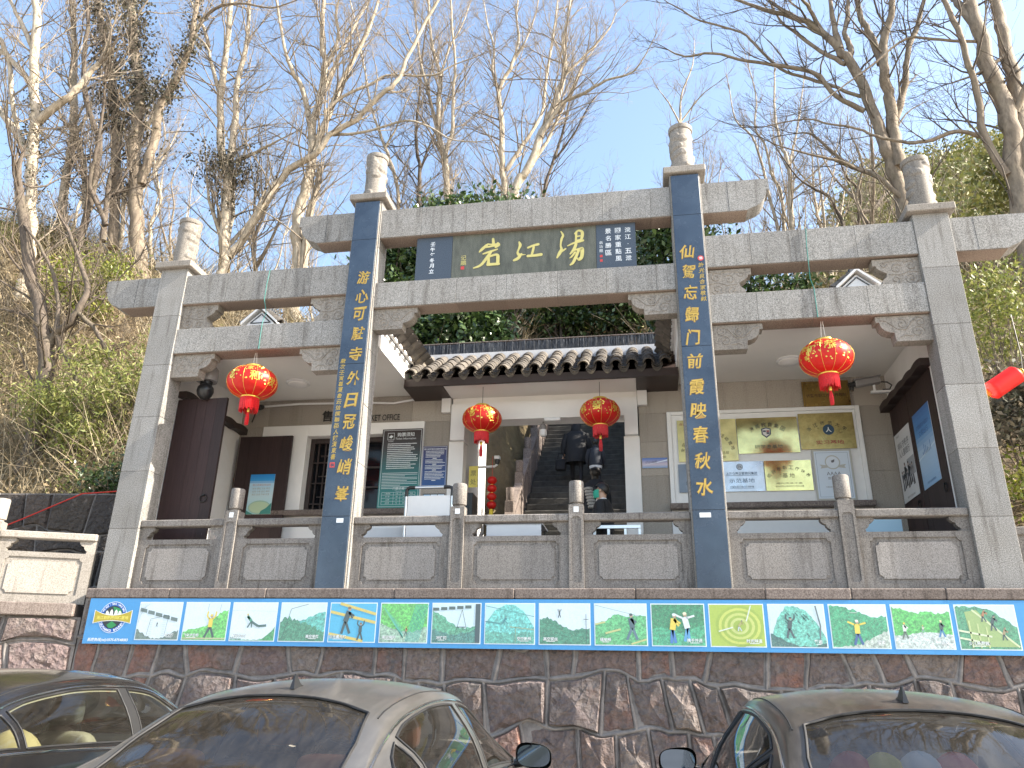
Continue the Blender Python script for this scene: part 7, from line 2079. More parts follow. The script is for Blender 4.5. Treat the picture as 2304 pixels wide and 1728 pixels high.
'C1':('mid',[[(8.83,9.0,13.27,0.196),(8.73,9.0,14.76,0.183),(8.6,9.0,15.57,0.167),(8.42,9.0,16.98,0.152),(8.17,9.0,18.35,0.136),(7.87,9.0,19.11,0.118),(7.5,9.0,19.78,0.099),(6.93,9.0,20.38,0.08),(5.95,9.0,20.92,0.06),(5.04,9.0,21.52,0.04)],[(8.87,8.93,14.75,0.174),(8.93,9.0,16.08,0.162),(8.92,8.88,17.1,0.148),(8.82,8.64,17.74,0.131),(8.96,8.57,18.83,0.116),(9.19,8.39,19.51,0.1),(9.33,8.24,20.18,0.083)],[(9.01,9.02,16.31,0.108),(9.27,8.98,17.02,0.098),(9.48,8.89,17.71,0.087),(9.62,8.8,18.48,0.077),(10.02,8.76,19.46,0.067),(10.31,8.65,20.4,0.056)],[(8.93,9.03,18.39,0.111),(8.81,9.01,19.47,0.098),(8.63,9.0,20.1,0.083),(8.65,9.06,21.18,0.068)],[(8.06,9.02,18.5,0.094),(8.18,9.0,19.07,0.083),(8.08,8.88,19.57,0.071),(8.28,8.88,20.41,0.06),(8.28,8.77,20.94,0.048)],[(7.9,8.98,19.03,0.104),(7.83,8.95,19.99,0.079),(7.83,8.9,21.15,0.053)],[(8.27,9.03,16.8,0.077),(7.6,8.98,17.35,0.07),(7.04,8.93,18.26,0.062),(6.18,8.95,18.64,0.054),(5.29,8.96,18.95,0.046),(4.24,8.83,19.29,0.037),(3.44,8.86,19.31,0.029),(2.97,8.83,19.6,0.02)],[(8.27,9.07,17.34,0.06),(7.45,9.03,17.82,0.055),(6.87,9.19,18.34,0.051),(6.24,9.25,18.79,0.046),(5.68,9.26,19.69,0.042),(5.24,9.39,20.53,0.037),(4.07,9.45,21.22,0.032),(3.52,9.67,22.02,0.027),(3.14,9.76,22.46,0.021)],[(7.99,9.05,18.54,0.07),(7.41,9.15,19.2,0.06),(6.86,9.34,20.16,0.049),(6.5,9.53,20.93,0.038),(6.24,9.69,22.07,0.026)],[(8.76,8.92,13.77,0.077),(8.28,8.97,14.52,0.063),(7.57,9.11,15.18,0.049),(6.81,9.04,16.14,0.034),(6.41,9.11,16.3,0.018)],[(8.31,9.06,14.59,0.053),(7.26,8.76,15.0,0.041),(6.3,8.46,15.15,0.029),(5.62,8.28,15.35,0.018)],[(7.52,9.06,19.84,0.067),(7.16,8.73,20.44,0.053),(6.83,8.32,20.55,0.038)],[(6.93,9.01,20.39,0.049),(6.52,9.4,21.32,0.038),(6.18,9.81,22.28,0.026)]]),
'C2':('mid',[[(10.25,6.5,11.5,0.223),(10.4,6.5,12.96,0.211),(10.5,6.5,14.33,0.196),(10.38,6.5,15.55,0.181),(10.36,6.5,16.83,0.165),(10.37,6.5,18.1,0.147)],[(10.58,6.5,12.5,0.176),(10.88,6.6,14.84,0.166),(10.91,6.59,16.06,0.15),(11.09,6.8,17.55,0.135),(11.09,6.94,18.47,0.117)],[(10.18,6.47,12.57,0.096),(9.89,6.43,13.65,0.089),(9.93,6.37,14.76,0.081),(9.78,6.14,15.55,0.072),(9.65,5.99,16.52,0.064),(9.4,5.84,17.44,0.055)],[(9.84,6.54,13.74,0.057),(9.36,6.49,13.9,0.052),(8.63,6.51,13.71,0.047),(8.11,6.53,13.79,0.042),(7.6,6.54,14.0,0.037),(7.21,6.58,14.31,0.032),(6.55,6.55,14.51,0.027),(6.03,6.64,14.8,0.022),(5.04,6.74,14.76,0.016)],[(10.4,6.54,16.55,0.044),(9.45,6.43,16.64,0.039),(8.68,6.5,16.87,0.034),(7.9,6.49,16.25,0.028),(7.26,6.46,15.74,0.023),(6.61,6.41,15.23,0.017),(6.36,6.38,15.03,0.012)],[(10.91,6.56,16.14,0.055),(10.49,6.49,15.78,0.042),(10.04,6.55,15.55,0.029),(9.55,6.74,15.54,0.016)],[(10.3,6.5,17.1,0.105),(10.17,6.73,18.05,0.091),(10.31,7.12,18.79,0.077)],[(10.68,6.46,14.27,0.091),(10.88,6.27,14.75,0.072),(11.13,6.07,15.2,0.053)]]),
'C3':('pale',[[(7.69,17.0,17.88,0.111),(7.81,17.0,19.62,0.096),(7.85,17.0,21.14,0.079),(7.68,17.0,21.93,0.062),(7.6,17.0,23.55,0.045),(7.8,17.0,25.62,0.027)],[(7.8,16.96,19.59,0.05),(8.71,16.87,20.34,0.038),(9.54,16.67,21.08,0.025),(9.81,16.29,21.51,0.012)],[(7.84,16.99,20.74,0.051),(8.44,17.24,22.83,0.039),(8.86,17.46,24.61,0.027),(9.23,17.72,26.34,0.014)]]),
'C4':('pale',[[(7.41,18.0,18.45,0.077),(7.17,18.0,20.38,0.067),(7.09,18.0,21.57,0.056),(6.79,18.0,23.23,0.045),(6.21,18.0,24.14,0.033),(6.07,18.0,25.8,0.021)],[(7.59,17.92,18.47,0.07),(7.64,17.89,20.25,0.063),(7.33,17.72,21.1,0.055),(7.17,17.5,22.39,0.046),(6.83,17.33,23.1,0.038),(6.97,17.11,24.55,0.029),(6.78,16.95,25.97,0.02)]]),
'C5':('dark',[[(8.68,14.0,16.04,0.065),(8.37,14.0,17.29,0.054),(7.99,14.0,17.65,0.042),(7.41,14.0,18.25,0.03),(6.8,14.0,19.69,0.017)],[(9.17,14.08,16.11,0.06),(9.31,13.82,17.27,0.049),(8.92,13.58,17.79,0.038),(8.7,13.25,18.23,0.027),(8.78,12.98,19.33,0.016)],[(9.24,14.01,16.57,0.087),(9.83,14.23,16.91,0.073),(10.33,14.61,17.58,0.06),(10.85,15.03,18.16,0.046)]]),
'C6':('pale',[[(3.8,19.0,23.94,0.071),(3.97,19.0,25.15,0.058),(4.09,19.0,26.58,0.044),(4.71,19.0,28.36,0.03),(4.87,19.0,29.78,0.015)],[(3.98,19.04,25.18,0.043),(4.93,18.91,26.39,0.029),(5.64,18.59,26.74,0.014)],[(3.93,18.96,25.03,0.043),(3.48,18.58,25.94,0.029),(3.06,17.92,26.13,0.014)]]),
}
LAB = {'B1': 'bare tree with slim twin pale stems behind the gateway, left of centre', 'B2': 'bare tree with upright forked stems directly above the name plaque', 'B3': 'bare tree whose long limbs sweep up to the right above the centre beam',
 'B4': 'thin dark bare tree behind the left inner column top', 'B5': 'thin leaning bare tree just right of the left inner column', 'B6': 'slender dark sapling leaning right behind the centre beam',
 'A3': 'bare tree with an ivy clump and one very long limb curving to the right', 'A4': 'pale double trunked bare tree beside the upper left beam end', 'IVY': 'tall tree smothered in dead ivy leaves on the left hillside',
 'L1': 'bare tree with a straight trunk nearest the left picture edge', 'L2': 'straight slim trunk left of the ivy covered tree', 'L3': 'dark crooked stem in front of the ivy covered tree', 'L4': 'dark gnarled tree low on the left slope with tangled branches',
 'C1': 'large spreading bare tree behind the right outer column', 'C2': 'massive multi stemmed tree at the right picture edge', 'C3': 'small bare tree between the right columns with a straight stem', 'C4': 'pair of thin bare stems between the right columns', 'C5': 'low dark bent sapling left of the right outer column', 'C6': 'thin bare tree right behind the right inner column finial'}
for i, (k, (mt, L)) in enumerate(TREES.items()):
    thick = max(q[3] for q in L[0])
    st_ = 0.34 if k[0] == 'B' else (0.55 if k[0] == 'C' else 0.42)
    bare_tree(LAB[k], k, mt, L, 100 + i, st_, 2, 40.0 if k[0] == 'B' else 30.0, twig='bark_dark' if k in ('C1', 'C2') else ('bark_mid' if k[0] == 'C' else None))
# further thin trees up the slope
rgb = random.Random(21)
BG = [(-24, 21), (-19, 17), (-15.5, 22), (-13, 15), (-10.5, 19), (-8, 23), (-6.5, 17), (-4.5, 21), (-2.5, 25), (-0.5, 20), (1.5, 24), (4, 19), (6, 23), (8.5, 17), (10, 25), (-17, 12), (-12, 11), (9.5, 13)]
ORD = ['thin grey tree %s' % s for s in ('at the far left edge', 'left of the ivy tree, partly hidden', 'far behind the ivy tree', 'behind the leftmost trunks', 'behind the forked pale tree', 'high on the slope left of centre', 'behind the left outer finial', 'behind the left inner column', 'far behind the left inner finial', 'in the gap right of the left inner finial', 'far behind the name plaque', 'behind the centre beam at right', 'right of the right inner finial', 'between the right columns, nearer', 'far between the right columns', 'low at the far left', 'low behind the left outer column', 'just left of the right outer finial')]
for i, (x, y) in enumerate(BG):
    x += rgb.uniform(-.5, .5)
    z = hz(x, y) - .3; H = rgb.uniform(7, 11); lean = rgb.uniform(-.12, .12)
    r = rgb.uniform(.07, .13)
    tr = [(x, y, z, r)]
    for k in range(1, 7): tr.append((x + lean * H * k / 6 + rgb.gauss(0, .14), y + rgb.gauss(0, .14), z + H * k / 6, r * (1 - .82 * k / 6)))
    limbs = [tr]
    for q in range(rgb.randint(4, 6)):
        k = rgb.randint(2, 4); b = tr[k]; a = rgb.uniform(0, 6.28); LL = rgb.uniform(2.2, 4.2)
        limbs.append([b, (b[0] + math.cos(a) * LL * .2, b[1] + math.sin(a) * LL * .2, b[2] + LL * .4, b[3] * .6), (b[0] + math.cos(a) * LL * .34, b[1] + math.sin(a) * LL * .3, b[2] + LL * .95, b[3] * .25)])
    bare_tree(ORD[i], 'bg', rgb.choice(['pale', 'mid', 'pale', 'mid']), limbs, 300 + i, .42, 2, 34.0, down=False)

for i in range(14):
    x, y = rgb.uniform(-26, 9), rgb.uniform(15, 30)
    z = hz(x, y) - .3; H = rgb.uniform(6, 10); r = rgb.uniform(.05, .09); lean = rgb.uniform(-.15, .15)
    tr = [(x, y, z, r)]
    for k in range(1, 7): tr.append((x + lean * H * k / 6 + rgb.gauss(0, .16), y + rgb.gauss(0, .14), z + H * k / 6, r * (1 - .82 * k / 6)))
    limbs = [tr]
    for q in range(3):
        b = tr[rgb.randint(1, 4)]; a = rgb.uniform(0, 6.28); LL = rgb.uniform(2, 3.6)
        limbs.append([b, (b[0] + math.cos(a) * LL * .2, b[1] + math.sin(a) * LL * .2, b[2] + LL * .4, b[3] * .6), (b[0] + math.cos(a) * LL * .34, b[1] + math.sin(a) * LL * .3, b[2] + LL * .95, b[3] * .25)])
    bare_tree('slim bare sapling among the thin trees far up the slope', 'bg', rgb.choice(['pale', 'mid']), limbs, 500 + i, .5, 2, 34.0, down=False)
# ------------------------------------------------------------------ ivy
def ivy_on(limb, n, spread, lo=0.0, hi=1.0):
    S_ = smooth_limb(limb, 6)
    P = []
    for _ in range(n):
        t = NR.uniform(lo, hi); i = min(len(S_) - 2, int(t * (len(S_) - 1)))
        q = S_[i]; u = NR.uniform()
        c = [q[j] * (1 - u) + S_[i + 1][j] * u for j in range(3)]
        nv_ = noise.noise(Vector((c[0] * 1.6, c[1], c[2] * 1.1)))
        if nv_ < -.12 and NR.uniform() < .85: continue
        g = 0.3 + 1.1 * (nv_ + .45)
        a = NR.uniform(0, 6.283); rr = q[3] + abs(NR.normal()) * spread * max(.15, g)
        P.append((c[0] + math.cos(a) * rr, c[1] + math.sin(a) * rr, c[2] + NR.normal() * .12))
    return P
iv = TREES['IVY'][1]
P = ivy_on(iv[0], 7000, .50, .28, 1) + ivy_on(iv[1], 4600, .40, .35, 1) + ivy_on(iv[2], 1200, .2, .2, 1)
t_ = [o for o in bpy.data.objects if o.get('label') == LAB['IVY']][0]
link(leaves('ivy_leaves', P, np.full(len(P), .07), 'ivy_leaf', 1.7, .9), 'ivy_leaves', t_)
P = ivy_on(TREES['A3'][1][0], 3600, .66, .22, .42)
t_ = [o for o in bpy.data.objects if o.get('label') == LAB['A3']][0]
link(leaves('ivy_leaves', P, np.full(len(P), .06), 'ivy_leaf', 1.7, .5), 'ivy_leaves', t_)
P = ivy_on(TREES['L2'][1][1], 700, .16, 0, 1) + ivy_on(TREES['L2'][1][0], 600, .12, 0, .5)
t_ = [o for o in bpy.data.objects if o.get('label') == LAB['L2']][0]
link(leaves('ivy_leaves', P, np.full(len(P), .055), 'ivy_leaf', 1.7, .5), 'ivy_leaves', t_)
P = ivy_on(TREES['L1'][1][0], 1500, .22, .1, .55)
t_ = [o for o in bpy.data.objects if o.get('label') == LAB['L1']][0]
link(leaves('ivy_leaves', P, np.full(len(P), .055), 'ivy_leaf', 1.7, .3), 'ivy_leaves', t_)

# ------------------------------------------------------------------ evergreen shrubs and bushes
def shrub(name, label, c, rad, n, mat, size, stemr=.05, nc=46, stem_n=6, group='leafy shrubs on the slope', elong=2.0, hang=.2):
    rg = random.Random(int(abs(c[0] * 37 + c[1] * 11)) + n)
    gz = hz(c[0], c[1]) - .15
    th = thing(name, label, 'shrub', (c[0], c[1], gz), 0, group)
    cl = []
    while len(cl) < nc:
        v = NR.uniform(-1, 1, 3); d = np.linalg.norm(v)
        if d > 1 or d < .35: continue
        cl.append((c[0] + v[0] * rad[0], c[1] + v[1] * rad[1], c[2] + v[2] * rad[2], NR.uniform(.55, 1.25)))
    P = []
    for k in range(n):
        q = cl[NR.randint(len(cl))]
        s = .17 * (sum(rad) / 3) ** .6 * q[3] * 1.5
        P.append((q[0] + NR.normal() * s, q[1] + NR.normal() * s, q[2] + NR.normal() * s * .75))
    link(leaves('foliage', P, np.full(n, size), mat, elong, hang), 'foliage', th)
    tw = Twigs()
    for k in range(stem_n):
        q = cl[rg.randrange(len(cl))]
        bx, by = c[0] + rg.uniform(-.3, .3) * rad[0], c[1] + rg.uniform(-.3, .3) * rad[1]
        L = [(bx, by, hz(bx, by) - .2, stemr), (bx * .7 + q[0] * .3 + rg.gauss(0, .1), by * .7 + q[1] * .3, gz + (q[2] - gz) * .4, stemr * .8), (q[0], q[1], q[2], stemr * .3)]
        S_ = smooth_limb(L, 4); tw.tube([w[:3] for w in S_], [w[3] for w in S_], 5)
        for e in range(3):
            r2 = cl[rg.randrange(len(cl))]; w = S_[5]
            tw.tube([w[:3], tuple((w[j] + r2[j]) / 2 + rg.gauss(0, .08) for j in range(3)), r2[:3]], [stemr * .5, stemr * .35, stemr * .12], 4)
    link(np_mesh('stems', tw.v, tw.f, 'bark_dark'), 'stems', th)
EV = [((-4.3, 6.6, 11.0), (1.0, .9, 1.3), 'dark evergreen shrub behind the left inner column'), ((-3.0, 6.8, 11.7), (1.15, .9, 1.75), 'tall glossy evergreen shrub left of the name plaque, its top above the centre beam'), ((-1.7, 6.9, 11.7), (1.2, .9, 1.85), 'tall glossy evergreen shrub behind the name plaque, its top above the centre beam'), ((-0.5, 12.4, 14.2), (1.7, 1.2, 2.0), 'glossy evergreen shrub in the centre above the roof ridge'), ((1.7, 12.2, 14.2), (1.6, 1.2, 2.0), 'glossy evergreen shrub right of centre above the roof ridge'), ((2.7, 6.4, 11.0), (1.0, .9, 1.5), 'glossy evergreen shrub beside the right inner column')]
EV += [((-3.4, 5.7, 8.9), (1.0, .6, .9), 'low dark evergreen bush behind the left end of the roof ridge'), ((-2.2, 5.6, 8.8), (.9, .6, .9), 'low dark evergreen bush behind the ridge, left of centre'), ((-1.0, 11.9, 12.6), (1.3, .8, 1.1), 'low dark evergreen bush behind the middle of the ridge'), ((0.9, 11.9, 12.7), (1.4, .8, 1.1), 'low dark evergreen bush behind the ridge, right of centre'), ((2.7, 5.5, 8.9), (.8, .6, 1.0), 'low dark evergreen bush behind the right end of the roof ridge')]
for c, rad, lb in EV: shrub('evergreen_shrub', lb, c, rad, 5200, 'evergreen_leaf', .085, .05, 60)
shrub('evergreen_shrub', 'evergreen bush glimpsed in the right slot between the side beams', (4.6, 7.0, 10.2), (1.0, .8, .8), 2600, 'evergreen_leaf', .075)
shrub('evergreen_shrub', 'evergreen bush on the right slope beside the big tree', (13.2, 10.5, 15.2), (2.0, 1.4, 1.1), 4200, 'hill_leaf', .10)
shrub('evergreen_shrub', 'dark leafy bush on top of the shaded stone wall', (-8.3, 4.2, 5.2), (1.7, .6, .5), 5200, 'evergreen_leaf', .055, .03, 60)
shrub('evergreen_shrub', 'dark leafy bush beside the left outer column above the wall', (-7.2, 4.5, 6.2), (.7, .5, .6), 1800, 'evergreen_leaf', .05, .03)
shrub('leafy_shrub', 'yellow green shrub beside the left outer column', (-7.4, 4.7, 7.0), (.8, .6, .9), 2600, 'yellow_green_leaf', .05, .025, elong=2.6)
shrub('leafy_shrub', 'bamboo like shrub low at the left picture edge', (-11.0, 5.0, 7.4), (1.4, .8, 1.3), 5200, 'bamboo_leaf', .075, .02, elong=4.5, hang=.5)
shrub('leafy_shrub', 'yellow green shrub high at the left picture edge', (-13.6, 7.2, 12.0), (1.2, .8, 1.2), 2600, 'yellow_green_leaf', .06, .03)
shrub('leafy_shrub', 'bamboo like shrub in the middle of the left slope', (-9.4, 5.6, 8.6), (1.2, .7, .9), 3000, 'bamboo_leaf', .07, .02, elong=4.5, hang=.5)
shrub('leafy_shrub', 'leafy shrub on the right slope above the long lantern', (8.4, 4.3, 8.2), (.9, .6, 1.0), 3000, 'bamboo_leaf', .06, .02, elong=3)
shrub('leafy_shrub', 'pale leafy creeper behind the long lantern', (8.2, 3.6, 5.9), (.9, .5, .9), 3600, 'ivy_leaf', .06, .02, elong=1.8)
shrub('leafy_shrub', 'green shrub at the foot of the right slope', (8.3, 3.5, 4.6), (.8, .5, .7), 2600, 'yellow_green_leaf', .05, .02)
shrub('leafy_shrub', 'sunlit shrub at the top of the stairs', (0.9, 12.0, 10.3), (1.2, .8, .9), 2400, 'dry_leaf', .07, .03)

# ------------------------------------------------------------------ undergrowth
def scatter(n, x0, x1, y0, y1, keep=None):
    out = []
    while len(out) < n:
        x, y = NR.uniform(x0, x1), NR.uniform(y0, y1)
        if keep and not keep(x, y): continue
        out.append((x, y, hz(x, y)))
    return np.array(out)
def off_stairs(x, y): return not (-1.5 < x < 2.1 and y < 11.8)
A_ = scatter(15000, -20, -5.9, 4.0, 15); B_ = scatter(7500, -7, 8, 6.2, 17, off_stairs); C_ = scatter(9000, 6.4, 26, 3.9, 22); D_ = scatter(5200, 9, 40, 13, 42)
P = np.concatenate([A_, B_, C_])
D = NR.normal(size=P.shape) * .75; D[:, 2] = np.abs(D[:, 2]) + .55
me = stems('dry_undergrowth', P, D, NR.uniform(.5, 2.2, len(P)), NR.uniform(.005, .014, len(P)), 'dry_stem', .35, 4)
tag(link(me, 'dry_undergrowth'), 'tangle of dry straw coloured stems over the slope', 'undergrowth', kind='stuff')
P2 = np.repeat(P, 2, 0) + NR.normal(size=(len(P) * 2, 3)) * np.array([.35, .35, .25]) + np.array([0, 0, .4])
tag(link(leaves('dry_leaves', P2, NR.uniform(.03, .055, len(P2)), 'dry_leaf', 1.8), 'dry_leaves'), 'withered leaves among the dry stems', 'leaves', kind='stuff')
def gpatch(x, y): return noise.noise(Vector((x * .35, y * .35, 40.0))) > .08
Q = np.concatenate([scatter(4600, -20, -5.9, 4.0, 14, gpatch), scatter(3600, 6.3, 24, 3.5, 20, gpatch), scatter(1500, -6, 8, 6.5, 15, lambda x, y: gpatch(x, y) and off_stairs(x, y))])
Q4 = np.repeat(Q, 6, 0); Q4 = Q4 + NR.normal(size=Q4.shape) * np.array([.22, .22, .22]) + np.array([0, 0, .35])
tag(link(leaves('ground_cover', Q4, NR.uniform(.04, .085, len(Q4)), 'bamboo_leaf', 4.0, .2), 'ground_cover'), 'yellow green grassy leaves covering parts of the slope', 'ground cover', kind='stuff')
H4 = np.repeat(D_, 9, 0); H4 = H4 + NR.normal(size=H4.shape) * np.array([.7, .7, .5]) + np.array([0, 0, .7])
tag(link(leaves('hill_scrub', H4, NR.uniform(.10, .2, len(H4)), 'hill_leaf', 1.8), 'hill_scrub'), 'low scrub covering the far hill at right', 'scrub', kind='stuff')
D = NR.normal(size=D_.shape) * .5; D[:, 2] = 1
tag(link(stems('hill_stems', D_, D, NR.uniform(1.0, 2.6, len(D_)), NR.uniform(.012, .03, len(D_)), 'dry_stem', .2), 'hill_stems'), 'bare stems rising from the far hill scrub', 'scrub', kind='stuff')
# ================================================================== people
plain('skin_tone', (.50, .32, .23), .55, var=.05); plain('hair_black', (.012, .010, .009), .45); plain('coat_black', (.010, .010, .012), .8, var=.2); plain('coat_navy', (.018, .022, .032), .75, var=.2)
plain('trousers_dark', (.025, .027, .035), .85, var=.2); plain('shirt_white', (.68, .70, .72), .8); plain('mask_green', (.03, .36, .24), .7); plain('shoe_black', (.015, .015, .015), .5); plain('puffer_white', (.50, .50, .50), .6)
PEOPLE = []
def person(label, loc, rz, J, E_, zone, mats, scale=1.0):
    """one continuous skinned body: J name -> (x,y,z,r)"""
    th = thing('person', label, 'person', loc, rz)
    th.scale = (scale,) * 3
    J = dict(J); E_ = list(E_)
    for s, sd in ((-1, 'L'), (1, 'R')):
        w = Vector(J['hand' + sd][:3]); e = Vector(J['elbow' + sd][:3])
        d = (w - e).normalized(); u = d.cross(Vector((0, 1, .2))).normalized(); n = d.cross(u)
        J['palm' + sd] = (*(w + d * .07), .026); E_.append(('hand' + sd, 'palm' + sd))
        for k in range(4):
            b = w + d * .085 + u * (.033 - .022 * k); c = b + d * (.035 + .01 * (k in (1, 2))) + n * .012; t = c + d * .022 + n * .025
            for q, (nm, p, r) in enumerate((('a', b, .0095), ('b', c, .009), ('c', t, .0075))):
                J['f%s%d%s' % (sd, k, nm)] = (*p, r); E_.append((('palm' + sd) if q == 0 else 'f%s%d%s' % (sd, k, 'ab'[q - 1]), 'f%s%d%s' % (sd, k, nm)))
        b = w + d * .03 + u * .045; t = b + d * .035 + u * .012 + n * .015
        J['t%sa' % sd] = (*b, .011); J['t%sb' % sd] = (*t, .009); E_ += [('hand' + sd, 't%sa' % sd), ('t%sa' % sd, 't%sb' % sd)]
    names = list(J); idx = {k: i for i, k in enumerate(names)}
    me = bpy.data.meshes.new('body'); me.from_pydata([J[k][:3] for k in names], [(idx[a], idx[b]) for a, b in E_], [])
    o = bpy.data.objects.new('body', me); COL.objects.link(o); o.parent = th
    sk = o.modifiers.new('skin', 'SKIN'); sk.use_smooth_shade = True; sk.branch_smoothing = .6
    for i, k in enumerate(names):
        r = J[k][3]; r = r if hasattr(r, '__len__') else (r, r)
        me.skin_vertices[0].data[i].radius = r; me.skin_vertices[0].data[i].use_root = (k == 'pelvis')
    sb = o.modifiers.new('sub', 'SUBSURF'); sb.levels = 1; sb.render_levels = 1
    PEOPLE.append((o, zone, mats))
    return th
EDG = [('pelvis', 'spine'), ('spine', 'chest'), ('chest', 'neck'), ('neck', 'jaw'), ('jaw', 'head'), ('head', 'crown'), ('jaw', 'nose')]
for sd in 'LR': EDG += [('pelvis', 'hip' + sd), ('hip' + sd, 'knee' + sd), ('knee' + sd, 'ankle' + sd), ('ankle' + sd, 'toe' + sd), ('chest', 'shoulder' + sd), ('shoulder' + sd, 'elbow' + sd), ('elbow' + sd, 'hand' + sd)]
def pose(**kw):
    J = dict(pelvis=(0, 0, .93, (.15, .11)), spine=(0, .0, 1.12, (.14, .10)), chest=(0, .0, 1.34, (.16, .11)), neck=(0, .01, 1.48, .062), jaw=(0, .035, 1.555, (.07, .075)), head=(0, .02, 1.635, (.10, .115)), crown=(0, .01, 1.70, (.085, .095)), nose=(0, .135, 1.605, .016),
             hipL=(-.10, 0, .88, .09), kneeL=(-.11, .02, .49, .06), ankleL=(-.11, -.02, .09, .045), toeL=(-.12, .15, .04, .04), hipR=(.10, 0, .88, .09), kneeR=(.11, .02, .49, .06), ankleR=(.11, -.02, .09, .045), toeR=(.12, .15, .04, .04),
             shoulderL=(-.19, 0, 1.40, .062), elbowL=(-.25, -.02, 1.12, .045), handL=(-.25, .08, .88, .034), shoulderR=(.19, 0, 1.40, .062), elbowR=(.25, -.02, 1.12, .045), handR=(.25, .08, .88, .034))
    J.update(kw)
    return J
def loft(secs, name, mat, th, n=20, smooth=179):
    mb = MB(); mb.grid(lambda u, v: (lambda q: (q[0] + q[3] * math.cos(6.28318 * u), q[1] + q[4] * math.sin(6.28318 * u), q[2]))(secs[round(v * (len(secs) - 1))]), n, len(secs) - 1)
    return mb.build(name, mat, th, smooth=smooth, world=False)
def hair(th, c, r, mat='hair_black'):
    mb = MB()
    def fn(u, v):
        a = 6.28318 * u; f = math.sin(a)
        lo = R(28) if f > .75 else (R(28) * (f + .1) / .85 + R(-8) * (1 - (f + .1) / .85) if f > -.1 else R(-8) - R(34) * min(1, (-f - .1) / .6))
        b = lo + (math.pi / 2 - lo) * v
        k = 1 + .025 * math.sin(11 * a + 5 * v)
        return (c[0] + r[0] * math.cos(a) * math.cos(b) * k, c[1] + r[1] * math.sin(a) * math.cos(b) * k, c[2] + r[2] * math.sin(b))
    mb.grid(fn, 32, 10)
    return mb.build('hair', mat, th, smooth=179, world=False)
def zones(coat_lo, coat_hi, skinz=1.50):
    def f(p):
        if p.z > skinz: return 0
        if p.z < .10: return 3
        if p.z < coat_lo: return 2
        if abs(p.x) > .2 and p.z < .90 and coat_lo < .95: return 0
        return 1
    return f
def coat_sleeve(th, a, b, c, r, mat):
    MB().tube([a, ((a[0] + b[0]) / 2, (a[1] + b[1]) / 2, (a[2] + b[2]) / 2), b, ((b[0] + c[0]) / 2, (b[1] + c[1]) / 2, (b[2] + c[2]) / 2), c], [r * 1.1, r * 1.05, r, r * .92, r * .85], 12).build('sleeve', mat, th, smooth=60, world=False)
# 1 adult climbing
t = person('adult in a long black coat climbing the stairs, seen from behind with a bag', (0.24, 6.35, 5.50), 0,
           pose(pelvis=(0, .0, .86, (.16, .13)), spine=(0, .05, 1.04, (.16, .13)), chest=(0, .10, 1.24, (.17, .13)), neck=(0, .14, 1.38, .06), jaw=(0, .17, 1.44, .06), head=(0, .17, 1.51, (.08, .09)), crown=(0, .17, 1.575, (.06, .07)), nose=(0, .27, 1.48, .014),
                shoulderL=(-.20, .10, 1.28, .07), elbowL=(-.28, .05, 1.0, .05), handL=(-.30, .08, .78, .036), shoulderR=(.20, .10, 1.28, .07), elbowR=(.27, .10, 1.0, .05), handR=(.24, .2, .82, .036), kneeL=(-.11, .22, .56, .065), ankleL=(-.11, .23, .27, .047), toeL=(-.11, .38, .22, .04)),
           EDG, zones(.55, 1.4, 1.40), ['skin_tone', 'coat_black', 'trousers_dark', 'shoe_black'], .92)
loft([(0, .02, .55, .26, .21), (0, .02, .75, .26, .21), (0, .05, 1.0, .25, .19), (0, .09, 1.2, .27, .18), (0, .11, 1.31, .24, .15), (0, .13, 1.39, .12, .10)], 'coat', 'coat_black', t)
loft([(0, .12, 1.32, .15, .13), (0, .13, 1.42, .14, .14), (0, .155, 1.52, .125, .135), (0, .17, 1.60, .09, .10), (0, .17, 1.635, .02, .02)], 'hood', 'coat_black', t)
coat_sleeve(t, (-.22, .09, 1.27), (-.29, .05, 1.0), (-.31, .08, .80), .085, 'coat_black'); coat_sleeve(t, (.22, .09, 1.27), (.29, .09, 1.0), (.25, .18, .84), .085, 'coat_black')
b = thing('handbag', 'black bag carried low by the adult on the stairs', 'bag', (-0.10, 6.4, 5.85)); MB().cbox(-.12, .12, -.06, .06, 0, .26, .03).build('bag_body', 'coat_black', b, smooth=40, world=False)
MB().tube([(-.08, 0, .25), (-.05, .0, .40), (.05, .0, .40), (.08, 0, .25)], .012, 6).build('strap', 'coat_black', b, smooth=60, world=False)
# 2 child
t = person('small child in a dark jacket with pale hem on the stairs beside the adult', (0.68, 6.05, 5.32), 0, pose(), EDG, zones(.72, 1.4), ['hair_black', 'coat_navy', 'trousers_dark', 'shoe_black'], .64)
loft([(0, 0, .80, .21, .17), (0, 0, 1.0, .22, .18), (0, .02, 1.25, .22, .17), (0, .02, 1.40, .18, .13), (0, .02, 1.47, .09, .08)], 'jacket', 'coat_navy', t)
loft([(0, 0, .73, .205, .165), (0, 0, .82, .215, .175)], 'pale_hem', 'shirt_white', t)
coat_sleeve(t, (-.2, 0, 1.39), (-.27, -.02, 1.12), (-.26, .07, .92), .075, 'coat_navy'); coat_sleeve(t, (.2, 0, 1.39), (.27, -.02, 1.12), (.26, .07, .92), .075, 'coat_navy'); hair(t, (0, .01, 1.645), (.105, .12, .115))
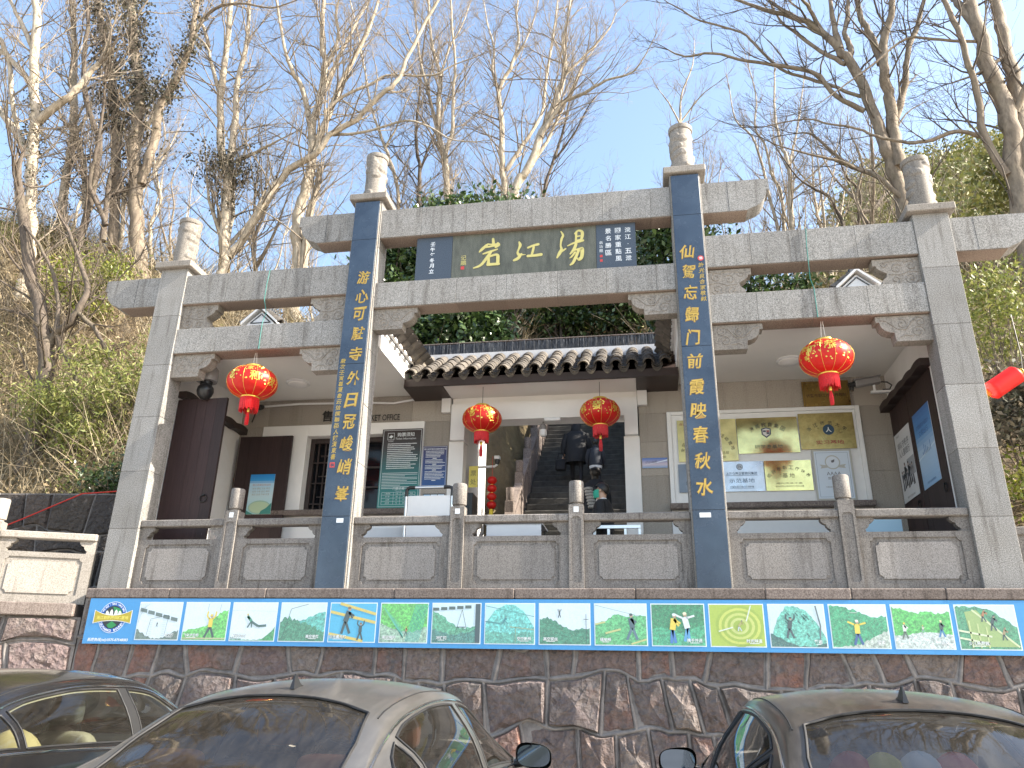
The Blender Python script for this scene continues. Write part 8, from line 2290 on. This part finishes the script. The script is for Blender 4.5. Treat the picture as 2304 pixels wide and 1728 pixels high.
# 3 masked man near the balustrade, looking left (local +y is his facing)
t = person('masked man in black jacket and white collar looking left behind the balustrade', (1.06, 1.55, 2.63), R(82), pose(), EDG, zones(.86, 1.5, 1.455), ['skin_tone', 'coat_black', 'trousers_dark', 'shoe_black'], .985)
loft([(0, 0, .82, .22, .16), (0, 0, 1.1, .22, .16), (0, .0, 1.32, .25, .16), (0, .0, 1.42, .21, .13), (0, .0, 1.49, .10, .09)], 'jacket', 'coat_black', t)
loft([(0, .02, 1.40, .095, .115), (0, .02, 1.47, .075, .09), (0, .02, 1.515, .068, .078)], 'white_collar', 'shirt_white', t)
coat_sleeve(t, (-.21, 0, 1.40), (-.27, -.02, 1.12), (-.26, .07, .92), .075, 'coat_black'); coat_sleeve(t, (.21, 0, 1.40), (.27, -.02, 1.12), (.26, .07, .92), .075, 'coat_black')
hair(t, (0, .01, 1.65), (.103, .12, .115))
mk = MB(); mk.grid(lambda u, v: (.094 * math.sin(R(-80 + 160 * u)), .020 + (.135 - .035 * abs(v - .55)) * math.cos(R(-80 + 160 * u)), 1.515 + .125 * v), 14, 6); mk.build('mask', 'mask_green', t, smooth=179, world=False)
gs = MB()
for s in (-1, 1):
    gs.tube([(s * .038 + .03 * math.cos(a), .125, 1.647 + .02 * math.sin(a)) for a in [k * .4488 for k in range(15)]], .0032, 5, cap=False); gs.tube([(s * .068, .122, 1.65), (s * .09, .03, 1.655)], .0035, 5)
    MB().lathe([(0, -.022), (.016, -.015), (.018, .012), (0, .024)], 8, (s * .09, .02, 1.62)).build('ear', 'skin_tone', t, smooth=179, world=False)
gs.build('glasses', 'black_plastic', t, smooth=60, world=False)
# 4 broad back of a man in a dark coat with padded pale sleeve
t = person('man in a dark coat with a pale padded sleeve, back turned, low on the stairs', (0.80, 4.0, 3.52), R(6), pose(), EDG, zones(.75, 1.4, 1.49), ['hair_black', 'coat_navy', 'trousers_dark', 'shoe_black'], 1.0)
loft([(0, 0, .68, .25, .18), (0, 0, 1.0, .25, .18), (0, .0, 1.30, .27, .18), (0, .0, 1.42, .22, .15), (0, .0, 1.50, .11, .10)], 'coat', 'coat_navy', t); hair(t, (0, .01, 1.645), (.105, .12, .115))
for k in range(7):
    z = 1.34 - .055 * k
    MB().lathe([(.055, -.026), (.082, -.015), (.088, 0), (.082, .015), (.055, .026)], 16, (-.14 + .012 * k, -.20, z - .05)).build('padded_ring', 'puffer_white' if k % 1 == 0 else 'coat_navy', t, smooth=179, world=False)
coat_sleeve(t, (-.22, 0, 1.40), (-.28, -.02, 1.12), (-.27, .07, .92), .08, 'coat_navy')
dg = bpy.context.evaluated_depsgraph_get()
for o, zone, mats in PEOPLE:
    me = bpy.data.meshes.new_from_object(o.evaluated_get(dg))
    o.modifiers.clear()
    me.materials.clear()
    for m_ in mats: me.materials.append(MAT[m_])
    for p in me.polygons: p.material_index = zone(p.center); p.use_smooth = True
    o.data = me
